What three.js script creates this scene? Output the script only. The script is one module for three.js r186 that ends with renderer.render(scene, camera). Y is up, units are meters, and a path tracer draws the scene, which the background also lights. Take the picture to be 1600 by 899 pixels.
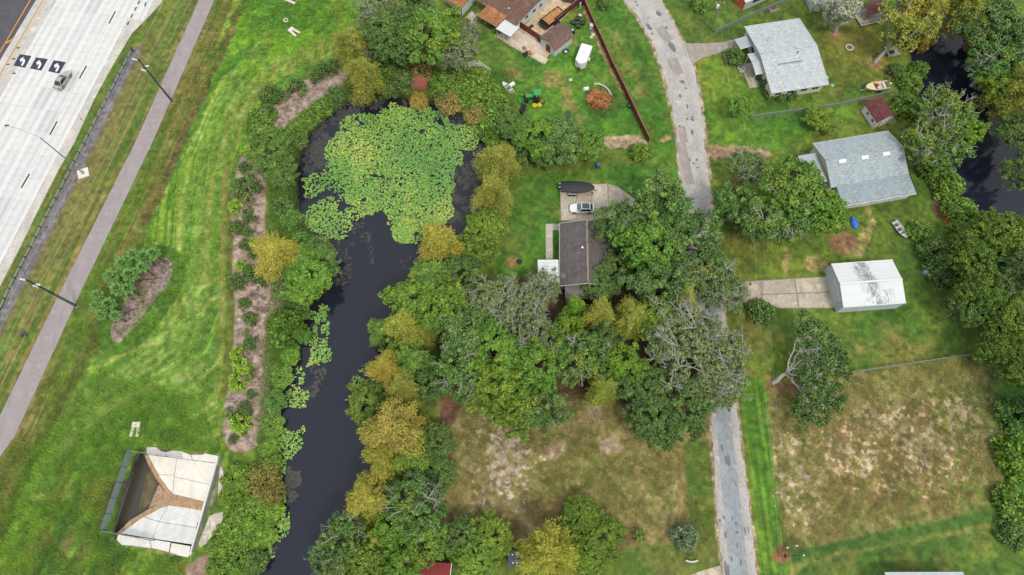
import * as THREE from 'three';
import { mergeGeometries } from 'three/addons/utils/BufferGeometryUtils.js';
import { RoundedBoxGeometry } from 'three/addons/geometries/RoundedBoxGeometry.js';

// ------------------------------------------------------------------ camera, sky, sun, exposure
const scene = new THREE.Scene();
const FOCAL = 980, TILT = THREE.MathUtils.degToRad(21), ALT = 108;      // pixels of a 1600-wide frame, degrees off straight down, metres
const camera = new THREE.PerspectiveCamera(2 * THREE.MathUtils.radToDeg(Math.atan(449.5 / FOCAL)), 1024 / 575, 1, 6000);
camera.position.set(0, ALT, 0);
camera.up.set(0, Math.sin(TILT), -Math.cos(TILT));
camera.lookAt(0, ALT - Math.cos(TILT) * 100, -Math.sin(TILT) * 100);
scene.add(camera);
const renderer = new THREE.WebGLRenderer();
renderer.toneMapping = THREE.LinearToneMapping;
renderer.toneMappingExposure = 1.62;
renderer.shadowMap.enabled = true;
{ // overcast sky: brightest overhead, a third of that at the horizon
  const w = 128, h = 64, d = new Float32Array(w * h * 4);
  for (let y = 0; y < h; y++) for (let x = 0; x < w; x++) {
    const el = ((y + 0.5) / h - 0.5) * Math.PI, s = Math.sin(el), i = (y * w + x) * 4;
    const soft = 1 + 0.05 * Math.sin(x / w * Math.PI * 4 + 1.3) * Math.cos(el * 3);
    const L = s > 0 ? 0.94 * (1 + 1.7 * s) / 2.7 * soft : 0.28 * Math.exp(s * 6) + 0.06;
    d[i] = L * 0.97; d[i + 1] = L * 1.0; d[i + 2] = L * 1.06; d[i + 3] = 1;
  }
  const t = new THREE.DataTexture(d, w, h, THREE.RGBAFormat, THREE.FloatType);
  t.mapping = THREE.EquirectangularReflectionMapping; t.magFilter = THREE.LinearFilter; t.needsUpdate = true;
  scene.background = t; scene.environment = t;
}
const sun = new THREE.DirectionalLight(0xfff3e2, 1.5);
sun.position.set(60, 190, 55); sun.target.position.set(0, 0, -50);
sun.castShadow = true; sun.shadow.radius = 22;
Object.assign(sun.shadow.camera, { left: -160, right: 160, top: 160, bottom: -160, near: 1, far: 500 });
scene.add(sun, sun.target);

// ------------------------------------------------------------------ helpers
const V = (x, y, z) => new THREE.Vector3(x, y, z);
const CT = Math.cos(TILT), ST = Math.sin(TILT);
// a point at height h above the ground, given where it stands in the survey picture (1600 x 899)
function P(px, py, h = 0) {
  const a = px - 800, b = 449.5 - py;
  const ry = -CT * FOCAL + ST * b, rz = -ST * FOCAL - CT * b, t = (ALT - h) / -ry;
  return V(a * t, h, rz * t);
}
const perM = (px, py, h = 0) => { const p = P(px, py, h); return FOCAL / ((ALT - h) * CT - p.z * ST); };   // survey pixels per metre
const rngOf = (s) => { let a = (s * 2654435761) >>> 0; return () => { a = (a + 0x6d2b79f5) | 0; let t = Math.imul(a ^ (a >>> 15), 1 | a); t = (t + Math.imul(t ^ (t >>> 7), 61 | t)) ^ t; return ((t ^ (t >>> 14)) >>> 0) / 4294967296; }; };
const clamp = (x, a = 0, b = 1) => Math.min(b, Math.max(a, x));
const sstep = (a, b, x) => { x = clamp((x - a) / (b - a)); return x * x * (3 - 2 * x); };
const lerp = (a, b, t) => a + (b - a) * t;
const NT = new Float32Array(65536); { const r = rngOf(77); for (let i = 0; i < 65536; i++) NT[i] = r(); }
function vnoise(x, y) {
  const xi = Math.floor(x), yi = Math.floor(y); let fx = x - xi, fy = y - yi;
  fx = fx * fx * (3 - 2 * fx); fy = fy * fy * (3 - 2 * fy);
  const x0 = xi & 255, x1 = (xi + 1) & 255, y0 = (yi & 255) << 8, y1 = ((yi + 1) & 255) << 8;
  const a = NT[y0 | x0], b = NT[y0 | x1], c = NT[y1 | x0], d = NT[y1 | x1];
  return a + (b - a) * fx + (c - a) * fy + (a - b - c + d) * fx * fy;
}
const fbm = (x, y, n = 4) => { let s = 0, a = 0.5, t = 0; for (let i = 0; i < n; i++) { s += a * vnoise(x, y); t += a; x = x * 2.03 + 17.7; y = y * 2.03 + 5.3; a *= 0.55; } return s / t; };
const s2l = (c) => { c /= 255; return c <= 0.04045 ? c / 12.92 : Math.pow((c + 0.055) / 1.055, 2.4); };
const l2s = (c) => 255 * (c <= 0.0031308 ? 12.92 * c : 1.055 * Math.pow(c, 1 / 2.4) - 0.055);
const KL = 1.6;                                             // what the daylight of this sky makes of a base colour of 1
const base = (r, g, b) => [s2l(r) / KL, s2l(g) / KL, s2l(b) / KL];   // base colour of a surface that looks r, g, b in the open
const col = (r, g, b) => { const c = base(r, g, b); return new THREE.Color().setRGB(c[0], c[1], c[2]); };
const used = new Map();
function numbered(name) { const n = used.get(name) ?? 0; used.set(name, n + 1); return n ? name + '_' + String(n).padStart(3, '0') : name; }
function shadows(m) { m.castShadow = true; m.receiveShadow = true; return m; }
function thing(name, label, category, pos = [0, 0, 0], turn = 0, group) {
  const o = new THREE.Group(); o.name = numbered(name); scene.add(o);
  if (pos.isVector3) o.position.copy(pos); else o.position.set(...pos);
  o.rotation.y = turn; o.userData = { label, category }; if (group) o.userData.group = group;
  return o;
}
function part(parent, name, geo, mat, label) {
  const m = shadows(new THREE.Mesh(Array.isArray(geo) ? merge(geo) : geo, mat)); m.name = name; parent.add(m);
  if (label) m.userData.label = label;
  return m;
}
function solo(name, label, category, geo, mat, pos, turn = 0, group) {
  const m = shadows(new THREE.Mesh(Array.isArray(geo) ? merge(geo) : geo, mat)); m.name = numbered(name); scene.add(m);
  if (pos) { if (pos.isVector3) m.position.copy(pos); else m.position.set(...pos); }
  m.rotation.y = turn; m.userData = { label, category }; if (group) m.userData.group = group;
  return m;
}
function struct(name, geo, mat, kind = 'structure', label) {
  const m = shadows(new THREE.Mesh(Array.isArray(geo) ? merge(geo) : geo, mat)); m.name = numbered(name); scene.add(m);
  m.userData = { kind }; if (label) m.userData.label = label;
  return m;
}
function merge(list) {
  const out = list.map((g) => { g = g.index ? g.toNonIndexed() : g.clone(); for (const k of Object.keys(g.attributes)) if (!['position', 'normal', 'uv'].includes(k)) g.deleteAttribute(k); if (!g.attributes.uv) g.setAttribute('uv', new THREE.BufferAttribute(new Float32Array(g.attributes.position.count * 2), 2)); return g; });
  return mergeGeometries(out);
}
// uv in metres by the face's main direction
function metric(g, k = 1) {
  if (g.index) g = g.toNonIndexed();
  const p = g.attributes.position, uv = new Float32Array(p.count * 2), a = V(), b = V(), c = V();
  for (let i = 0; i < p.count; i += 3) {
    a.fromBufferAttribute(p, i); b.fromBufferAttribute(p, i + 1).sub(a); c.fromBufferAttribute(p, i + 2).sub(a); b.cross(c);
    const x = Math.abs(b.x), y = Math.abs(b.y), z = Math.abs(b.z);
    for (let j = i; j < i + 3; j++) {
      const X = p.getX(j), Y = p.getY(j), Z = p.getZ(j);
      const [u, v] = y >= x * 0.6 && y >= z * 0.6 ? [X, Z] : x > z ? [Z, Y] : [X, Y];
      uv[j * 2] = u * k; uv[j * 2 + 1] = v * k;
    }
  }
  g.setAttribute('uv', new THREE.BufferAttribute(uv, 2));
  return g;
}
const box = (w, h, d, x = 0, y = 0, z = 0, ry = 0) => { const g = new THREE.BoxGeometry(w, h, d); if (ry) g.rotateY(ry); return g.translate(x, y + h / 2, z); };   // stands on y
const rbox = (w, h, d, x, y, z, r = 0.04) => new RoundedBoxGeometry(w, h, d, 2, Math.min(r, w / 2.01, h / 2.01, d / 2.01)).translate(x, y + h / 2, z);
const cyl = (r0, r1, h, x = 0, y = 0, z = 0, n = 14) => new THREE.CylinderGeometry(r1, r0, h, n).translate(x, y + h / 2, z);
function bar(a, b, r, n = 6, r2 = r) {            // a round bar from a to b
  const d = V().subVectors(b, a), g = new THREE.CylinderGeometry(r2, r, d.length(), n, 1);
  g.translate(0, d.length() / 2, 0); g.applyQuaternion(new THREE.Quaternion().setFromUnitVectors(V(0, 1, 0), d.normalize())); return g.translate(a.x, a.y, a.z);
}
function beam(a, b, w, h) {                       // a square bar from a to b
  const d = V().subVectors(b, a), L = d.length(), g = new THREE.BoxGeometry(w, h, L), m = new THREE.Matrix4().lookAt(V(), d, Math.abs(d.y) > 0.95 * L ? V(1, 0, 0) : V(0, 1, 0));
  g.applyMatrix4(m); return g.translate((a.x + b.x) / 2, (a.y + b.y) / 2, (a.z + b.z) / 2);
}
function poly(pts, y, thick = 0) {               // a flat outline [x, z] at height y, with sides if thick
  const s = new THREE.Shape(pts.map(([x, z]) => new THREE.Vector2(x, -z)));
  const g = thick ? new THREE.ExtrudeGeometry(s, { depth: thick, bevelEnabled: false }) : new THREE.ShapeGeometry(s);
  return metric(g.rotateX(-Math.PI / 2).translate(0, y - thick, 0));
}
function ext(profile, L, at = -L / 2) {           // a [z, y] outline drawn out along x
  const s = new THREE.Shape(profile.map(([z, y]) => new THREE.Vector2(-z, y)));
  return metric(new THREE.ExtrudeGeometry(s, { depth: L, bevelEnabled: false }).rotateY(Math.PI / 2).translate(at, 0, 0));
}
function tri(verts, faces) {
  const a = []; for (const f of faces) for (let k = 1; k < f.length - 1; k++) for (const i of [f[0], f[k], f[k + 1]]) a.push(...verts[i]);
  const g = new THREE.BufferGeometry(); g.setAttribute('position', new THREE.Float32BufferAttribute(a, 3)); g.computeVertexNormals(); return metric(g);
}
const pix = (list, h = 0) => list.map(([x, y]) => { const p = P(x, y, h); return [p.x, p.z]; });
// a rectangle from its four picture corners (top left, top right, bottom right, bottom left) at height h
function rectOf(c, h) {
  const p = c.map(([x, y]) => P(x, y, h)), m = V(); p.forEach((q) => m.addScaledVector(q, 0.25));
  const u = V().subVectors(p[1], p[0]).add(V().subVectors(p[2], p[3])).normalize(), v = V(-u.z, 0, u.x);
  const L = (V().subVectors(p[1], p[0]).dot(u) + V().subVectors(p[2], p[3]).dot(u)) / 2, W = (V().subVectors(p[3], p[0]).dot(v) + V().subVectors(p[2], p[1]).dot(v)) / 2;
  return { x: m.x, z: m.z, turn: Math.atan2(-u.z, u.x), L, W, u, v, pos: V(m.x, 0, m.z) };
}
const heading = (a, b) => Math.atan2(-(b.z - a.z), b.x - a.x);         // turn that lays local x along a -> b
function tex(n, fn, srgb = true, m = n) {         // fn(x, y in 0..1) -> [r, g, b] 0..255
  const d = new Uint8Array(n * m * 4);
  for (let y = 0; y < m; y++) for (let x = 0; x < n; x++) { const c = fn(x / n, y / m), i = (y * n + x) * 4; d[i] = clamp(c[0], 0, 255); d[i + 1] = clamp(c[1], 0, 255); d[i + 2] = clamp(c[2], 0, 255); d[i + 3] = c[3] ?? 255; }
  const t = new THREE.DataTexture(d, n, m); t.wrapS = t.wrapT = THREE.RepeatWrapping; t.magFilter = THREE.LinearFilter; t.minFilter = THREE.LinearMipmapLinearFilter; t.generateMipmaps = true;
  if (srgb) t.colorSpace = THREE.SRGBColorSpace; t.needsUpdate = true; return t;
}
const tile = (f, x, y, k, n = 4) => { // a noise that repeats every 1
  const a = sstep(0, 0.25, x), b = sstep(0, 0.25, y), g = (u, v) => fbm(u * k, v * k, n);
  return lerp(lerp(g(x + 1, y + 1), g(x, y + 1), a), lerp(g(x + 1, y), g(x, y), a), b);
};
const MAT = (r, g, b, o = {}) => new THREE.MeshStandardMaterial({ color: col(r, g, b), roughness: 0.8, ...o });
// a weathered surface: tone noise coarse and fine round 1, tiled every `size` metres
function worn(r, g, b, size, amt, o = {}, fn) {
  const t = tex(256, (x, y) => { const n = tile(0, x, y, 6, 3), f = tile(0, y, x, 40, 2), s = 214 * (1 + amt * (n - 0.5) * 1.1 + amt * 0.9 * (f - 0.5)); const k = fn ? fn(x, y) : 1; return [s * k, s * k, s * k]; });
  t.repeat.set(1 / size, 1 / size);
  const m = MAT(r, g, b, { map: t, ...o }); m.color.multiplyScalar(1 / s2l(214)); return m;
}
// ------------------------------------------------------------------ outlines on the ground, in survey pixels
const POND = [[545, 158], [580, 152], [612, 148], [655, 158], [690, 163], [728, 178], [756, 196], [760, 232], [757, 268], [752, 300], [750, 338], [722, 366], [698, 376], [676, 398], [655, 430], [636, 466], [620, 500], [604, 535], [600, 560], [590, 590], [575, 620], [566, 650], [575, 700], [578, 742], [560, 792], [532, 822], [512, 855], [505, 899], [500, 960], [385, 960], [402, 900], [395, 868], [386, 820], [400, 788], [428, 772], [428, 735], [422, 690], [430, 655], [424, 620], [432, 590], [458, 566], [468, 520], [474, 476], [505, 460], [522, 430], [520, 400], [505, 378], [478, 362], [464, 335], [462, 290], [466, 245], [478, 214], [500, 192], [524, 172]];
const CANAL = [[1398, -40], [1408, 10], [1422, 48], [1430, 95], [1434, 140], [1458, 172], [1478, 215], [1488, 262], [1508, 312], [1528, 350], [1560, 356], [1600, 372], [1700, 440], [1700, 260], [1620, 240], [1580, 205], [1548, 162], [1522, 112], [1508, 60], [1486, 0], [1480, -40]];
const ROAD_L = [[560, -330], [760, -190], [890, -90], [950, -30], [975, 0], [997, 27], [1017, 62], [1035, 107], [1046, 150], [1054, 187], [1058, 225], [1065, 285], [1075, 360], [1085, 450], [1096, 535], [1109, 622], [1112, 675], [1117, 750], [1121, 800], [1126, 860], [1132, 930], [1150, 1100], [1170, 1300]];
const ROAD_R = [[640, -340], [840, -190], [958, -86], [1010, -30], [1031, 0], [1049, 30], [1066, 64], [1082, 100], [1092, 140], [1098, 180], [1102, 225], [1107, 275], [1113, 340], [1122, 410], [1130, 480], [1143, 580], [1155, 675], [1164, 737], [1172, 807], [1180, 875], [1186, 930], [1212, 1100], [1240, 1300]];
const HIGHWAY_R = [[262, -20], [252, 4], [234, 24], [206, 52], [176, 102], [147, 155], [115, 225], [92, 264], [65, 317], [27, 395], [0, 447], [-40, 525], [-90, 620]];
const BASIN = [[210, 708], [334, 726], [316, 790], [295, 852], [172, 833]];
const WALK_L = [[325, -30], [311, 0], [210, 225], [97, 450], [0, 649], [-40, 735]], WALK_R = [[350, -30], [335, 0], [237, 225], [129, 450], [22, 684], [0, 714], [-40, 800]];
const DRIVE = [[876, 288], [950, 287], [966, 292], [985, 306], [1005, 322], [1030, 330], [1070, 333], [1078, 372], [1040, 372], [1000, 366], [960, 352], [948, 347], [876, 345]];

// ------------------------------------------------------------------ ground cover: what grows or lies where
const GX0 = -134, GX1 = 134, GZ0 = -128, GZ1 = 26, MS = 4, MW = (GX1 - GX0) * MS, MH = (GZ1 - GZ0) * MS;
function fillMask(pts, m = new Float32Array(MW * MH)) {
  for (let y = 0; y < MH; y++) {
    const z = GZ0 + (y + 0.5) / MS, xs = [];
    for (let i = 0; i < pts.length; i++) { const [x0, z0] = pts[i], [x1, z1] = pts[(i + 1) % pts.length]; if ((z0 <= z) !== (z1 <= z)) xs.push(x0 + (z - z0) / (z1 - z0) * (x1 - x0)); }
    xs.sort((a, b) => a - b);
    for (let k = 0; k + 1 < xs.length; k += 2) for (let x = Math.max(0, Math.ceil((xs[k] - GX0) * MS - 0.5)); x < Math.min(MW, (xs[k + 1] - GX0) * MS - 0.5); x++) m[y * MW + x] = 1;
  }
  return m;
}
function blur(m, metres) {
  const r = Math.max(1, Math.round(metres * MS / 2)), t = new Float32Array(m.length);
  for (let pass = 0; pass < 2; pass++) {
    for (let y = 0; y < MH; y++) { let s = 0, o = y * MW; for (let x = -r; x <= r; x++) s += m[o + clamp(x, 0, MW - 1)]; for (let x = 0; x < MW; x++) { t[o + x] = s / (2 * r + 1); s += m[o + Math.min(MW - 1, x + r + 1)] - m[o + Math.max(0, x - r)]; } }
    for (let x = 0; x < MW; x++) { let s = 0; for (let y = -r; y <= r; y++) s += t[clamp(y, 0, MH - 1) * MW + x]; for (let y = 0; y < MH; y++) { m[y * MW + x] = s / (2 * r + 1); s += t[Math.min(MH - 1, y + r + 1) * MW + x] - t[Math.max(0, y - r) * MW + x]; } }
  }
  return m;
}
const area = (px, soft) => blur(fillMask(pix(px)), soft);
function stroke(px, w, soft) {                       // a band w metres wide along a line of picture points
  const m = new Float32Array(MW * MH), q = pix(px);
  for (let i = 0; i + 1 < q.length; i++) {
    const [x0, z0] = q[i], [x1, z1] = q[i + 1], l = Math.hypot(x1 - x0, z1 - z0), nx = -(z1 - z0) / l * w / 2, nz = (x1 - x0) / l * w / 2, ex = (x1 - x0) / l * w * 0.2, ez = (z1 - z0) / l * w * 0.2;
    fillMask([[x0 + nx - ex, z0 + nz - ez], [x1 + nx + ex, z1 + nz + ez], [x1 - nx + ex, z1 - nz + ez], [x0 - nx - ex, z0 - nz - ez]], m);
  }
  return blur(m, soft);
}
function spot(px, py, r, soft, sq = 1) { const c = P(px, py), pts = []; for (let i = 0; i < 20; i++) { const a = i / 20 * 6.283; pts.push([c.x + Math.cos(a) * r, c.z + Math.sin(a) * r * sq]); } return blur(fillMask(pts), soft); }
const many = (...ms) => { const o = ms[0]; for (const m of ms.slice(1)) for (let i = 0; i < o.length; i++) if (m[i] > o[i]) o[i] = m[i]; return o; };
const sampleM = (m, x, z) => {
  const u = clamp((x - GX0) * MS - 0.5, 0, MW - 1.001), v = clamp((z - GZ0) * MS - 0.5, 0, MH - 1.001), x0 = u | 0, y0 = v | 0, fx = u - x0, fy = v - y0, i = y0 * MW + x0;
  return lerp(lerp(m[i], m[i + 1], fx), lerp(m[i + MW], m[i + MW + 1], fx), fy);
};
const PAVED = blur(many(fillMask(pix([[202, 700], [228, 699], [342, 711], [340, 730], [298, 872], [182, 852], [156, 834]])), fillMask(pix([...WALK_L, ...WALK_R.slice().reverse()])), fillMask(pix([...ROAD_L, ...ROAD_R.slice().reverse()])), fillMask(pix(DRIVE)), fillMask(pix([[770, 52], [905, -20], [912, 4], [866, 46], [858, 100], [850, 104]])), fillMask(pix([[850, 345], [965, 345], [965, 470], [838, 470], [838, 400]])), fillMask(pix([[1140, 438], [1300, 430], [1306, 484], [1140, 484]])), fillMask(pix(HIGHWAY_R.concat([[-200, 620], [-200, -60], [262, -60]])))), 0.5);
const WATER = area(POND, 2.4), WATER2 = area(CANAL, 2.4), HOLE = fillMask(pix(BASIN));
const inWater = (x, z) => Math.max(sampleM(WATER, x, z), sampleM(WATER2, x, z));
const WL = -0.55;                                     // water level
function groundY(x, z) {
  if (x < GX0 || x > GX1 || z < GZ0 || z > GZ1) return 0;
  const w = inWater(x, z);
  let y = w > 0.01 ? -1.5 * sstep(0.12, 0.95, w + (fbm(x * 0.5, z * 0.5, 3) - 0.5) * 0.22 * sstep(0.05, 0.3, w)) : 0;
  if (sampleM(HOLE, x, z) > 0.5) y = -3.4;
  return y;
}
// direction of the highway on the ground
const HD = (() => { const a = P(311, 0), b = P(0, 649), l = Math.hypot(b.x - a.x, b.z - a.z); return [(b.x - a.x) / l, (b.z - a.z) / l]; })();
const layers = [];
// ink(x, z, n, f) -> look [r, g, b]; n: slow noise, f: fine noise; edge: how ragged the border is
const lay = (mask, ink, edge = 0.5, hard = 0.18, strength = 1, ef = 0) => layers.push({ mask, ink, edge, hard, strength, ef });
const mixc = (a, b, t) => { t = clamp(t); return [a[0] + (b[0] - a[0]) * t, a[1] + (b[1] - a[1]) * t, a[2] + (b[2] - a[2]) * t]; };
const along = (x, z, kx = 0.03, kz = 1.1) => fbm((x * HD[0] + z * HD[1]) * kx, (-x * HD[1] + z * HD[0]) * kz, 3);   // streaks that follow the highway
const lawn = (a, b, dry = 0.5, tan = [140, 128, 66]) => (x, z, n, f) => { const p = fbm(x * 0.09 + 9, z * 0.09, 4), q = fbm(x * 0.5, z * 0.5 + 31, 3); return mixc(mixc(a, b, sstep(0.3, 0.7, p * 0.6 + q * 0.4)), tan, dry * sstep(0.5, 0.75, fbm(x * 0.16 + 40, z * 0.16, 4)) * (0.5 + q)); };

const wildG = (x, z, n, f) => mixc(mixc([70, 114, 32], [118, 154, 44], sstep(0.34, 0.66, fbm(x * 0.5, z * 0.5, 4) * 0.5 + along(x, z, 0.06, 0.7) * 0.5)), [112, 112, 54], sstep(0.54, 0.74, fbm(x * 0.1 + 5, z * 0.14, 4) * 0.6 + along(x + 9, z, 0.03, 0.9) * 0.4) * 0.85);
const MOWN = pix([[620, 0], [560, 42], [520, 66], [470, 92], [425, 112], [395, 140], [372, 180], [345, 250], [333, 330], [330, 420], [326, 500], [322, 600], [316, 700], [310, 860]]);
const SWEEP = pix([[345, 490], [322, 548], [286, 584], [230, 604], [172, 636], [118, 684], [70, 760]]);
function mow(x, z, MOW = MOWN) { let best = 1e9, s = 0, acc = 0; for (let i = 0; i + 1 < MOW.length; i++) { const [x0, z0] = MOW[i], dx = MOW[i + 1][0] - x0, dz = MOW[i + 1][1] - z0, l = Math.hypot(dx, dz), t = clamp(((x - x0) * dx + (z - z0) * dz) / (l * l)), d = Math.hypot(x - x0 - dx * t, z - z0 - dz * t); if (d < best) { best = d; s = acc + t * l; } acc += l; } return [best, s]; }
// lower left weeds, spillway surroundings
lay(area([[-200, 620], [60, 620], [150, 560], [345, 560], [350, 700], [410, 720], [420, 960], [-200, 960]], 3), wildG, 0.8);
// highway verge
lay(area([[270, -60], [395, -60], [378, 15], [282, 225], [210, 395], [150, 560], [92, 684], [25, 805], [-40, 905], [-300, 905], [-300, 480], [0, 445], [115, 225], [205, 52]], 1.6), (x, z, n, f) => {
  const s = along(x, z), c = along(x + 50, z, 0.02, 0.35);
  return mixc(mixc([84, 114, 34], [136, 128, 68], sstep(0.4, 0.62, along(x, z, 0.05, 2.4) * 0.5 + s * 0.3 + n * 0.22)), [86, 128, 28], sstep(0.5, 0.68, c) * 0.75);
}, 0.4);
lay(area([[225, 60], [262, 4], [300, -10], [255, 90], [160, 290], [60, 480], [20, 560], [35, 470], [140, 250]], 2), (x, z) => mixc([88, 118, 32], [126, 122, 60], sstep(0.4, 0.62, along(x, z, 0.02, 1.6))), 0.5, 0.3, 0.7);
// bright rough grass between the verge and the planting bed, streaked by the mower
lay(area([[384, -60], [600, -60], [552, 60], [500, 100], [440, 140], [415, 190], [374, 250], [362, 330], [364, 470], [352, 620], [345, 700], [330, 640], [262, 600], [165, 560], [150, 545], [215, 400], [286, 225]], 1.5), (x, z, n, f) => {
  const [d, l] = mow(x, z), s = fbm(d * 0.8 + 7, l * 0.03, 2), s2 = fbm(d * 2.6, l * 0.07 + 4, 3), p = fbm(x * 0.07, z * 0.06 + 3, 4), q = fbm(x * 1.1, z * 1.1 + 60, 3);
  return mixc(mixc([82, 132, 38], [132, 174, 46], sstep(0.42, 0.6, s * 0.3 + s2 * 0.42 + p * 0.16 + q * 0.12)), [166, 178, 92], sstep(0.54, 0.66, s2 * 0.6 + s * 0.4) * 0.75);
}, 0.5);
// field at the top, weedy
lay(area([[392, -60], [600, -60], [556, 30], [500, 78], [430, 120], [398, 150], [380, 150], [350, 120]], 3), (x, z, n, f) => mixc(mixc([72, 124, 30], [108, 158, 34], sstep(0.35, 0.65, fbm(x * 0.25, z * 0.25, 4))), [112, 112, 50], sstep(0.55, 0.7, fbm(x * 0.13 + 3, z * 0.13, 4)) * 0.8), 0.6);
// tan mower track curving along the bed
lay(stroke([[560, 42], [520, 66], [470, 92], [425, 112], [395, 140], [372, 180], [345, 250], [333, 330], [330, 420], [326, 500], [322, 600], [316, 700]], 4.6, 1.6), (x, z, n, f) => mixc([140, 148, 66], [104, 142, 48], sstep(0.36, 0.62, fbm(x * 1.4, z * 0.08, 3))), 0.4, 0.3, 0.85);
lay(stroke([[352, 260], [350, 350], [348, 450], [344, 560], [338, 690]], 1.3, 0.9), () => [146, 140, 76], 0.5, 0.3, 0.75);
lay(stroke([[318, 430], [318, 520], [314, 620], [308, 700]], 1.2, 0.9), () => [158, 150, 82], 0.5, 0.3, 0.75);
lay(stroke([[340, 240], [338, 360], [334, 480], [330, 600], [326, 700]], 1.0, 0.8), () => [88, 140, 40], 0.5, 0.3, 0.8);
lay(stroke([[362, 300], [360, 420], [358, 540], [350, 620]], 1.5, 1.2), () => [106, 108, 44], 0.6, 0.3, 0.8);
// the swept field under the palm island, streaked along the mower's curve
lay(area([[145, 556], [180, 552], [230, 535], [280, 480], [316, 440], [344, 430], [346, 700], [322, 700], [310, 640], [262, 622], [190, 650], [120, 720], [60, 800], [40, 770], [100, 650]], 2.4), (x, z) => {
  const [d, l] = mow(x, z, SWEEP), s = fbm(d * 0.9 + 3, l * 0.04 + 8, 2), s2 = fbm(d * 2.8, l * 0.08, 3);
  return mixc(mixc([88, 132, 44], [130, 168, 58], sstep(0.42, 0.6, s * 0.45 + s2 * 0.55)), [170, 176, 104], sstep(0.55, 0.68, s2 * 0.55 + s * 0.45) * 0.8);
}, 0.8, 0.35, 0.9);
lay(area([[150, 560], [215, 590], [300, 610], [322, 640], [318, 700], [235, 700], [180, 740], [120, 760], [90, 700]], 2.5), (x, z) => mixc([80, 128, 34], [114, 156, 44], sstep(0.35, 0.65, fbm(x * 0.9, z * 0.9, 4))), 0.9, 0.4, 0.75);
// sweeping mower arcs: two families of curved passes, pale and dark by turns
const sweep = (A, B, n, w, str) => { for (let i = 0; i <= n; i++) { const t = i / n; lay(stroke(A.map(([x, y], k) => [lerp(x, B[k][0], t), lerp(y, B[k][1], t)]), w * (0.7 + 0.5 * NT[i * 37 + n]), 0.6), (x, z) => i % 2 ? [164, 178, 98] : i % 4 ? [92, 140, 44] : [122, 166, 60], 1.3, 0.36, str * (0.6 + 0.4 * NT[i * 91]), 0.5); } };
sweep([[306, 350], [296, 440], [262, 520], [200, 572], [140, 612], [95, 668]], [[318, 570], [290, 590], [240, 604], [180, 632], [130, 672], [100, 706]], 9, 1.1, 0.8);
sweep([[450, 112], [396, 150], [356, 220], [330, 320], [326, 430]], [[410, 60], [350, 130], [300, 220], [284, 300], [280, 390]], 9, 1.1, 0.55);
sweep([[318, 430], [316, 500], [300, 560], [316, 640], [322, 690]], [[290, 470], [280, 530], [262, 585], [290, 630], [312, 670]], 4, 1.0, 0.45);
lay(stroke([[150, 545], [125, 590], [102, 650], [70, 715], [42, 775], [14, 846], [-10, 890]], 1.6, 1), (x, z) => [122, 172, 48], 0.8, 0.3, 0.8);
// dirt line at the foot of the verge
lay(stroke([[376, 10], [352, 70], [318, 145], [290, 205], [272, 250], [246, 310], [226, 350]], 1.7, 0.9), (x, z, n) => mixc([124, 108, 62], [84, 92, 40], sstep(0.4, 0.6, fbm(x * 0.8, z * 0.8, 3))), 0.8, 0.25, 0.9);
lay(stroke([[210, 400], [170, 480], [140, 545], [105, 620], [60, 700]], 2.2, 1.6), () => [84, 100, 38], 0.7, 0.3, 0.7);
// mown ring round the palm island, then the island
lay(area([[232, 385], [262, 384], [285, 395], [290, 425], [282, 460], [262, 485], [240, 515], [220, 540], [185, 556], [155, 548], [146, 520], [160, 480], [200, 420]], 1), (x, z, n) => mixc([66, 112, 30], [88, 128, 36], n), 0.15);
lay(area([[240, 404], [258, 402], [270, 411], [268, 430], [256, 455], [240, 470], [226, 490], [215, 508], [200, 522], [186, 537], [174, 531], [171, 514], [185, 490], [195, 468], [205, 445], [222, 420]], 0.5), (x, z, n, f) => mixc(mixc([132, 118, 110], [168, 152, 142], sstep(0.3, 0.7, fbm(x * 3, z * 3, 3))), [92, 80, 74], sstep(0.62, 0.78, fbm(x * 1.3, z * 1.3, 4))), 0.25);
// planting bed of wood mulch
const BED = [[548, 104], [526, 108], [500, 113], [470, 128], [447, 144], [432, 160], [420, 180], [404, 205], [386, 228], [372, 252], [364, 290], [360, 330], [364, 380], [362, 430], [366, 470], [364, 540], [362, 590], [352, 625], [347, 672], [350, 695], [366, 709], [392, 706], [408, 690], [417, 650], [418, 600], [421, 540], [425, 500], [446, 482], [452, 468], [430, 452], [415, 430], [414, 340], [417, 265], [420, 225], [436, 206], [455, 190], [480, 170], [510, 150], [540, 128]];
lay(area(BED, 0.9), (x, z, n, f) => mixc(mixc([148, 136, 122], [182, 164, 144], sstep(0.25, 0.75, fbm(x * 2.2, z * 2.2, 4))), [112, 98, 84], sstep(0.56, 0.74, fbm(x * 0.9 + 3, z * 1.5, 4)) * 0.9), 0.35);
// pond banks
lay(area([[418, 270], [470, 240], [485, 370], [530, 410], [500, 470], [486, 560], [444, 600], [440, 700], [410, 760], [400, 720], [420, 640], [422, 540], [428, 500], [455, 470], [418, 430]], 2), (x, z, n) => mixc(mixc([62, 98, 30], [94, 124, 40], n), [140, 122, 72], sstep(0.56, 0.7, fbm(x * 0.2 + 8, z * 0.2, 4)) * 0.9), 0.6);
lay(area([[640, 120], [800, 110], [800, 240], [760, 230], [740, 170]], 3), (x, z, n) => mixc([56, 84, 26], [92, 108, 38], n), 0.7);
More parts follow.
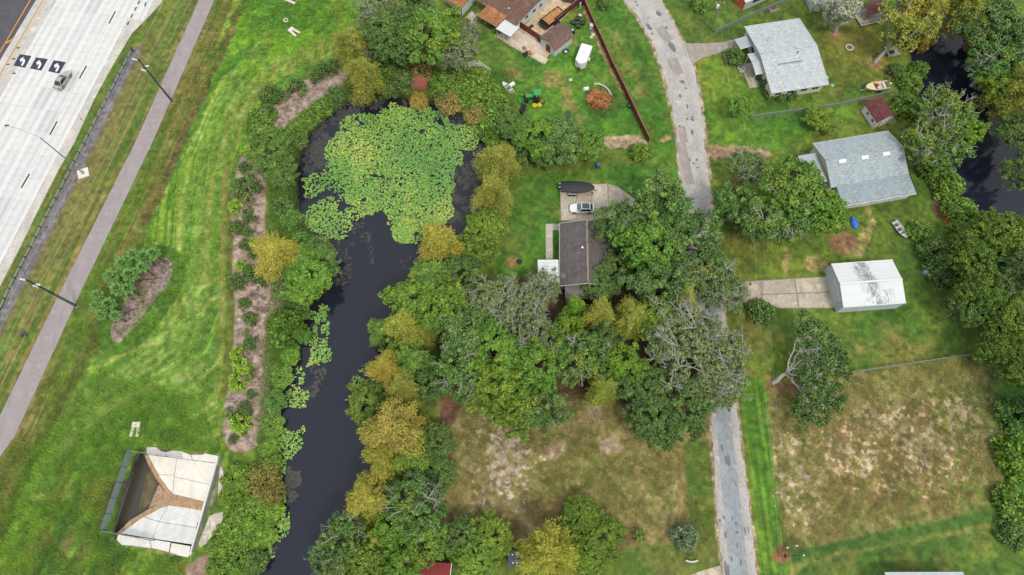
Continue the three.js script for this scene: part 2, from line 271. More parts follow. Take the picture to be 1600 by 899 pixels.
// lawns: the top house, the strip outside its fence, both sides of the lane
lay(area([[735, 60], [780, 50], [905, 10], [1015, 225], [940, 235], [780, 215], [760, 130], [740, 105]], 2), lawn([66, 122, 30], [96, 148, 40], 0.35, [150, 136, 76]), 0.5);
lay(area([[905, -60], [965, -60], [1010, 62], [1046, 180], [1058, 262], [1012, 262], [1020, 220], [975, 120], [912, 5]], 1.5), lawn([66, 118, 28], [112, 142, 44], 0.5), 0.4);
lay(stroke([[940, 0], [985, 60], [1022, 140], [1040, 220]], 3.2, 2), (x, z, n) => mixc([68, 122, 26], [52, 104, 22], n), 0.5, 0.3, 0.7);
lay(area([[1030, -60], [1460, -60], [1440, 140], [1530, 360], [1600, 470], [1560, 560], [1320, 585], [1210, 600], [1150, 600], [1120, 440], [1104, 230]], 2), lawn([70, 106, 28], [112, 136, 42], 0.55, [132, 122, 58]), 0.5);
lay(area([[1085, 95], [1160, 80], [1200, 150], [1180, 185], [1110, 200]], 3), lawn([84, 128, 28], [122, 150, 40], 0.3), 0.7, 0.4);
lay(area([[1120, 180], [1250, 165], [1345, 160], [1330, 190], [1200, 240], [1110, 235]], 2.5), lawn([72, 124, 30], [102, 142, 38], 0.25), 0.6, 0.4);
lay(area([[1345, 20], [1400, 80], [1380, 130], [1290, 130], [1270, 60]], 3), lawn([96, 112, 34], [118, 124, 44], 0.5), 0.6, 0.4);
lay(area([[1410, 480], [1490, 500], [1520, 545], [1320, 580], [1210, 560], [1205, 490]], 2.5), lawn([70, 116, 30], [112, 138, 48], 0.6), 0.6, 0.4);
lay(area([[1560, 560], [1700, 560], [1700, 960], [1560, 840], [1575, 700]], 3), (x, z, n) => mixc([56, 112, 28], [84, 134, 38], n), 0.6, 0.3);
lay(area([[1155, 580], [1205, 600], [1215, 780], [1226, 870], [1240, 960], [1190, 960], [1170, 720]], 1.2), (x, z) => mixc([72, 122, 28], [104, 142, 42], sstep(0.4, 0.65, fbm(x * 1.6, z * 0.06, 3))), 0.4);
lay(area([[1225, 850], [1400, 828], [1560, 800], [1700, 800], [1700, 1000], [1200, 1000]], 2), lawn([66, 106, 32], [108, 136, 46], 0.4), 0.4);
// lawn of the covered-boat house
lay(area([[770, 270], [880, 270], [1010, 255], [1064, 262], [1072, 330], [1000, 330], [948, 285], [878, 285], [872, 420], [800, 460], [740, 440], [760, 330]], 2.2), lawn([60, 116, 28], [92, 134, 40], 0.4, [140, 126, 68]), 0.6);
lay(area([[690, 560], [740, 440], [860, 430], [1000, 400], [1090, 330], [1120, 440], [1150, 640], [1060, 700], [980, 680], [960, 620], [840, 640], [720, 640]], 3), (x, z, n) => mixc([70, 66, 36], [110, 88, 58], n), 0.7);
// bare lot in the middle
lay(area([[690, 585], [760, 600], [840, 640], [960, 610], [990, 660], [1105, 640], [1112, 690], [1118, 800], [1120, 850], [980, 862], [840, 850], [690, 840], [676, 700]], 2.5), (x, z, n, f) => {
  const p = fbm(x * 0.12, z * 0.12 + 2, 4), q = fbm(x * 1.1, z * 1.1, 4);
  return mixc(mixc([110, 116, 52], [146, 138, 84], sstep(0.34, 0.64, p * 0.5 + q * 0.5)), [182, 168, 124], sstep(0.6, 0.74, fbm(x * 2.1, z * 2.1 + 5, 3)) * 0.4);
}, 0.6);
lay(area([[758, 678], [800, 668], [830, 690], [818, 735], [800, 775], [772, 785], [756, 745], [770, 710]], 4), (x, z, n, f) => mixc([210, 198, 180], [168, 152, 122], sstep(0.42, 0.62, fbm(x * 1.5, z * 1.5, 4))), 2.4, 0.22, 0.95, 1.5);
lay(many(spot(955, 700, 2.4, 1.6, 0.6), spot(930, 636, 1.8, 1.4), spot(870, 705, 1.6, 1.2)), (x, z) => mixc([186, 170, 146], [150, 134, 96], fbm(x * 2, z * 2, 3)), 1.5, 0.2);
lay(area([[690, 590], [716, 585], [724, 620], [700, 680], [686, 700]], 2), () => [124, 92, 68], 0.6);
lay(many(stroke([[835, 790], [880, 810], [990, 842]], 4, 2.5), area([[690, 800], [800, 800], [830, 850], [700, 850]], 3)), (x, z, n) => mixc([128, 104, 66], [92, 84, 44], n), 0.7, 0.3, 0.7);
lay(area([[1068, 690], [1108, 690], [1120, 850], [1125, 910], [1010, 910], [960, 880], [980, 855], [1070, 850]], 1.6), lawn([72, 108, 32], [98, 128, 44], 0.5), 0.6);
lay(stroke([[1066, 700], [1069, 760], [1073, 820]], 0.9, 0.8), () => [150, 118, 72], 0.9, 0.3, 0.7);
// dry lot at the right
lay(area([[1200, 604], [1310, 586], [1530, 554], [1552, 600], [1574, 700], [1562, 780], [1500, 806], [1400, 826], [1310, 850], [1226, 862], [1216, 780], [1205, 690]], 2.6), (x, z, n, f) => {
  const p = fbm(x * 0.1 + 4, z * 0.1, 4), q = fbm(x * 0.9, z * 0.9 + 9, 4);
  return mixc(mixc([104, 120, 50], [142, 136, 78], sstep(0.36, 0.66, p * 0.55 + q * 0.45)), [180, 168, 118], sstep(0.6, 0.74, fbm(x * 1.9, z * 1.9, 3)) * 0.4);
}, 0.3);
lay(area([[1300, 640], [1400, 620], [1470, 640], [1500, 690], [1490, 770], [1400, 790], [1330, 770], [1280, 700]], 6), (x, z) => mixc([150, 114, 70], [130, 120, 66], fbm(x * 1.2, z * 1.3, 4)), 2.2, 0.3, 0.7, 1.0);
lay(many(area([[1330, 640], [1380, 630], [1430, 650], [1425, 690], [1380, 680], [1330, 670]], 5), area([[1400, 670], [1460, 660], [1490, 700], [1450, 745], [1420, 720]], 5), area([[1300, 700], [1370, 700], [1380, 740], [1320, 730]], 5), area([[1460, 630], [1520, 620], [1530, 660], [1490, 670]], 5), area([[1240, 690], [1262, 690], [1265, 770], [1245, 800], [1236, 780]], 4)), (x, z) => mixc([220, 208, 184], [172, 158, 112], sstep(0.35, 0.6, fbm(x * 1.6, z * 1.6, 3))), 3.2, 0.15, 0.85, 1.5);
lay(area([[1200, 604], [1330, 584], [1530, 554], [1545, 590], [1480, 610], [1330, 640], [1230, 660], [1208, 680]], 3), (x, z) => mixc([116, 124, 54], [146, 136, 80], fbm(x * 0.9, z * 0.9, 3)), 0.9, 0.35, 0.6);
// small bare patches and paths
lay(many(spot(1318, 379, 2.9, 1.2, 0.8)), (x, z) => mixc([160, 132, 92], [132, 98, 64], fbm(x * 1.5, z * 1.5, 3)), 0.7);
lay(many(stroke([[1356, 322], [1362, 345], [1352, 372], [1338, 402]], 1.3, 0.9), spot(1276, 412, 2.4, 1.6, 0.6), stroke([[1228, 385], [1226, 430]], 1.2, 0.9)), (x, z) => mixc([176, 166, 108], [150, 140, 76], fbm(x * 2, z * 2, 3)), 1.4, 0.2);
lay(many(spot(1474, 326, 2.4, 1.4)), (x, z) => mixc([112, 84, 66], [84, 72, 48], fbm(x * 2, z * 2, 3)), 1);
lay(spot(1481, 343, 1, 0.6), () => [186, 98, 52], 1.2);
lay(many(spot(1367, 100, 1.6, 1), spot(1304, 51, 1.3, 1), spot(1213, 606, 1.8, 1.4), spot(800, 410, 1.2, 1), spot(1238, 604, 1.6, 1.4)), (x, z) => mixc([176, 142, 98], [132, 108, 70], fbm(x * 2, z * 2, 3)), 0.9);
lay(stroke([[1374, 88], [1386, 108], [1394, 122]], 1.8, 1.2), () => [172, 160, 78], 1, 0.3, 0.8);
lay(area([[1104, 228], [1150, 227], [1200, 234], [1206, 246], [1160, 240], [1110, 252]], 1), (x, z) => mixc([184, 160, 128], [150, 128, 92], fbm(x * 1.5, z * 1.5, 3)), 0.8);
lay(area([[943, 213], [1005, 211], [1014, 228], [950, 232]], 0.9), (x, z) => mixc([206, 192, 164], [160, 138, 100], fbm(x * 1.5, z * 1.5, 4)), 0.9);
lay(many(spot(1040, 218, 1.5, 1, 0.5), stroke([[912, 0], [930, 55], [952, 100], [975, 145]], 1.0, 0.7)), (x, z) => mixc([206, 182, 138], [150, 128, 84], fbm(x * 1.5, z * 1.5, 3)), 1.2, 0.2);
lay(many(spot(866, 122, 2.4, 2), stroke([[885, 130], [890, 165], [905, 190]], 2.2, 2), spot(802, 118, 1.8, 1.5)), (x, z) => [154, 138, 82], 1.2, 0.3, 0.8);
lay(spot(943, 158, 4.2, 2), () => [60, 96, 30], 0.7, 0.3, 0.8);
lay(stroke([[1236, 890], [1260, 874], [1310, 862], [1400, 842], [1480, 832], [1560, 815]], 1.6, 1.2), () => [150, 148, 74], 0.9, 0.3, 0.7);
lay(stroke([[1240, 872], [1300, 857], [1400, 838], [1470, 824], [1560, 806]], 1.8, 1.2), () => [62, 104, 34], 0.9, 0.3, 0.8);
lay(many(spot(1222, 868, 1.4, 1)), () => [140, 108, 62], 1);
// worn shoulders of the lane, gravel under the guard rail, brown fringe
lay(area([...ROAD_L.map(([x, y]) => [x - 4, y]), ...ROAD_R.map(([x, y]) => [x + 4, y]).reverse()], 0.5), (x, z) => mixc([196, 184, 160], [150, 132, 96], sstep(0.35, 0.65, fbm(x * 1.2, z * 1.2, 4))), 0.8, 0.15);
lay(stroke([[214, 70], [212, 84], [144, 226], [33, 446], [0, 512], [-40, 590]], 3.4, 0.9), (x, z) => mixc([134, 118, 82], [112, 118, 58], fbm(x, z, 3)), 0.7, 0.3, 0.8);
lay(stroke([[212, 78], [140, 226], [28, 446], [-6, 512], [-40, 575]], 2.0, 0.5), (x, z) => mixc([104, 104, 106], [138, 138, 136], fbm(x * 3, z * 3, 3)), 0.4);
lay(area([[222, 52], [206, 62], [150, 170], [118, 232], [70, 325], [28, 408], [0, 462], [-40, 545], [-40, 575], [0, 490], [18, 445], [130, 224], [204, 78]], 0.7), (x, z) => mixc([66, 106, 26], [104, 116, 40], along(x, z, 0.04, 0.8)), 0.4);
lay(area([[232, 700], [345, 715], [352, 740], [330, 790], [304, 856], [292, 874], [180, 848]], 1.2), (x, z) => mixc([176, 166, 146], [120, 108, 70], fbm(x, z, 4)), 1.0, 0.3, 0.8);
lay(many(spot(320, 892, 2.8, 1.4)), () => [150, 128, 108], 0.7);



let GROUND = null;
const lookAt = (x, z) => { const i = clamp(Math.floor((x - GX0) / (GX1 - GX0) * TW), 0, TW - 1), j = clamp(Math.floor((z - GZ0) / (GZ1 - GZ0) * TH), 0, TH - 1), o = (j * TW + i) * 4; return [GROUND[o], GROUND[o + 1], GROUND[o + 2]]; };
const TW = 2048, TH = Math.round(2048 * (GZ1 - GZ0) / (GX1 - GX0));
function groundTexture() {
  const d = new Uint8Array(TW * TH * 4);
  for (let j = 0; j < TH; j++) for (let i = 0; i < TW; i++) {
    const x = GX0 + (i + 0.5) / TW * (GX1 - GX0), z = GZ0 + (j + 0.5) / TH * (GZ1 - GZ0);
    const n = fbm(x * 0.35, z * 0.35, 3), f = vnoise(x * 3.1, z * 3.1) * 0.5 + vnoise(x * 6.3 + 9, z * 6.3) * 0.5, e = fbm(x * 0.7 + 60, z * 0.7, 3) - 0.5;
    let c = mixc([78, 112, 34], [112, 132, 46], n);
    for (const L of layers) {
      let m = sampleM(L.mask, x, z); if (m < 0.015) continue;
      m = sstep(0.5 - L.hard, 0.5 + L.hard, m + (L.ef ? fbm(x * L.ef + 3, z * L.ef, 3) - 0.5 : e) * L.edge * (m > 0.98 && L.edge < 1 ? 0 : 1)) * L.strength; if (m <= 0) continue;
      c = mixc(c, L.ink(x, z, n, f), m);
    }
    const w = inWater(x, z); if (w > 0.12) c = mixc(c, [58, 62, 34], sstep(0.15, 0.45, w));
    const g = vnoise(x * 1.3 + 5, z * 1.3) , h = vnoise(x * 0.55 + 30, z * 0.55), k = (0.62 + 0.76 * f) * (0.66 + 0.68 * g) * (0.86 + 0.28 * h), o = (j * TW + i) * 4;
    c = [c[0] * 1.02 + 2, c[1], c[2] * 1.02 + 2];
    for (let q = 0; q < 3; q++) d[o + q] = clamp(l2s(s2l(c[q]) * k), 0, 255);
    d[o + 3] = 255;
  }
  GROUND = d;
  const t = new THREE.DataTexture(d, TW, TH); t.colorSpace = THREE.SRGBColorSpace; t.magFilter = THREE.LinearFilter; t.minFilter = THREE.LinearMipmapLinearFilter; t.generateMipmaps = true; t.needsUpdate = true;
  return t;
}
// ------------------------------------------------------------------ the ground: one sheet to the horizon
{
  const xs = [-3000, -1400, -700, -350, -200], zs = [-3000, -1400, -700, -350, -200];
  for (let x = GX0; x <= GX1 + 0.01; x += 0.8) xs.push(x); for (let z = GZ0; z <= GZ1 + 0.01; z += 0.8) zs.push(z);
  xs.push(200, 350, 700, 1400, 3000); zs.push(60, 150, 400, 1000, 3000);
  const n = xs.length, m = zs.length, p = new Float32Array(n * m * 3), uv = new Float32Array(n * m * 2), idx = [], out = [];
  for (let j = 0; j < m; j++) for (let i = 0; i < n; i++) {
    const k = j * n + i, x = xs[i], z = zs[j];
    p[k * 3] = x; p[k * 3 + 1] = groundY(x, z); p[k * 3 + 2] = z;
    uv[k * 2] = (x - GX0) / (GX1 - GX0); uv[k * 2 + 1] = (z - GZ0) / (GZ1 - GZ0);
    if (i && j) (x > GX0 + 0.4 && x < GX1 + 0.5 && z > GZ0 + 0.4 && z < GZ1 + 0.5 ? idx : out).push(k - n - 1, k - 1, k - n, k - n, k - 1, k);
  }
  const g = new THREE.BufferGeometry(); g.setAttribute('position', new THREE.BufferAttribute(p, 3)); g.setAttribute('uv', new THREE.BufferAttribute(uv, 2)); g.setIndex([...idx, ...out]); g.addGroup(0, idx.length, 0); g.addGroup(idx.length, out.length, 1); g.computeVertexNormals();
  const t = groundTexture(), far = tex(512, (x, y) => { const a = tile(0, x, y, 5, 5), b = tile(0, y, x, 30, 3); return mixc(mixc([80, 112, 36], [116, 136, 50], a * 1.6 - 0.3), [140, 130, 70], sstep(0.6, 0.8, b) * 0.5); }); far.repeat.set(7, 4);
  const look = (map) => new THREE.MeshStandardMaterial({ color: new THREE.Color().setRGB(1 / KL, 1 / KL, 1 / KL), map, roughness: 1 });
  struct('ground', g, [look(t), look(far)]);
}
// ------------------------------------------------------------------ shared materials
const crack = (x, y) => (Math.abs(tile(0, x, y, 5, 4) - 0.5) < 0.006 || Math.abs(tile(0, y, x, 7, 3) - 0.52) < 0.004 ? 0.86 : 1);
const M = {
  concrete: worn(206, 202, 194, 9, 0.22), concreteOld: worn(188, 178, 160, 6, 0.28), concreteWhite: worn(236, 234, 226, 7, 0.12),
  slabs: [[230, 232, 229], [226, 229, 227], [233, 234, 231], [219, 223, 222]].map((c, i) => worn(...c, 3.5, 0.1, {}, (x, y) => 1 - (0.05 + i * 0.02) * (Math.exp(-(((y - 0.25) / 0.1) ** 2)) + Math.exp(-(((y - 0.75) / 0.1) ** 2))))),
  asphaltDark: worn(84, 84, 90, 5, 0.2), asphalt: worn(188, 185, 180, 8, 0.2, { roughness: 0.95 }, crack), patchDark: worn(118, 118, 122, 3, 0.3), patchTan: worn(164, 156, 148, 3, 0.25), pathGrey: worn(166, 157, 158, 5, 0.14),
  white: MAT(240, 240, 238), offWhite: MAT(226, 226, 223), paintWhite: MAT(245, 246, 246, { roughness: 0.6 }), yellow: MAT(226, 160, 60), black: MAT(34, 34, 38), navy: MAT(52, 58, 80),
  steel: MAT(150, 160, 168, { metalness: 0.5, roughness: 0.45 }), galv: MAT(178, 188, 192, { metalness: 0.35, roughness: 0.5 }), darkSteel: MAT(74, 86, 92, { metalness: 0.3, roughness: 0.5 }), polePaint: MAT(66, 84, 88, { roughness: 0.55 }),
  glass: new THREE.MeshPhysicalMaterial({ color: col(36, 44, 54), roughness: 0.08, specularIntensity: 1 }), rubber: MAT(30, 30, 32, { roughness: 0.9 }), chrome: MAT(200, 204, 208, { metalness: 0.9, roughness: 0.25 }),
  wood: worn(150, 136, 116, 3, 0.4), redWood: worn(120, 54, 48, 2.5, 0.45), deckRed: worn(196, 116, 102, 2.5, 0.3), timber: worn(184, 178, 166, 3, 0.3),
};
const waterMat = new THREE.MeshPhysicalMaterial({ color: new THREE.Color().setRGB(0.0115, 0.014, 0.0225), roughness: 0.07, ior: 1.33 });
{ const t = tex(256, (x, y) => { const v = 255 * (0.5 * tile(0, x, y, 14, 3) + 0.5 * tile(0, y, x, 30, 2)); return [v, v, v]; }, false); t.repeat.set(1 / 6, 1 / 6); waterMat.bumpMap = t; waterMat.bumpScale = 0.012; }
function waterSheet(name, px) { // level water; the banks stand out of it
  const q = px.map(([x, y]) => P(x, y)), xs = q.map((p) => p.x), zs = q.map((p) => p.z);
  const x0 = Math.min(...xs) - 4, x1 = Math.max(...xs) + 4, z0 = Math.min(...zs) - 4, z1 = Math.max(...zs) + 4;
  struct(name, metric(new THREE.PlaneGeometry(x1 - x0, z1 - z0).rotateX(-Math.PI / 2).translate((x0 + x1) / 2, WL, (z0 + z1) / 2)), waterMat);
}
waterSheet('pond_water', POND); waterSheet('canal_water', CANAL);

// ------------------------------------------------------------------ highway: concrete lanes laid in slabs, paint on top
{
  const A = P(129, 113), B0 = P(39, 283), T = P(175, 28), d = V().subVectors(T, B0).normalize(), nrm = V(-d.z, 0, d.x);   // d runs up the picture, nrm to the right
  if (nrm.x < 0) nrm.negate();
  const at = (s, o, y = 0) => V(A.x + d.x * s + nrm.x * o, y, A.z + d.z * s + nrm.z * o), turn = heading(at(0, 0), at(1, 0));
  const right = pix(HIGHWAY_R), left = pix([[56, 0], [0, 94], [-60, 195], [-200, 430]]).map(([x, z]) => [x, z]);
  const go = (q, s) => [q[0] + d.x * s, q[1] + d.z * s], outline = [go(left[0], 400), ...left, go(left[left.length - 1], -400), go(right[right.length - 1], -400), ...right.slice().reverse(), go(right[0], 400)];
  const road = struct('highway', poly(outline, 0.03, 0.25), M.concrete);
  const inside = (p) => { let c = false; for (let i = 0, j = outline.length - 1; i < outline.length; j = i++) { const [xi, zi] = outline[i], [xj, zj] = outline[j]; if ((zi > p.z) !== (zj > p.z) && p.x < (xj - xi) * (p.z - zi) / (zj - zi) + xi) c = !c; } return c; };
  const lane = 3.55, sl = 5.2, r = rngOf(5), slabGeo = metric(box(sl - 0.05, 0.03, lane - 0.05));
  for (let k = -4; k < 2; k++) for (let s = -78; s < 60; s += sl) {
    const o = (k + 0.5) * lane, c = at(s + sl / 2, o); if (![[0, 0.1], [0, lane - 0.1], [sl, 0.1], [sl, lane - 0.1]].every(([a, b]) => inside(at(s + a, k * lane + b)))) continue;
    const m = part(road, 'concrete_slab', slabGeo, M.slabs[k === -2 || k === -1 ? [3, 1, 3, 0][Math.floor(r() * 4)] : Math.floor(r() * 3)]); m.position.set(c.x, 0.012, c.z); m.rotation.y = turn;
  }
  const strip = (name, s0, s1, o, w, mat, y) => { const m = part(road, name, box(s1 - s0, 0.008, w), mat), c = at((s0 + s1) / 2, o); m.position.set(c.x, y, c.z); m.rotation.y = turn; return m; };
  for (const [o, s1] of [[-lane, 40], [-2 * lane, 40], [-3 * lane, 40], [lane, 12]]) strip('lane_line', -75, s1, o, 0.2, M.paintWhite, 0.044);
  for (const [x0, y0, x1, y1] of [[180, 18, 170, 37], [135, 103, 124, 123], [89, 190, 78, 211], [46, 272, 33, 294], [218, 1, 215, 7], [213, 11, 210, 17], [207, 22, 204, 28], [201, 34, 199, 39], [228, 4, 226, 10]]) {
    const a = P(x0, y0), b = P(x1, y1), m = part(road, 'black_lane_dash', box(a.distanceTo(b), 0.008, 0.3), M.black); m.position.set((a.x + b.x) / 2, 0.052, (a.z + b.z) / 2); m.rotation.y = heading(a, b);
  }
  // left-turn arrows on dark panels
  const arrow = new THREE.Shape([[0.62, 0.02], [0.86, 0.02], [0.88, 0.36], [0.8, 0.58], [0.62, 0.72], [0.42, 0.74], [0.42, 0.95], [0.08, 0.62], [0.42, 0.3], [0.42, 0.5], [0.54, 0.48], [0.62, 0.36]].map(([x, y]) => new THREE.Vector2(x - 0.5, y - 0.5)));
  for (const c of [[[30.6, 84.9], [48.9, 87.7], [39.1, 106.2], [20.8, 102.7]], [[56, 89.9], [74.7, 92.5], [64.4, 110.7], [46.6, 107.3]], [[83.6, 94.3], [102.7, 97.3], [92.5, 115.3], [74.7, 111.7]]]) {
    const R = rectOf(c, 0), m = part(road, 'arrow_panel', poly(pix(c).map(([x, z]) => [x - R.x, z - R.z]), 0.055, 0.01), M.navy); m.position.set(R.x, 0, R.z);
    const q = pix(c).map(([x, z]) => V(x - R.x, 0, z - R.z)), a = new THREE.ShapeGeometry(arrow), p = a.attributes.position;
    for (let i = 0; i < p.count; i++) { const u = p.getX(i) + 0.5, v = 1 - (p.getY(i) + 0.5), uu = 0.18 + u * 0.64, vv = 0.1 + v * 0.8; const t = q[0].clone().lerp(q[1], uu).lerp(q[3].clone().lerp(q[2], uu), vv); p.setXYZ(i, t.x, 0.062, t.z); }
    a.computeVertexNormals(); part(m, 'turn_arrow', a, M.paintWhite);
  }
  const seam = P(71, 0), seam2 = P(0, 123), m1 = part(road, 'yellow_edge_line', box(140, 0.008, 0.22), MAT(232, 196, 138)); m1.position.set((seam.x + seam2.x) / 2 + 0, 0.05, (seam.z + seam2.z) / 2); m1.rotation.y = heading(seam2, seam);
  const m2 = part(road, 'gutter_seam', box(140, 0.008, 0.3), worn(190, 168, 140, 3, 0.5)); m2.position.set((seam.x + seam2.x) / 2 - 0.55, 0.046, (seam.z + seam2.z) / 2 - 0.1); m2.rotation.y = heading(seam2, seam);
  const asp = struct('asphalt_road', poly([go(left[0], 400), ...left, go(left[left.length - 1], -400), ...[-400, 400].map((s) => { const c = at(s, -60); return [c.x, c.z]; })], 0.02, 0.2), M.asphaltDark);
  const ya = P(47, 0), yb = P(0, 81), yl = part(asp, 'yellow_line', box(140, 0.008, 0.24), M.yellow); yl.position.set((ya.x + yb.x) / 2, 0.028, (ya.z + yb.z) / 2); yl.rotation.y = heading(yb, ya);
  const ta = P(20.5, 61), tb = P(9, 67.6), tk = part(asp, 'yellow_tick', box(ta.distanceTo(tb), 0.008, 0.4), M.yellow); tk.position.set((ta.x + tb.x) / 2, 0.038, (ta.z + tb.z) / 2); tk.rotation.y = heading(tb, ta);
  for (const [x, y] of [[22, 115], [21, 92], [28, 75], [12, 101]]) { const c = P(x, y); part(road, 'drain_grate', box(0.7, 0.008, 0.4), MAT(120, 104, 84)).position.set(c.x, 0.056, c.z); }
}
{ const a = pix(WALK_L), b = pix(WALK_R), far = (q, s) => [q[0] + HD[0] * s, q[1] + HD[1] * s]; struct('sidewalk', poly([far(a[0], -300), ...a, far(a[a.length - 1], 200), far(b[b.length - 1], 200), ...b.reverse(), far(pix(WALK_R)[0], -300)], 0.06, 0.3), M.pathGrey); }

// ------------------------------------------------------------------ the patched lane and the drives off it
{
  const ragged = (q, k) => { const o = []; for (let i = 0; i + 1 < q.length; i++) { const n = Math.max(1, Math.round(Math.hypot(q[i + 1][0] - q[i][0], q[i + 1][1] - q[i][1]))); for (let j = 0; j < n; j++) { const t = j / n, x = lerp(q[i][0], q[i + 1][0], t), z = lerp(q[i][1], q[i + 1][1], t); o.push([x + (fbm(x * 0.9 + k, z * 0.9, 3) - 0.5) * 0.9, z]); } } o.push(q[q.length - 1]); return o; };
  const L0 = pix(ROAD_L), R0 = pix(ROAD_R), L = ragged(L0, 3), R = ragged(R0, 50), lane = struct('lane', poly([...L, ...R.slice().reverse()], 0.035, 0.25), M.asphalt);
  const blob = (px, py, w, h, rot, mat, ragged = 0.25, seed = 1) => {
    const c = P(px, py), r = rngOf(seed + px * 7), pts = [], k = perM(px, py), q = ragged > 0.1 ? 14 : 4;
    for (let i = 0; i < q; i++) { const a = i / q * 6.283 + (q === 4 ? 0.785 : 0), s = q === 4 ? 1.414 : 1 + (r() - 0.5) * ragged * 2, x = Math.cos(a) * w / 2 / k * s, z = Math.sin(a) * h / 2 / k * 1.25 * s, cr = Math.cos(rot), sr = Math.sin(rot); pts.push([x * cr - z * sr, x * sr + z * cr]); }
    const m = part(lane, 'asphalt_patch', poly(pts, 0.01, 0.008), mat); m.position.set(c.x, 0.042, c.z); return m;
  };
  blob(1038, 54, 15, 24, -0.42, M.patchTan, 0.05); blob(1050, 73, 9, 18, -0.45, M.patchDark, 0.2); blob(1055, 104, 17, 26, -0.3, M.patchTan, 0.05);
  blob(1014, 42, 6, 12, -0.4, M.patchDark, 0.2); blob(1029, 21, 8, 10, -0.5, M.patchDark); blob(1067, 210, 12, 24, -0.06, M.patchTan, 0.05); blob(1071, 255, 14, 62, -0.09, M.patchDark, 0.04).material = M.patchTan;
  for (const [x, y, w, h] of [[996, 8, 3, 4], [993, 3, 4, 3], [1013, 28, 3, 3], [1019, 53, 3, 5], [1041, 43, 4, 4], [1066, 128, 7, 6], [1072, 138, 4, 3], [1063, 150, 4, 5], [1074, 166, 4, 8], [1082, 186, 5, 8], [1074, 186, 4, 4], [1082, 207, 4, 10], [1062, 197, 4, 3], [1078, 250, 3, 6], [1089, 250, 3, 4], [1084, 256, 3, 3], [1137, 720, 8, 16], [1149, 756, 2, 5], [1125, 814, 4, 4], [1131, 809, 4, 4], [1144, 810, 2, 6], [1150, 818, 4, 4], [1164, 829, 3, 8], [1169, 828, 2, 7], [1134, 837, 4, 8], [1152, 832, 4, 4], [1152, 853, 3, 6], [1143, 874, 4, 6], [1136, 892, 8, 22], [1158, 880, 3, 8], [1090, 262, 4, 3], [1128, 700, 3, 9]])
    blob(x, y, w, h, -0.1, M.patchDark, 0.35, y);
  // the bluish overlay strip down the lower part
  const mid = (i) => { const a = L0[i], b = R0[i]; return [[a[0] * 0.8 + b[0] * 0.2, a[1] * 0.8 + b[1] * 0.2], [a[0] * 0.25 + b[0] * 0.75, a[1] * 0.25 + b[1] * 0.75]]; }, lo = [13, 14, 15, 16, 17, 18, 19, 20, 21].map(mid);
  part(lane, 'overlay_strip', poly([...lo.map((q) => q[0]), ...lo.map((q) => q[1]).reverse()], 0.042, 0.01), worn(158, 165, 170, 7, 0.2, { roughness: 0.95 }, crack));
  const drive = (name, px, mat, y = 0.045) => struct(name, poly(pix(px), y, 0.25), mat);
  drive('gravel_drive', [[1066, 68], [1100, 68], [1130, 66], [1152, 61], [1154, 76], [1130, 81], [1098, 90], [1082, 102]], M.patchTan, 0.028);
  // slabs of the covered-boat drive
  const d1 = struct('concrete_drive', poly(pix(DRIVE), 0.03, 0.2), worn(150, 140, 122, 4, 0.4)), q = pix(DRIVE), inD = (x, z) => { let c = false; for (let i = 0, j = q.length - 1; i < q.length; j = i++) if ((q[i][1] > z) !== (q[j][1] > z) && x < (q[j][0] - q[i][0]) * (z - q[i][1]) / (q[j][1] - q[i][1]) + q[i][0]) c = !c; return c; };
  const x0 = P(876, 326).x, xr = [0, 3.1, 6.2, 9.3], zr = [P(900, 288).z, P(900, 326).z, P(900, 345).z], ms = [M.concreteOld, worn(196, 186, 166, 5, 0.35), worn(182, 170, 150, 5, 0.45)];
  for (let i = 0; i < 3; i++) for (let j = 0; j < 2; j++) { const w = xr[i + 1] - xr[i], h = zr[j + 1] - zr[j], m = part(d1, 'concrete_slab', metric(box(w - 0.06, 0.03, h - 0.06)), ms[(i * 2 + j) % 3]); m.position.set(x0 + xr[i] + w / 2, 0.022, zr[j] + h / 2); }
  part(d1, 'concrete_slab', poly(pix([[951, 288], [965, 292.5], [984, 306], [1004, 322], [1004, 326], [951, 326]]), 0.05, 0.03), ms[0]);
  part(d1, 'concrete_slab', poly(pix([[951, 327], [1004, 327], [1030, 331], [1068, 334], [1075, 370], [1040, 370], [1000, 364], [961, 350], [951, 346]]), 0.05, 0.03), ms[1]);
  // the concrete apron of the metal garage
  const d2 = struct('garage_apron', poly(pix([[1140, 441], [1292, 432], [1306, 482], [1216, 482], [1190, 470], [1146, 470]]), 0.03, 0.2), worn(150, 136, 118, 4, 0.4));
  for (const c of [[[1191, 439.5], [1241, 436], [1244, 458], [1192, 459.5]], [[1243, 436], [1292, 433], [1299, 456], [1246, 458]], [[1192, 461], [1244, 459.5], [1247, 481], [1217, 481], [1192, 470]], [[1246, 459.5], [1299, 457.5], [1305, 481], [1249, 481]], [[1142, 442], [1189, 439.5], [1190, 468], [1148, 468]]])
    part(d2, 'concrete_slab', poly(pix(c), 0.05, 0.03), ms[c[0][0] % 3 | 0]);
  struct('dirt_crossing', poly(pix([[1098, 892], [1126, 884], [1130, 930], [1060, 930], [1072, 902]]), 0.02, 0.2), worn(192, 178, 156, 4, 0.4));
}
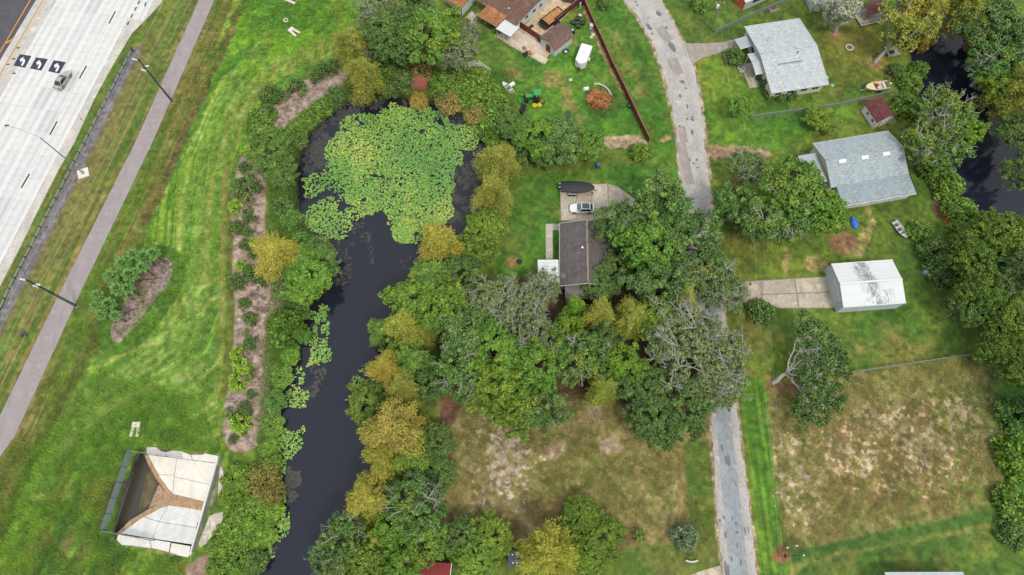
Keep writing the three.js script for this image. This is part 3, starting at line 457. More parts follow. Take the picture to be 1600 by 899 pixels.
// ------------------------------------------------------------------ leaves on the water: pads in beds, and drifting weed (nobody could count them)
{
  const inP = (q, x, z) => { let c = false; for (let i = 0, j = q.length - 1; i < q.length; j = i++) if ((q[i][1] > z) !== (q[j][1] > z) && x < (q[j][0] - q[i][0]) * (z - q[i][1]) / (q[j][1] - q[i][1]) + q[i][0]) c = !c; return c; };
  const padGeo = (() => { const n = 8, v = [[0, 0.02, 0]], f = []; for (let i = 0; i <= n; i++) { const a = 0.25 + i / n * 5.8, k = i % 2 ? 0.06 : 0.1; v.push([Math.cos(a) * 0.5, k, Math.sin(a) * 0.44]); if (i) f.push([0, i + 1, i]); } const a = []; for (const t of f) for (const i of t) a.push(...v[i]); const g = new THREE.BufferGeometry(); g.setAttribute('position', new THREE.Float32BufferAttribute(a, 3)); g.computeVertexNormals(); return g; })();
  const r = rngOf(9), mats = new THREE.MeshStandardMaterial({ roughness: 0.55, side: THREE.DoubleSide }), tmp = new THREE.Object3D(), C = new THREE.Color();
  function pads(name, label, beds, density, thin = 0.0) {
    const list = [];
    for (const [px, dens = 1] of beds) {
      const q = pix(px, WL), xs = q.map((p) => p[0]), zs = q.map((p) => p[1]), x0 = Math.min(...xs), x1 = Math.max(...xs), z0 = Math.min(...zs), z1 = Math.max(...zs), n = (x1 - x0) * (z1 - z0) * density * dens;
      for (let i = 0; i < n; i++) {
        const x = x0 + r() * (x1 - x0), z = z0 + r() * (z1 - z0), wx = x + (fbm(x * 0.35, z * 0.35, 3) - 0.5) * 5, wz = z + (fbm(x * 0.35 + 40, z * 0.35, 3) - 0.5) * 5;
        if (!inP(q, wx, wz) || fbm(x * 0.55, z * 0.55 + 20, 3) < 0.25 + thin) continue;
        list.push([x, z]);
      }
    }
    const m = new THREE.InstancedMesh(padGeo, mats, list.length);
    list.forEach(([x, z], i) => {
      const s = 0.19 + r() * 0.25, up = 0.02 + r() * r() * 0.5, hue = fbm(x * 0.14, z * 0.14 + 7, 3) + (r() - 0.5) * 0.45;
      tmp.position.set(x, WL + up, z); tmp.rotation.set((r() - 0.5) * 0.7, r() * 6.28, (r() - 0.5) * 0.7); tmp.scale.set(s * 1.1, s, s * 1.1); tmp.updateMatrix(); m.setMatrixAt(i, tmp.matrix);
      const c = mixc(mixc([92, 152, 66], [158, 196, 80], hue * 1.15), [196, 204, 100], sstep(0.68, 1.0, hue + (r() - 0.5) * 0.3)), k = 0.85 + r() * 0.4; if (r() < 0.018) { c[0] = 196; c[1] = 158; c[2] = 72; } const b = base(...c);
      m.setColorAt(i, C.setRGB(b[0] * k, b[1] * k, b[2] * k));
    });
    shadows(m); m.name = numbered(name); m.userData = { kind: 'stuff', label }; scene.add(m);
  }
  const big = [[520, 200], [555, 188], [590, 180], [612, 172], [622, 160], [640, 168], [652, 172], [670, 172], [686, 182], [700, 192], [720, 200], [724, 228], [716, 260], [706, 290], [700, 330], [698, 346], [680, 362], [662, 370], [640, 380], [620, 362], [610, 340], [588, 338], [560, 330], [545, 315], [530, 285], [518, 255], [508, 235]];
  pads('lily_pads', 'broad bed of bright green lily pads covering the upper pond', [[big], [[[712, 196], [730, 188], [748, 196], [750, 222], [736, 236], [716, 230]], 0.75], [[[618, 340], [690, 330], [700, 348], [672, 368], [648, 382], [630, 380], [612, 352]], 0.8]], 23);
  pads('lily_pads', 'lily pads filling the left bay of the pond below the big bed', [[[[470, 330], [500, 308], [520, 318], [538, 335], [552, 352], [546, 374], [520, 380], [486, 362], [470, 345]]], [[[470, 268], [500, 262], [520, 270], [506, 296], [488, 312], [470, 308]], 0.7], [[[508, 240], [535, 270], [546, 312], [525, 318], [512, 300]], 0.5], [[[540, 325], [575, 335], [572, 345], [545, 342]], 0.7]], 17, 0.03);
  pads('lily_pads', 'narrow fringe of lily pads along the left bank of the channel', [[[[484, 475], [514, 478], [514, 510], [506, 540], [518, 556], [508, 572], [472, 576], [478, 540], [486, 510]]], [[[454, 600], [476, 598], [484, 612], [480, 632], [458, 638], [450, 620]]], [[[462, 572], [478, 570], [474, 600], [458, 604]], 0.6]], 16, 0.05);
  pads('lily_pads', 'lily pads on the lower left bank of the channel above the brown thicket', [[[[432, 668], [478, 666], [482, 690], [460, 716], [464, 734], [440, 746], [424, 720], [428, 690]]]], 16, 0.03);
  pads('lily_pads', 'grey green lily pads at the foot of the right bank trees', [[[[540, 595], [556, 578], [580, 562], [584, 590], [596, 606], [570, 618], [548, 628]], 0.8]], 13, 0.1);
  pads('lily_pads', 'lily pads edging the big leafy thicket beside the spillway', [[[[404, 775], [446, 772], [454, 812], [440, 846], [420, 872], [400, 884], [390, 850]]]], 17, 0);
  // drifting weed
  const fl = (() => { const pts = []; for (let i = 0; i < 9; i++) { const a = i / 9 * 6.283, s = 0.5 * (0.6 + 0.7 * r()); pts.push([Math.cos(a) * s, Math.sin(a) * s]); } return poly(pts, 0); })(), list = [];
  for (const [px, n] of [[[[474, 215], [520, 180], [540, 195], [512, 245], [500, 275], [470, 265]], 620], [[[524, 168], [556, 160], [560, 176], [530, 190]], 120], [[[545, 158], [610, 150], [650, 160], [640, 172], [600, 170], [560, 176]], 160], [[[690, 170], [756, 190], [756, 235], [735, 245], [700, 195]], 240], [[[712, 260], [744, 250], [748, 290], [730, 318], [700, 320]], 300], [[[700, 330], [745, 318], [735, 345], [705, 362], [690, 355]], 200], [[[520, 345], [580, 350], [585, 415], [530, 405]], 130], [[[515, 395], [550, 405], [552, 440], [525, 450], [515, 430]], 120], [[[444, 732], [468, 728], [474, 780], [446, 788]], 200], [[[470, 570], [512, 572], [502, 600], [484, 640], [474, 620]], 90], [[[424, 850], [445, 862], [440, 885], [425, 880]], 40], [[[615, 372], [690, 372], [665, 400], [630, 430]], 60]]) {
    const q = pix(px, WL), xs = q.map((p) => p[0]), zs = q.map((p) => p[1]);
    for (let i = 0; i < n * 2.6; i++) for (let t = 0; t < 8; t++) { const x = lerp(Math.min(...xs), Math.max(...xs), r()), z = lerp(Math.min(...zs), Math.max(...zs), r()); if (inP(q, x, z) && fbm(x * 0.5, z * 0.5 + 3, 3) > 0.47) { list.push([x, z]); break; } }
  }
  const m = new THREE.InstancedMesh(fl, new THREE.MeshStandardMaterial({ roughness: 0.7 }), list.length);
  list.forEach(([x, z], i) => { const s = 0.12 + r() * r() * 0.5; tmp.position.set(x, WL + 0.006 + i * 0.00001, z); tmp.rotation.set(0, r() * 6.28, 0); tmp.scale.set(s, 1, s * (0.5 + r())); tmp.updateMatrix(); m.setMatrixAt(i, tmp.matrix); const b = base(58 + r() * 22, 60 + r() * 18, 58 + r() * 12); m.setColorAt(i, C.setRGB(...b)); });
  m.name = 'drifting_weed'; m.userData = { kind: 'stuff', label: 'thin mats of brown water weed drifting at the pond edges' }; scene.add(m);
}
// ------------------------------------------------------------------ houses, sheds and other built things
const shingle = (r, g, b, amt = 0.25, o = {}) => worn(r, g, b, 5, amt, { roughness: 0.95, ...o }, (x, y) => ((y * 24) % 1 < 0.14 ? 0.86 : 1) * (0.92 + 0.16 * NT[(Math.floor(y * 24) * 97 + Math.floor(x * 16 + (Math.floor(y * 24) % 2) * 0.5) * 31) & 65535]));
const H = {
  greyA: shingle(197, 207, 210, 0.09), greyB: shingle(174, 187, 191, 0.09), greyC: shingle(160, 174, 180, 0.1), brown: shingle(103, 98, 97, 0.25), brownTop: shingle(122, 92, 80, 0.35), rust: shingle(172, 118, 78, 0.4), shedBrown: shingle(124, 98, 88, 0.3), maroon: shingle(112, 62, 62, 0.25), red: worn(140, 44, 44, 4, 0.35), dark: worn(78, 82, 92, 3, 0.2),
  fascia: MAT(226, 230, 220), cream: MAT(224, 224, 204), wallWhite: MAT(222, 228, 230), wallGrey: MAT(190, 198, 200), pale: MAT(206, 222, 228), tin: worn(236, 242, 243, 6, 0.12, { roughness: 0.55, metalness: 0.1 }), frame: MAT(236, 238, 236), door: worn(128, 52, 46, 2, 0.3), green: MAT(60, 110, 96), orange: MAT(214, 108, 72),
};
// tin roof with dark mildew, drawn where it really grows: across the middle
const tinMildew = (() => {
  const t = tex(512, (x, y) => { const n = fbm(x * 10, y * 8, 4), f = fbm(x * 44, y * 14, 3), c = sstep(0.17, 0.02, Math.abs(x - 0.47 + (y - 0.5) * -0.08) - 0.02) * sstep(0.36, 0.66, n * 0.55 + f * 0.45), e = sstep(0.2, 0.03, Math.abs(x - 0.7)) * sstep(0.5, 0.8, y) * sstep(0.45, 0.7, f), k = 1 - 0.36 * Math.max(c, e * 0.6) - 0.05 * fbm(x * 5, y * 70, 2); return [214 * k, 214 * k, 214 * k]; });
  const m = MAT(236, 242, 243, { map: t, roughness: 0.5 }); m.color.multiplyScalar(1 / s2l(214)); return m;
})();
// gable roof along local x: both slopes, edge boards; overhang o; returns nothing, adds parts
function gable(t, L, W, eave, ridge, mat, o = 0.4, fascia = H.fascia, off = 0) {
  const hw = W / 2 + o, th = 0.16, lift = (ridge - eave) * o / (W / 2);
  part(t, 'roof', ext([[off - hw, eave - lift], [off, ridge], [off + hw, eave - lift], [off + hw, eave - lift - th], [off, ridge - th], [off - hw, eave - lift - th]], L + 2 * o), mat);
  const rf = t.children[t.children.length - 1];
  part(rf, 'ridge_cap', beam(V(-L / 2 - o, ridge + 0.02, off), V(L / 2 + o, ridge + 0.02, off), 0.3, 0.06), mat);
  for (const s of [-1, 1]) {
    part(t, 'fascia_board', box(L + 2 * o + 0.08, 0.2, 0.06, 0, eave - lift - th - 0.05, off + s * (hw + 0.03)), fascia);
    part(t, 'barge_board', [beam(V(s * (L / 2 + o + 0.03), eave - lift - 0.05, off - hw), V(s * (L / 2 + o + 0.03), ridge - 0.05, off), 0.06, 0.2), beam(V(s * (L / 2 + o + 0.03), eave - lift - 0.05, off + hw), V(s * (L / 2 + o + 0.03), ridge - 0.05, off), 0.06, 0.2)], fascia);
  }
  return rf;
}
function gableWalls(t, L, W, eave, ridge, mat, name = 'wall') {
  const w = 0.2, k = (ridge - eave) / (W / 2), e = eave - 0.02;
  for (const s of [-1, 1]) part(t, name, metric(box(L, e - 0.06, w, 0, 0, s * (W / 2 - w / 2 - 0.01))), mat);
  for (const s of [-1, 1]) { const g = ext([[-W / 2, 0], [W / 2, 0], [W / 2, e - 0.16], [0, ridge - 0.19], [-W / 2, e - 0.16]].map(([z, y]) => [z, y]), w, s > 0 ? L / 2 - w + 0.004 : -L / 2 - 0.004); part(t, name, g, mat); }
}
function windowOn(t, x, y, z, w, h, ry, name = 'window') {        // on a wall whose outside looks along local +z turned by ry
  const f = part(t, name, [box(w + 0.16, 0.08, 0.07, 0, h / 2), box(w + 0.16, 0.08, 0.07, 0, -h / 2 - 0.08), box(0.08, h, 0.07, -w / 2 - 0.04, -h / 2), box(0.08, h, 0.07, w / 2 + 0.04, -h / 2), box(0.05, h, 0.05, 0, -h / 2)], H.frame);
  f.position.set(x, y, z); f.rotation.y = ry; part(f, 'pane', new THREE.PlaneGeometry(w, h).translate(0, 0, 0.01), M.glass); return f;
}
function doorOn(t, x, z, w, h, ry, mat) { const d = part(t, 'door', box(w, h, 0.07), mat); d.position.set(x, 0.05, z); d.rotation.y = ry; part(d, 'handle', new THREE.SphereGeometry(0.05, 8, 6).translate(w * 0.36, 1.05, 0.07), M.chrome); return d; }
const inset = (c, m) => ({ L: c.L - 2 * m, W: c.W - 2 * m });

{ // pale grey house, upper right
  const R = rectOf([[1166, 40.6], [1253, 27.6], [1291.6, 131.7], [1204, 145.5]], 2.9), o = 0.5, L = R.L - 2 * o, W = R.W - 2 * o;
  const t = thing('grey_house', 'pale grey shingled house beside the gravel drive at the upper right', 'house', R.pos, R.turn);
  gableWalls(t, L, W, 2.9, 4.3, H.cream); const rf = gable(t, L, W, 2.9, 4.3, H.greyA, o);
  part(rf, 'roof_seam', beam(V(-L * 0.28, 3.62, W * 0.14 + 0.7), V(L * 0.16, 3.62, W * 0.14 + 0.7), 0.1, 0.14), MAT(120, 130, 136)).position.y = 0.42;
  part(rf, 'roof_mast', bar(V(-L * 0.3, 3.3, -W * 0.2), V(-L * 0.3, 5.0, -W * 0.2), 0.04), M.darkSteel);
  part(rf, 'vent_pipe', cyl(0.09, 0.09, 0.5, L * 0.14, 4.1, W * 0.06), M.darkSteel);
  for (const x of [-0.36, -0.12, 0.14, 0.36]) windowOn(t, L * x, 1.6, W / 2 + 0.01, 1.3, 1.1, 0);
  for (const z of [-0.2, 0.3]) windowOn(t, -L / 2 - 0.01, 1.6, W * z, 1.2, 1.1, -Math.PI / 2);
  for (const z of [-0.25, 0.25]) windowOn(t, L / 2 + 0.01, 1.6, W * z, 1.2, 1.1, Math.PI / 2);
  doorOn(t, -L / 2 - 0.04, W * -0.02, 0.95, 2, -Math.PI / 2, M.white);
  // porch roof on the lane side with its posts and floor
  const pz = W * 0.07, p = part(t, 'porch_roof', ext([[pz - 2.9, 2.75], [pz - 0.2, 3.2], [pz + 2.6, 2.75], [pz + 2.6, 2.63], [pz - 0.2, 3.08], [pz - 2.9, 2.63]], 2.2, -L / 2 - o - 1.7), H.greyA);
  for (const z of [pz - 2.6, pz + 2.3]) part(p, 'post', box(0.12, 2.66, 0.12, -L / 2 - 1.95, 0, z), H.frame);
  part(t, 'porch_floor', metric(box(2.6, 0.12, 6.4, -L / 2 - 1.6, 0.02, pz + 0.6)), M.concreteOld);
}
{ // flat carport in front of it
  const R = rectOf([[1151, 61.5], [1171, 55], [1178, 71], [1153, 77.5]], 2.4), t = thing('carport', 'flat grey carport roof at the end of the gravel drive', 'carport', R.pos, R.turn);
  part(t, 'roof', metric(box(R.L, 0.12, R.W, 0, 2.4)), MAT(172, 184, 192)); for (const x of [-1, 1]) for (const z of [-1, 1]) part(t, 'post', box(0.1, 2.4, 0.1, x * (R.L / 2 - 0.2), 0, z * (R.W / 2 - 0.2)), M.galv);
  part(t, 'gutter', box(R.L, 0.14, 0.1, 0, 2.38, R.W / 2 + 0.05), H.frame);
}
{ // second grey house
  const R = rectOf([[1271.6, 223.2], [1389.5, 203.6], [1419, 271.5], [1299, 292]], 2.9), o = 0.45, L = R.L - 2 * o, W = R.W - 2 * o;
  const t = thing('grey_house', 'blue grey shingled house with three white skylights on its roof', 'house', R.pos, R.turn);
  gableWalls(t, L, W, 2.9, 4.5, H.cream); const rf = gable(t, L, W, 2.9, 4.5, H.greyB, o);
  const k = 1.6 / (W / 2);
  for (const [x, y] of [[1316.3, 250.3], [1351.5, 244], [1385, 238.4]]) { const q = P(x, y, 4.4).sub(R.pos), lx = q.x * R.u.x + q.z * R.u.z, lz = Math.max(0.75, q.x * R.v.x + q.z * R.v.z); const s = part(rf, 'skylight', new RoundedBoxGeometry(1.45, 0.16, 0.72, 2, 0.05), M.paintWhite); s.position.set(lx, 4.5 - k * lz + 0.08, lz); s.rotation.x = Math.atan(k); }
  // rear addition under a lower roof
  const a = rectOf([[1303, 291], [1418, 272], [1433.5, 300.5], [1321, 319.5]], 2.55), q = V().subVectors(a.pos, R.pos), cx = q.x * R.u.x + q.z * R.u.z, z0 = W / 2 + o - 0.35, z1 = z0 + a.W + 0.4;
  part(t, 'lower_roof', ext([[z0, 2.78], [z1, 2.4], [z1, 2.28], [z0, 2.66]], a.L, cx - a.L / 2), H.greyC);
  part(t, 'gutter', box(a.L, 0.14, 0.1, cx, 2.24, z1 + 0.05), H.fascia);
  part(t, 'wall', metric(box(a.L - 0.9, 2.24, 0.18, cx, 0, z1 - 0.45)), H.wallWhite); for (const s of [-1, 1]) part(t, 'wall', metric(box(0.18, 2.3, z1 - W / 2 - 0.6, cx + s * (a.L / 2 - 0.5), 0, (z1 + W / 2) / 2 - 0.2)), H.wallWhite);
  for (const x of [-0.32, -0.05, 0.28]) windowOn(t, cx + a.L * x, 1.5, z1 - 0.34, 1.5, 1.1, 0);
  doorOn(t, cx - a.L * 0.16, z1 - 0.33, 0.9, 1.95, 0, M.white);
  for (const z of [-0.22, 0.2]) windowOn(t, L / 2 + 0.01, 1.6, W * z, 1.2, 1.1, Math.PI / 2);
  // wing toward the lane, half under the tree
  const w = part(t, 'porch_roof', ext([[-2.9, 2.6], [3.6, 2.6], [3.6, 2.48], [-2.9, 2.48]], 3.6, -L / 2 - 4.2), MAT(178, 188, 196));
  for (const z of [-2.7, 3.4]) part(w, 'post', box(0.12, 2.48, 0.12, -L / 2 - 4, 0, z), H.frame);
  part(t, 'porch_floor', metric(box(3.6, 0.1, 6, -L / 2 - 2.3, 0.02, 0.3)), M.concreteOld);
}
{ // metal garage
  const R = rectOf([[1300, 412.6], [1395.6, 406.9], [1415.2, 473], [1317.3, 481]], 3.2), L = R.L, W = R.W;
  const t = thing('metal_garage', 'white metal garage with mildewed ribbed roof and roll up door', 'garage', R.pos, R.turn), e = 3.2, rd = 4.15, k = (rd - e) / (W / 2);
  const pr = []; const n = 26; for (let i = 0; i <= n; i++) for (const [d, h] of [[0, 0], [0.05, 0.035], [0.11, 0.035], [0.16, 0]]) { const z = -W / 2 + i * (W - 0.16) / n + d; pr.push([z, rd - k * Math.abs(z) + h]); }
  const under = pr.filter((_, i) => i % 4 === 0).map(([z, y]) => [z, y - 0.1]).reverse(), g = ext([...pr, ...under], L), p = g.attributes.position, uv = g.attributes.uv;
  for (let i = 0; i < p.count; i++) uv.setXY(i, p.getX(i) / L + 0.5, p.getZ(i) / W + 0.5);
  const rf = part(t, 'roof', g, tinMildew); part(rf, 'ridge_cap', beam(V(-L / 2, rd + 0.05, 0), V(L / 2, rd + 0.05, 0), 0.35, 0.04), H.tin);
  for (const s of [-1, 1]) { part(t, 'roof_edge', beam(V(-L / 2 - 0.02, e - 0.02, s * (W / 2 + 0.02)), V(L / 2 + 0.02, e - 0.02, s * (W / 2 + 0.02)), 0.14, 0.24), H.tin); part(t, 'side_wall', metric(box(L - 0.2, e - 0.12, 0.1, 0, 0, s * (W / 2 - 0.1))), H.pale); }
  for (const s of [-1, 1]) part(t, 'end_wall', ext([[-W / 2 + 0.06, 0], [W / 2 - 0.06, 0], [W / 2 - 0.06, e - 0.14], [0, rd - 0.14], [-W / 2 + 0.06, e - 0.14]], 0.1, s > 0 ? L / 2 - 0.3 : -L / 2 + 0.2), H.pale);
  const d = part(t, 'roll_up_door', box(0.08, 2.6, 4.4, -L / 2 + 0.16, 0.02, 0.6), H.tin); for (let i = 1; i < 6; i++) part(d, 'door_rib', box(0.03, 0.04, 4.4, -L / 2 + 0.1, i * 0.43, 0.6), M.galv);
  for (const [a, b] of [[-1, 1], [1, 1], [-1, -1]]) part(t, 'corner_trim', box(0.16, e - 0.1, 0.16, a * (L / 2 - 0.12), 0, b * (W / 2 - 0.06)), H.tin);
}
{ // brown roofed house in the middle
  const R = rectOf([[874, 347], [956.5, 352.5], [960, 447], [875, 448.5]], 2.9), o = 0.45;
  const t = thing('brown_roof_house', 'house with dark brown shingled gable roof below the white car', 'house', V(R.x, 0, R.z), R.turn + Math.PI / 2), L = R.W - 2 * o, W = R.L - 2 * o;   // local x runs up the picture
  gableWalls(t, L, W, 2.9, 4.5, H.wallGrey); const rf = gable(t, L, W, 2.9, 4.5, H.brown, o);
  part(rf, 'ridge_tiles', beam(V(-L / 2 - o, 4.545, 0), V(L / 2 + o, 4.545, 0), 0.34, 0.05), shingle(158, 142, 124, 0.3));
  part(rf, 'turbine_vent', new THREE.SphereGeometry(0.24, 12, 8).scale(1, 0.7, 1).translate(L * 0.06, 4.42, -W * 0.1), M.paintWhite);
  for (const x of [-0.3, 0, 0.3]) { windowOn(t, L * x, 1.6, W / 2 + 0.01, 1.2, 1.1, 0); windowOn(t, L * x, 1.6, -W / 2 - 0.01, 1.2, 1.1, Math.PI); }
  part(t, 'garage_door', box(0.08, 2.2, 2.9, L / 2 + 0.04, 0, -W * 0.22), M.white); doorOn(t, L / 2 + 0.05, W * 0.1, 0.95, 2, Math.PI / 2, M.white);
  part(t, 'rear_roof', ext([[-3.9, 2.62], [2.4, 2.62], [2.4, 2.5], [-3.9, 2.5]], 2.7, -L / 2 - o - 2.3), shingle(126, 122, 118, 0.25));
  for (const z of [-3.6, 2.1]) part(t, 'post', box(0.12, 2.5, 0.12, -L / 2 - o - 2.1, 0, z), H.frame);
  // aluminium patio roof and concrete walk on the pond side
  const q = rectOf([[841.5, 406], [873, 406], [873, 447], [841.5, 447]], 2.5), p = thing('patio_roof', 'white aluminium patio roof on the side of the brown roofed house', 'patio roof', q.pos, q.turn);
  for (let i = 0; i < 8; i++) { const w = q.W / 8; part(p, 'roof_panel', [box(q.L, 0.05, w - 0.05, 0, 2.5, -q.W / 2 + w * (i + 0.5)), box(q.L, 0.09, 0.05, 0, 2.5, -q.W / 2 + w * (i + 1) - 0.025)], H.tin); }
  for (const z of [-0.48, 0, 0.48]) part(p, 'post', box(0.09, 2.5, 0.09, -q.L / 2 + 0.15, 0, q.W * z), M.galv); part(p, 'gutter', box(0.12, 0.14, q.L * 0 + q.W, -q.L / 2 - 0.06, 2.44, 0), H.frame);
  const wk = struct('garden_walk', poly(pix([[852.5, 350], [874, 350], [874, 360], [863.5, 360], [863.8, 406], [853, 406]]), 0.035, 0.2), M.concreteOld);
  for (let i = 0; i < 5; i++) part(wk, 'concrete_slab', poly(pix([[852.9, 351 + i * 11], [863.2, 351 + i * 11], [863.3, 361.2 + i * 11], [853, 361.2 + i * 11]]), 0.055, 0.03), M.slabs[i % 2 ? 3 : 1]).material = worn(202 - i * 3, 196 - i * 3, 182 - i * 3, 3, 0.25);
  part(wk, 'concrete_slab', poly(pix([[863.8, 351], [873.5, 351], [873.5, 359.4], [863.8, 359.4]]), 0.055, 0.03), M.concreteOld);
}
// ------------------------------------------------------------------ house at the top, its wings, yard and sheds
{
  const U = (() => { const a = P(754, 42), b = P(774, 42 + 13.3); return V().subVectors(b, a).normalize(); })();          // along the back wall, down to the right
  const turn = Math.atan2(-U.z, U.x), VV = V(-U.z, 0, U.x);                                                              // VV points down-left, out to the garden
  const toL = (px, py, h, o) => { const q = P(px, py, h).sub(o); return [q.x * U.x + q.z * U.z, q.x * VV.x + q.z * VV.z]; };
  const O = P(790, 20, 0), t = thing('brown_roof_house', 'large house with brown and rust shingled roofs at the top of the photo', 'house', O, turn);
  const slope = (name, pxs, hs, mat) => { const v = pxs.map(([x, y], i) => { const [a, b] = toL(x, y, hs[i], O); return [a, hs[i], b]; }), u = v.map(([x, y, z]) => [x, y - 0.14, z]); return part(t, name, tri([...v, ...u], [[0, 3, 2, 1], [4, 5, 6, 7], [0, 1, 5, 4], [1, 2, 6, 5], [2, 3, 7, 6], [3, 0, 4, 7]]), mat); };
  // main roof: slope toward the garden from a ridge that runs up out of the frame, and the slope beyond
  const main = slope('roof', [[741, -2], [806, 39.5], [836, 8], [772, -32]], [2.9, 2.9, 4.6, 4.6], H.brownTop);
  slope('roof', [[772.1, -32.2], [836.2, 7.8], [862, -16], [800, -56]], [4.6, 4.6, 2.9, 2.9], H.brownTop);
  part(main, 'turbine_vent', new THREE.SphereGeometry(0.2, 10, 8).translate(...(() => { const [a, b] = toL(795, 13, 3.9, O); return [a, 3.9, b]; })()), M.white);
  slope('porch_roof', [[744.5, 24], [775.5, 42.2], [792, 24.5], [763, 7.5]], [2.6, 2.6, 3.1, 3.1], H.rust);
  slope('wing_roof', [[696, -1], [719.5, 13.5], [735, -3], [712, -16]], [2.6, 2.6, 3.1, 3.1], H.rust);
  const wall = (name, p0, p1, h, mat) => { const [a, b] = toL(...p0, 0, O), [c, d] = toL(...p1, 0, O); return part(t, name, metric(beam(V(a, h / 2, b), V(c, h / 2, d), 0.18, h)), mat); };
  wall('wall', [752, 33], [774, 47], 2.5, MAT(178, 196, 190)); wall('wall', [775, 47], [812, 58 - 12], 2.4, H.wallWhite);
  const gw = wall('gable_wall', [813, 42], [854, 8], 2.8, H.wallWhite); const [gx, gz] = toL(834, 25, 0, O), ga = toL(813, 42, 0, O), gb = toL(854, 8, 0, O);
  { const A = V(ga[0], 2.8, ga[1]), B = V(gb[0], 2.8, gb[1]), C = A.clone().lerp(B, 0.55).setY(4.4); part(t, 'gable', tri([[A.x, 2.8, A.z], [B.x, 2.8, B.z], [C.x, 4.4, C.z]], [[0, 1, 2], [2, 1, 0]]), H.wallWhite); }
  for (const k of [0.22, 0.5, 0.75]) { const p = V(ga[0], 1.6, ga[1]).lerp(V(gb[0], 1.6, gb[1]), k); windowOn(t, p.x + 0.12, 1.6, p.z, 0.9, 0.9, Math.atan2(-(gb[1] - ga[1]), gb[0] - ga[0])); }
  wall('wall', [700, 5], [720, 24], 2.5, H.wallWhite); wall('wall', [722, 24], [742, 2], 2.5, H.wallWhite); wall('wall', [697, 2], [700, 5], 2.5, H.wallWhite);
  const d = wall('door', [761.5, 41.3], [765.5, 43.8], 2.05, H.green); d.position.z += 0.12; for (const [a, b] of [[[753.5, 36.5], [756.5, 38.3]], [[767.5, 45], [769.5, 46.3]], [[770.5, 46.8], [773, 48.4]]]) { const w = wall('window', a, b, 1.2, M.glass); w.position.set(0, 0.8, 0.14); }
  part(t, 'satellite_dish', new THREE.SphereGeometry(0.42, 14, 6, 0, 6.283, 0, 0.9).rotateX(2.2).translate(...(() => { const [a, b] = toL(813, 33, 3.2, O); return [a, 3.5, b]; })()), M.white);
  // awning
  const aw = rectOf([[789, 29.5], [811.5, 43], [798, 57], [775.5, 45]], 2.6), w = thing('awning', 'white ribbed metal awning over the patio of the top house', 'awning', aw.pos, aw.turn);
  for (let i = 0; i < 9; i++) part(w, 'roof_panel', [box(aw.L / 9 - 0.06, 0.05, aw.W, -aw.L / 2 + aw.L / 9 * (i + 0.5), 2.6, 0), box(0.05, 0.1, aw.W, -aw.L / 2 + aw.L / 9 * (i + 1) - 0.03, 2.6, 0)], H.tin);
  for (const x of [-1, 0, 1]) part(w, 'post', box(0.09, 2.6, 0.09, x * (aw.L / 2 - 0.1), 0, aw.W / 2 - 0.1), H.frame); part(w, 'gutter', box(aw.L, 0.14, 0.12, 0, 2.56, aw.W / 2 + 0.06), H.frame);
  // patio flagstones
  const pt = struct('patio', poly(pix([[772, 55], [812, 43], [828, 52], [850, 74], [856, 94], [851, 101], [800, 73]]), 0.03, 0.2), worn(204, 188, 164, 4, 0.35)), ms = [worn(228, 214, 192, 4, 0.3), worn(212, 192, 168, 4, 0.35), worn(222, 206, 186, 4, 0.3)];
  const pa = P(778, 57), pb = P(848, 98), dd = V().subVectors(pb, pa), LL = dd.length(); dd.normalize(); const pn = V(dd.z, 0, -dd.x); if (pn.z > 0) pn.negate(); const r = rngOf(31);
  for (let i = 0; i < 9; i++) for (let j = 0; j < 3; j++) { const c = pa.clone().addScaledVector(dd, (i + 0.5) * LL / 9).addScaledVector(pn, j * 1.3 + 0.7); const m = part(pt, 'paving_stone', metric(box(LL / 9 - 0.08, 0.03, 1.22)), ms[Math.floor(r() * 3)]); m.position.set(c.x, 0.018 + r() * 0.01, c.z); m.rotation.y = heading(pa, pb); }
  // white garden wall, dog run slabs
  const a = P(747, 30), b = P(722, 62), fw = thing('white_fence', 'white panel fence running from the top house toward the trees', 'fence', a, heading(a, b)), FL = a.distanceTo(b);
  for (let i = 0; i < 5; i++) { part(fw, 'fence_panel', box(FL / 5 - 0.14, 1.6, 0.05, FL / 5 * (i + 0.5), 0.1, 0), M.white); part(fw, 'post', box(0.12, 1.8, 0.12, FL / 5 * i, 0, 0), M.white); }
  const sp = struct('side_patio', poly(pix([[727, 27], [738, 17], [747, 29], [739, 33]]), 0.03, 0.2), M.concreteOld); part(sp, 'concrete_slab', poly(pix([[732, 21.5], [737, 18], [742, 23], [736, 26]]), 0.055, 0.03), M.concrete); part(sp, 'concrete_slab', poly(pix([[728, 26.5], [735, 24], [738.5, 31.5], [733, 30]]), 0.055, 0.03), M.concreteOld);
  // work yard paving
  struct('work_yard', poly(pix([[815, 44], [846, 14], [858, -6], [905, -14], [904, 4], [866, 44], [846, 60], [838, 62]]), 0.02, 0.2), worn(216, 192, 156, 5, 0.35));
}
{ // brown garden shed
  const R = rectOf([[871.5, 35.5], [895.8, 54], [868.5, 79.5], [844, 58.5]], 2.4), o = 0.2, a = V().subVectors(P(849, 58, 2.4), P(871.5, 35.5, 2.4));
  const t = thing('garden_shed', 'brown gable roofed shed with white walls and red door', 'shed', R.pos, R.turn + Math.PI / 2), L = R.W - 2 * o, W = R.L - 2 * o;     // local x points up-right, so the door end is -x
  gableWalls(t, L, W, 2.4, 3.4, H.wallWhite); gable(t, L, W, 2.4, 3.4, H.shedBrown, o, MAT(150, 96, 80));
  const d = part(t, 'door', box(0.08, 1.9, 1.2, -L / 2 - 0.05, 0.05, 0.2), H.door); part(d, 'handle', new THREE.SphereGeometry(0.05, 8, 6).translate(-L / 2 - 0.1, 1, 0.65), M.chrome);
}
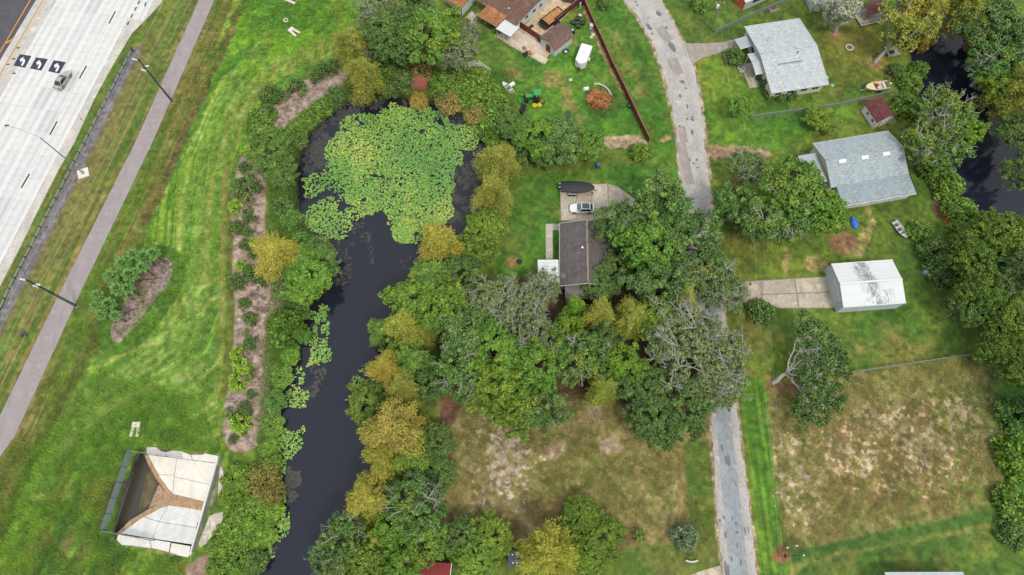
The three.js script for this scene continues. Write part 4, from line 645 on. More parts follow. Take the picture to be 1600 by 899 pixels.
{ // maroon barn roofed shed
  const R = rectOf([[1357.5, 161], [1386, 151.5], [1396.5, 184], [1367, 193]], 2.2), t = thing('barn_shed', 'maroon gambrel roofed shed with white walls beside the beached boat', 'shed', R.pos, R.turn + Math.PI / 2), L = R.W - 0.3, W = R.L - 0.3, e = 2, m = 3.0, rd = 3.45;
  const hw = W / 2 + 0.15, q = W * 0.27; part(t, 'roof', ext([[-hw, e], [-q, m], [0, rd], [q, m], [hw, e], [hw, e - 0.1], [q - 0.04, m - 0.12], [0, rd - 0.12], [-q + 0.04, m - 0.12], [-hw, e - 0.1]], L + 0.3), H.maroon);
  for (const s of [-1, 1]) { part(t, 'wall', box(L, e - 0.05, 0.12, 0, 0, s * (W / 2 - 0.06)), M.white); part(t, 'end_wall', ext([[-W / 2, 0], [W / 2, 0], [W / 2, e - 0.1], [q - 0.1, m - 0.16], [0, rd - 0.16], [-q + 0.1, m - 0.16], [-W / 2, e - 0.1]], 0.12, s > 0 ? L / 2 - 0.11 : -L / 2 - 0.01), M.white); }
  for (const z of [-0.5, 0.5]) part(t, 'door', box(0.06, 1.7, 0.9, -L / 2 - 0.05, 0.05, z), M.white); part(t, 'trim', [box(0.07, 1.8, 0.08, -L / 2 - 0.05, 0.05, 0), box(0.07, 1.8, 0.08, -L / 2 - 0.05, 0.05, -1), box(0.07, 1.8, 0.08, -L / 2 - 0.05, 0.05, 1)], H.maroon);
  for (const x of [-0.25, 0.15]) windowOn(t, L * x, 1.2, -W / 2 - 0.01, 0.6, 0.6, Math.PI);
}
{ // house corner at the top edge, orange gable
  const A = P(1160, 16), B = P(1192, 2), ang = heading(A, B), t = thing('orange_gable_house', 'house cut by the top edge with an orange end wall', 'house', A, ang), L = 18, W = 9;
  part(t, 'wall', box(L, 2.6, 0.18, L / 2, 0, 0), H.wallGrey); part(t, 'end_wall', ext([[-W, 0], [0, 0], [0, 2.5], [-W / 2, 4], [-W, 2.5]], 0.18, 0), H.orange);
  part(t, 'wall', box(L, 2.6, 0.18, L / 2, 0, -W), H.wallGrey);
  part(t, 'roof', ext([[-W - 0.3, 2.5], [-W / 2, 4.2], [0.3, 2.5], [0.3, 2.38], [-W / 2, 4.08], [-W - 0.3, 2.38]], L + 0.5, -0.3), worn(226, 226, 226, 5, 0.2));
  windowOn(t, 3.2, 1.5, 0.11, 2.2, 1.1, 0); windowOn(t, 9, 1.5, 0.11, 1.4, 1.1, 0); for (const z of [-2.6, -6]) windowOn(t, -0.12, 1.5, z, 1.2, 1, -Math.PI / 2);
}
{ // white shed at the top edge
  const R = rectOf([[1264, -20], [1290, -22], [1292, 4], [1271, 8]], 2.4), t = thing('white_shed', 'small white roofed shed cut by the top edge', 'shed', R.pos, R.turn);
  part(t, 'roof', metric(box(R.L, 0.12, R.W, 0, 2.4)), H.tin); part(t, 'wall', metric(box(R.L - 0.4, 2.38, R.W - 0.4)), H.wallGrey);
}
{ // dock hut by the canal
  const R = rectOf([[1350, 4], [1381, -3], [1386, 15], [1354, 23]], 2.5), t = thing('canal_hut', 'dark red roofed hut with a wooden deck beside the canal', 'hut', R.pos, R.turn);
  part(t, 'roof', ext([[-R.W / 2, 2.3], [0, 3.0], [R.W / 2, 2.3], [R.W / 2, 2.2], [0, 2.9], [-R.W / 2, 2.2]], R.L), H.maroon);
  for (const x of [-1, 1]) for (const z of [-1, 1]) part(t, 'post', box(0.14, 2.3, 0.14, x * (R.L / 2 - 0.3), 0, z * (R.W / 2 - 0.3)), M.wood);
  for (let i = 0; i < 8; i++) part(t, 'deck_plank', box(R.L + 1.6, 0.08, R.W / 8 + 0.08, -0.3, 0.35, -R.W / 2 + (i + 0.5) * (R.W / 8 + 0.14)), M.timber);
  part(t, 'rail', [beam(V(-R.L / 2 - 1, 1.2, R.W / 2 + 0.7), V(R.L / 2, 1.2, R.W / 2 + 0.7), 0.1, 0.12), beam(V(-R.L / 2 - 1, 0.8, R.W / 2 + 0.7), V(R.L / 2, 0.8, R.W / 2 + 0.7), 0.06, 0.1)], M.timber);
  for (const x of [-0.6, -0.2, 0.2, 0.5]) part(t, 'rail_post', box(0.1, 1.2, 0.1, R.L * x, 0, R.W / 2 + 0.7), M.timber);
}
{ // red metal roof at the bottom edge
  const R = rectOf([[656, 877], [705, 881], [702, 912], [652, 908]], 2.6), t = thing('red_roof_shed', 'red metal roofed shed half hidden under trees at the bottom edge', 'shed', R.pos, R.turn), n = 8;
  for (let i = 0; i < n; i++) part(t, 'roof_panel', [box(R.L / n - 0.04, 0.05, R.W, -R.L / 2 + R.L / n * (i + 0.5), 2.6, 0), box(0.05, 0.09, R.W, -R.L / 2 + R.L / n * (i + 1) - 0.02, 2.6, 0)], H.red);
  part(t, 'roof_edge', box(0.1, 0.16, R.W, R.L / 2 + 0.05, 2.55, 0), M.white); part(t, 'wall', metric(box(R.L - 0.5, 2.58, R.W - 0.5)), MAT(120, 70, 60));
}
{ // dark flat shed
  const R = rectOf([[797, 860], [814, 860], [815, 886], [790, 887]], 2.4), t = thing('dark_shed', 'dark flat roofed shed with small white roof vents beside the yellow tree', 'shed', R.pos, R.turn);
  part(t, 'roof', metric(box(R.L, 0.14, R.W, 0, 2.4)), H.dark); part(t, 'wall', metric(box(R.L - 0.3, 2.38, R.W - 0.3)), MAT(90, 80, 74));
  for (const [x, z] of [[-0.14, -0.24], [0.14, -0.24], [-0.12, 0.24], [0.16, 0.24]]) part(t, 'roof_vent', cyl(0.14, 0.1, 0.16, R.L * x, 2.54, R.W * z, 10), M.paintWhite);
}
{ // roof edge cut by the bottom of the frame
  const R = rectOf([[1392, 895.5], [1512, 895], [1516, 960], [1390, 960]], 3), t = thing('white_roof_house', 'pale roofed house just entering the bottom edge of the photo', 'house', R.pos, R.turn);
  gableWalls(t, R.L - 1, R.W - 1, 3, 4.2, H.cream); gable(t, R.L - 1, R.W - 1, 3, 4.2, worn(210, 220, 226, 5, 0.15), 0.5);
}
// ------------------------------------------------------------------ chain link enclosures and fences
const linkMap = tex(64, (x, y) => { const a = Math.abs(((x + y) * 2) % 1 - 0.5), b = Math.abs(((x - y + 2) * 2) % 1 - 0.5), v = Math.min(a, b) < 0.17 ? 255 : 0; return [v, v, v]; }, false); linkMap.repeat.set(5, 5);
const linkMat = new THREE.MeshStandardMaterial({ color: col(150, 166, 168), roughness: 0.6, alphaMap: linkMap, transparent: true, side: THREE.DoubleSide });
const denseMap = tex(64, (x, y) => { const a = Math.abs(((x + y) * 2) % 1 - 0.5), b = Math.abs(((x - y + 2) * 2) % 1 - 0.5), v = Math.min(a, b) < 0.3 ? 255 : 0; return [v, v, v]; }, false); denseMap.repeat.set(5, 5);
const denseMat = linkMat.clone(); denseMat.alphaMap = denseMap; denseMat.color = col(158, 176, 178);
function chainFence(name, label, pxs, h, bay, group, tint = M.galv, web = linkMat) {
  const pts = pxs.map(([x, y]) => P(x, y)), t = thing(name, label, 'fence', pts[0], 0, group);
  for (let i = 0; i + 1 < pts.length; i++) {
    const a = V().subVectors(pts[i], pts[0]), b = V().subVectors(pts[i + 1], pts[0]), L = a.distanceTo(b), n = Math.max(1, Math.round(L / bay));
    for (let k = 0; k < n; k++) {
      const c = a.clone().lerp(b, k / n), d = a.clone().lerp(b, (k + 1) / n), g = new THREE.PlaneGeometry(c.distanceTo(d) - 0.06, h - 0.08), uv = g.attributes.uv;
      for (let q = 0; q < uv.count; q++) uv.setXY(q, uv.getX(q) * c.distanceTo(d), uv.getY(q) * h);
      const m = part(t, 'mesh_panel', g, web); m.position.set((c.x + d.x) / 2, h / 2, (c.z + d.z) / 2); m.rotation.y = heading(c, d);
      part(t, 'post', cyl(0.045, 0.045, h + 0.06, c.x, 0, c.z, 7), tint);
    }
    part(t, 'post', cyl(0.05, 0.05, h + 0.08, b.x, 0, b.z, 7), tint);
    part(t, 'top_rail', bar(V(a.x, h, a.z), V(b.x, h, b.z), 0.035, 6), tint);
  }
  return t;
}
chainFence('chain_fence', 'chain link fence along the top of the dry lot, below the metal garage', [[1314, 586], [1532, 553.5]], 1.5, 3);
chainFence('chain_fence', 'low chain link fence passing above the maroon barn shed', [[1172, 186], [1300, 168], [1390, 148]], 1.2, 3);
chainFence('chain_fence', 'chain link fence slanting up from the utility pole at the top edge', [[1116, 53], [1166, 30], [1232, 2]], 1.3, 3);
chainFence('chain_fence', 'chain link fence around the garden of the top house by the ladder', [[700, 112], [731, 113]], 1.2, 2);
{ // red board fence
  const px = [[866, 38], [905, 6], [912, 8], [925, 38], [941, 72], [955, 104], [972, 138], [988, 172], [1001, 200], [1013, 224]], pts = px.map(([x, y]) => P(x, y)), t = thing('board_fence', 'long dark red board fence around the garden of the top house', 'fence', pts[0]);
  const r = rngOf(3), bs = [M.redWood, worn(104, 46, 44, 2.5, 0.4), worn(134, 62, 54, 2.5, 0.4)], bg = box(0.5, 1.75, 0.04), h = 1.8;
  for (let i = 0; i + 1 < pts.length; i++) {
    const a = V().subVectors(pts[i], pts[0]), b = V().subVectors(pts[i + 1], pts[0]), L = a.distanceTo(b), n = Math.round(L / 0.53), ang = heading(a, b);
    for (let k = 0; k < n; k++) { const c = a.clone().lerp(b, (k + 0.5) / n), m = part(t, 'board', bg, bs[Math.floor(r() * 3)]); m.position.set(c.x, 0.04 + r() * 0.06, c.z); m.rotation.y = ang; }
    const s = V(-(b.z - a.z), 0, b.x - a.x).normalize().multiplyScalar(0.07);
    for (const y of [0.4, 1.4]) part(t, 'rail', beam(V(a.x + s.x, y, a.z + s.z), V(b.x + s.x, y, b.z + s.z), 0.05, 0.1), bs[1]);
    part(t, 'cap_rail', beam(V(a.x, h + 0.08, a.z), V(b.x, h + 0.08, b.z), 0.16, 0.05), worn(158, 110, 92, 2, 0.3));
    part(t, 'post', box(0.14, h + 0.05, 0.14, a.x + s.x * 1.6, 0, a.z + s.z * 1.6), bs[1]);
  }
  const a = P(812, 43), b = P(846, 66), y = thing('board_fence', 'short red board fence between the patio and the work yard', 'fence', a, heading(a, b)), L = a.distanceTo(b), n = Math.round(L / 0.53);
  for (let k = 0; k < n; k++) part(y, 'board', bg, bs[Math.floor(r() * 3)]).position.set((k + 0.5) * L / n, 0.03, 0);
  for (const h2 of [0.4, 1.5]) part(y, 'rail', beam(V(0, h2, -0.06), V(L, h2, -0.06), 0.05, 0.1), bs[1]); for (const k of [0, 0.5, 1]) part(y, 'post', box(0.13, 1.9, 0.13, L * k, 0, -0.12), bs[1]);
}
// ------------------------------------------------------------------ spillway of the drainage pond, lower left
{
  const c0 = P(255, 778, 0), O = c0.clone(), t = thing('concrete_spillway', 'white concrete spillway basin inside a chain link fence at the lower left', 'spillway', O);
  const q = (px, py, h) => { const p = P(px, py, h); return [p.x - O.x, h, p.z - O.z]; };
  const sheet = (name, pts, mat) => { const u = pts.map(([x, y, z]) => [x, y - 0.25, z]), n = pts.length, f = [[...pts.keys()].reverse(), [...Array(n).keys()].map((i) => n + i)]; for (let i = 0; i < n; i++) f.push([i, (i + 1) % n, n + (i + 1) % n, n + i]); return part(t, name, tri([...pts, ...u], f), mat); };
  const cr = worn(238, 234, 222, 6, 0.14), cr2 = worn(232, 233, 228, 6, 0.14), stain = worn(176, 146, 112, 2.4, 0.4), sed = worn(176, 146, 118, 2.6, 0.45);
  const D = -1.5, E = -1.15;                              // channel floor, foot of the side slopes
  // upper side slope in four slabs, lower side slope in four
  sheet('concrete_slab', [q(231, 711, 0.04), q(276, 716.5, 0.04), q(271.6, 742.5, -0.55), q(247, 742, -0.7)], cr); sheet('concrete_slab', [q(276.6, 716.6, 0.04), q(341, 725, 0.04), q(335, 759, -0.62), q(272.2, 745, -0.6)], cr);
  sheet('concrete_slab', [q(247.4, 742.6, -0.71), q(271.4, 743, -0.56), q(269.6, 771, E), q(262, 764, E)], cr); sheet('concrete_slab', [q(272, 745.4, -0.6), q(334.8, 759.6, -0.62), q(327, 786, E), q(270.2, 772, E)], cr);
  sheet('concrete_slab', [q(189, 834, 0.04), q(238, 842, 0.04), q(248, 816, -0.6), q(223, 808, -0.7)], cr2); sheet('concrete_slab', [q(238.6, 842, 0.04), q(299, 851, 0.04), q(310, 826, -0.62), q(248.6, 816, -0.6)], cr2);
  sheet('concrete_slab', [q(223.6, 807.4, -0.7), q(248.2, 815.4, -0.6), q(262.4, 790, E), q(250, 794, E)], cr2); sheet('concrete_slab', [q(249, 815.4, -0.6), q(310.2, 825.4, -0.62), q(322, 799, E), q(263, 790, E)], cr2);
  // stained kerbs and channel floor
  sheet('channel_floor', [q(268, 770, E - 0.02), q(327, 785, E - 0.02), q(322, 800, E - 0.02), q(262, 791, E - 0.02), q(256, 781, E - 0.02)], stain);
  const band = (a, b) => { for (let i = 0; i + 1 < a.length; i++) sheet('stained_kerb', [a[i], a[i + 1], b[i + 1], b[i]], stain); };
  band([q(225, 711, 0.02), q(232, 728, -0.35), q(246, 752, -0.9), q(258, 768, E), q(266, 778, E)], [q(231.4, 711, 0.05), q(239, 728, -0.33), q(252, 748, -0.84), q(262.4, 764, E + 0.03), q(270, 772, E + 0.03)]);
  band([q(183, 833, 0.02), q(203, 813, -0.4), q(228, 798, -0.9), q(246, 789, E), q(262, 786, E)], [q(189, 835, 0.05), q(212, 815, -0.45), q(236, 802.6, -0.86), q(250, 794.6, E + 0.03), q(263, 791, E + 0.03)]);
  sheet('sediment', [q(248, 757, -1.3), q(258, 769, -1.2), q(266, 779, -1.18), q(260, 786, -1.18), q(246, 789, -1.22), q(232, 795, -1.3), q(239, 783, -1.36), q(242, 770, -1.36)], sed);
  struct('basin_water', poly(pix([[226, 708], [233, 728], [247, 752], [262, 776], [250, 792], [229, 798], [204, 814], [182, 836], [160, 830], [200, 704]], -1.42), -1.42), new THREE.MeshPhysicalMaterial({ color: col(74, 72, 62), roughness: 0.12, ior: 1.33 }));
  struct('basin_algae', poly(pix([[238, 722], [246, 754], [240, 770], [236, 786], [216, 800], [222, 770], [228, 744]], -1.41), -1.41), worn(98, 90, 58, 3, 0.6));
  // rims: broken-edged aprons, right wall
  const rim = (name, pts) => sheet(name, pts.map((p) => q(...p)), M.concreteWhite);
  rim('apron', [[229, 699.5, 0.06], [243, 699, 0.06], [251, 705, 0.06], [258, 707, 0.06], [262, 713.5, 0.06], [229, 710, 0.06]]); rim('apron', [[258.6, 707, 0.07], [270, 704.5, 0.07], [284, 706, 0.07], [297, 711, 0.07], [300, 719, 0.07], [263, 714, 0.07]]); rim('apron', [[298, 711, 0.06], [316, 711, 0.06], [320, 709, 0.06], [341, 713, 0.06], [337, 723.6, 0.06], [301, 719, 0.06]]);
  rim('apron', [[184, 836, 0.06], [232, 842, 0.06], [236, 857, 0.06], [206, 853, 0.06], [190, 852, 0.06], [182, 844, 0.06]]); rim('apron', [[233, 842.5, 0.07], [266, 848, 0.07], [263, 863, 0.07], [245, 858, 0.07], [237, 857, 0.07]]); rim('apron', [[268, 849, 0.06], [297, 854, 0.06], [294, 871.5, 0.06], [277, 868, 0.06], [265, 863.4, 0.06]]);
  { const a = q(340, 716, 0), b = q(297, 868, 0); part(t, 'end_wall', beam(V(a[0], -0.3, a[2]), V(b[0], -0.3, b[2]), 0.3, 0.9), M.concreteWhite); const c = q(215, 707, 0), d = q(174, 833, 0); part(t, 'back_wall', beam(V(c[0], -0.95, c[2]), V(d[0], -0.95, d[2]), 0.3, 1.2), worn(84, 80, 70, 3, 0.4)); }
  struct('spillway_bank', poly(pix([[217, 703], [214, 722], [207, 740], [197, 766], [186, 796], [178, 820], [174, 838], [158, 836], [203, 702]], -0.35), -0.35, 0.15), worn(70, 68, 40, 2, 0.7));
  chainFence('chain_fence', 'grey chain link fence panel wall on the left edge of the spillway', [[207, 707], [166, 829]], 1.9, 2.3, undefined, M.darkSteel, denseMat);
  chainFence('chain_fence', 'chain link fence over the top apron of the spillway', [[208, 706.5], [285, 715.5]], 1.6, 2.6);
  chainFence('chain_fence', 'chain link fence over the bottom apron of the spillway', [[167, 830], [242, 845]], 1.6, 2.6);
  chainFence('chain_fence', 'chain link fence along the right end wall of the spillway', [[349, 716], [306, 862]], 1.5, 2.6);
  // pale riprap strip outside the right wall
  for (const [c, l] of [[[[343, 724], [348, 735], [352, 760], [348, 790], [340, 770], [342, 745]], 'pale concrete strip outside the upper right corner of the spillway'], [[[327, 806], [348, 800], [347, 815], [322, 850], [312, 856], [310, 850]], 'pale rubble strip outside the lower right corner of the spillway']]) { const m = struct('rubble_strip', poly(pix(c), 0.03, 0.1), worn(206, 198, 182, 2, 0.5)); m.userData.label = l; }
}
// ------------------------------------------------------------------ poles, guard rail, wires
function topOf(b, px, py) { let best = 1e9, h0 = 5; for (let h = 1; h < 40; h += 0.1) { const p = P(px, py, h), d = Math.hypot(p.x - b.x, p.z - b.z); if (d < best) { best = d; h0 = h; } } return P(px, py, h0); }
const wireMat = MAT(196, 200, 190, { roughness: 0.6 });
function wire(label, a, b, sag = 0.8, rad = 0.02) { const m = a.clone().lerp(b, 0.5); m.y -= sag; const pts = []; for (let k = 0; k <= 16; k++) { const t = k / 16, u = 1 - t; pts.push(V(a.x * u * u + 2 * m.x * u * t + b.x * t * t, a.y * u * u + 2 * m.y * u * t + b.y * t * t, a.z * u * u + 2 * m.z * u * t + b.z * t * t)); } return solo('power_line', label, 'power line', new THREE.TubeGeometry(new THREE.CatmullRomCurve3(pts), 24, rad, 4), wireMat, undefined, 0, 'wires of the highway power line'); }
function powerPole(label, bx, by, tx, ty) {
  const b = P(bx, by), tp = topOf(b, tx, ty), t = thing('power_pole', label, 'power pole', b), H = tp.y, dx = (tp.x - b.x), dz = tp.z - b.z;
  part(t, 'pole', bar(V(), V(dx, H, dz), 0.24, 12, 0.14), M.polePaint); part(t, 'base', cyl(0.34, 0.3, 0.25, 0, 0, 0), M.concreteOld);
  const nx = -HD[1], nz = HD[0], tips = [];
  for (let k = 0; k < 3; k++) { const y = H - 0.5 - k * 1.5, x = dx * y / H, z = dz * y / H, s = k % 2 ? -1 : 1, e = V(x + nx * 1.15 * s, y + 0.3, z + nz * 1.15 * s), arm = part(t, 'insulator_arm', bar(V(x, y, z), e, 0.07, 8, 0.05), M.galv); for (let q = 0; q < 4; q++) part(arm, 'insulator', new THREE.CylinderGeometry(0.13, 0.17, 0.09, 10).translate(lerp(x, e.x, 0.45 + q * 0.17), lerp(y, e.y, 0.45 + q * 0.17), lerp(z, e.z, 0.45 + q * 0.17)), M.white); tips.push(e.clone().add(b)); }
  const neutral = V(dx * 0.6 + b.x + nx * 0.25, H * 0.62, dz * 0.6 + b.z + nz * 0.25); tips.push(neutral);
  part(t, 'conduit', bar(V(0.26, 0, 0.1), V(0.22 + dx * 0.5, H * 0.5, 0.08 + dz * 0.5), 0.04), M.galv);
  return tips;
}
{
  const a = powerPole('dark power pole right of the guard rail, higher of two beside the path', 270, 160, 215, 92), b = powerPole('dark power pole crossing the grey path, lower of two', 120, 479, 40, 437);
  const L = ['outermost top wire', 'middle wire', 'inner wire', 'lowest wire'];
  for (let k = 0; k < 4; k++) { wire(L[k] + ' of the power line between the two dark poles', a[k], b[k], 1); const d = V().subVectors(a[k], b[k]); wire(L[k] + ' of the power line running off the top of the photo', a[k], a[k].clone().add(d), 1); wire(L[k] + ' of the power line running off the left of the photo', b[k], b[k].clone().sub(d), 1); }
}
{ // street lamp on a concrete pad, its arm over the lanes
  const b = P(130, 271), tp = topOf(b, 62, 215), t = thing('street_lamp', 'tall silver street lamp on a white concrete pad behind the guard rail', 'street lamp', b), h = tp.y, head = P(10, 196, h + 0.8).sub(b);
  part(t, 'pad', metric(box(2.1, 0.14, 2.1, 0, 0, 0, 0.4)), M.concreteWhite); part(t, 'pole', bar(V(), V(tp.x - b.x, h, tp.z - b.z), 0.15, 10, 0.09), M.galv); part(t, 'arm', new THREE.TubeGeometry(new THREE.CatmullRomCurve3([V(tp.x - b.x, h, tp.z - b.z), V(lerp(tp.x - b.x, head.x, 0.3), h + 0.7, lerp(tp.z - b.z, head.z, 0.3)), head]), 10, 0.05, 6), M.galv);
  part(t, 'lamp_head', rbox(0.75, 0.14, 0.34, head.x, head.y - 0.1, head.z, 0.06), M.darkSteel); part(t, 'base_plate', cyl(0.3, 0.26, 0.35, 0, 0.14, 0), M.galv);
  const b2 = P(137, 195), t2 = thing('sign_post', 'thin grey sign post at the highway edge above the street lamp', 'post', b2), q = topOf(b2, 124, 184); part(t2, 'post', bar(V(), V(q.x - b2.x, q.y, q.z - b2.z), 0.06, 6, 0.05), M.galv); part(t2, 'marker', rbox(0.3, 0.5, 0.05, q.x - b2.x, q.y - 0.5, q.z - b2.z), M.galv);
}
{ // guard rail
  const pts = [[207, 80], [132, 226], [16, 452], [2, 484], [-40, 560]].map(([x, y]) => P(x, y)), t = thing('guard_rail', 'steel guard rail with dark posts along the highway edge', 'guard rail', pts[0]);
  for (let i = 0; i + 1 < pts.length; i++) {
    const a = V().subVectors(pts[i], pts[0]), b = V().subVectors(pts[i + 1], pts[0]), L = a.distanceTo(b), n = Math.max(1, Math.round(L / 2.1)), ang = heading(a, b);
    const g = ext([[-0.05, 0.42], [0.04, 0.47], [-0.04, 0.56], [0.04, 0.65], [-0.05, 0.72], [-0.03, 0.72], [0.07, 0.65], [-0.01, 0.56], [0.07, 0.47], [-0.03, 0.42]], L + 0.05, 0), m = part(t, 'rail', g, M.galv); m.position.copy(a); m.rotation.y = ang;
    for (let k = 0; k < n; k++) { const c = a.clone().lerp(b, k / n), q = V(-(b.z - a.z), 0, b.x - a.x).normalize().multiplyScalar(-0.16); const p = part(t, 'post', box(0.14, 0.78, 0.2, c.x - q.x, 0, c.z - q.z), M.darkSteel); part(p, 'block', box(0.3, 0.3, 0.18, c.x - q.x * 0.4, 0.42, c.z - q.z * 0.4), M.darkSteel); }
  }
  part(t, 'end_terminal', rbox(0.4, 0.7, 0.5, 0, 0.1, 0, 0.1), M.darkSteel);
}
function lanePole(label, bx, by, tx, ty) {
  const b = P(bx, by), tp = topOf(b, tx, ty), t = thing('utility_pole', label, 'utility pole', b), d = V().subVectors(tp, b); part(t, 'pole', bar(V(), d, 0.16, 9, 0.11), M.wood);
  part(t, 'crossarm', beam(V(d.x - 0.9, d.y - 0.4, d.z), V(d.x + 0.9, d.y - 0.4, d.z), 0.1, 0.12), M.wood); for (const s of [-0.8, 0, 0.8]) part(t, 'insulator', cyl(0.09, 0.06, 0.2, d.x + s, d.y - 0.3, d.z, 8), M.white);
  return { t, d, tip: tp };
}
const lp1 = lanePole('wooden utility pole at the top right of the lane', 1112, 48, 1126, 2), lp2 = lanePole('utility pole with a pale blue transformer right of the lane', 1165, 376, 1184, 349);
part(lp1.t, 'transformer', cyl(0.3, 0.3, 0.7, lp1.d.x - 0.3, lp1.d.y - 1.4, lp1.d.z + 0.3), M.white); part(lp2.t, 'transformer', cyl(0.42, 0.42, 0.9, lp2.d.x + 0.1, lp2.d.y - 1.0, lp2.d.z + 0.35), MAT(176, 206, 220)); part(lp2.t, 'bracket', bar(V(lp2.d.x, lp2.d.y - 0.8, lp2.d.z), V(lp2.d.x + 0.4, lp2.d.y - 0.7, lp2.d.z), 0.05), M.galv);
for (const [s, n] of [[-0.8, 'left'], [0.8, 'right']]) { const o = V(s, 0, 0); wire(n + ' wire between the two poles beside the lane', lp1.tip.clone().add(o), lp2.tip.clone().add(o), 0.8, 0.01); wire(n + ' wire from the transformer pole down along the lane', lp2.tip.clone().add(o), P(1232, 920, lp2.tip.y).add(o), 1.2, 0.01); }
{ // mailbox and stakes at the lower lane
  const a = P(1222, 868.5), t = thing('mailbox', 'dark mailbox on a leaning arm at the corner of the dry lot', 'mailbox', a, heading(a, P(1254, 868))); part(t, 'post', box(0.12, 1.15, 0.12, 0, 0, 0), M.wood); part(t, 'box', rbox(0.34, 0.3, 0.6, 0, 1.15, 0, 0.1), M.black); part(t, 'arm', beam(V(-0.3, 1.1, 0), V(2.6, 1.25, 0), 0.09, 0.09), M.black); part(t, 'flag', box(0.03, 0.22, 0.1, 0.19, 1.25, 0.1), M.redWood);
  for (const [x, y, h, l] of [[1228, 856, 0.7, 'short white stake left of the taller one by the mailbox'], [1241, 853, 1.1, 'taller white stake by the mailbox'], [1254, 868, 0.5, 'small white stake right of the mailbox']]) { const s = thing('stake', l, 'stake', P(x, y)); part(s, 'post', box(0.16, h, 0.16), M.paintWhite); part(s, 'cap', rbox(0.22, 0.08, 0.22, 0, h, 0, 0.03), M.paintWhite); }
}
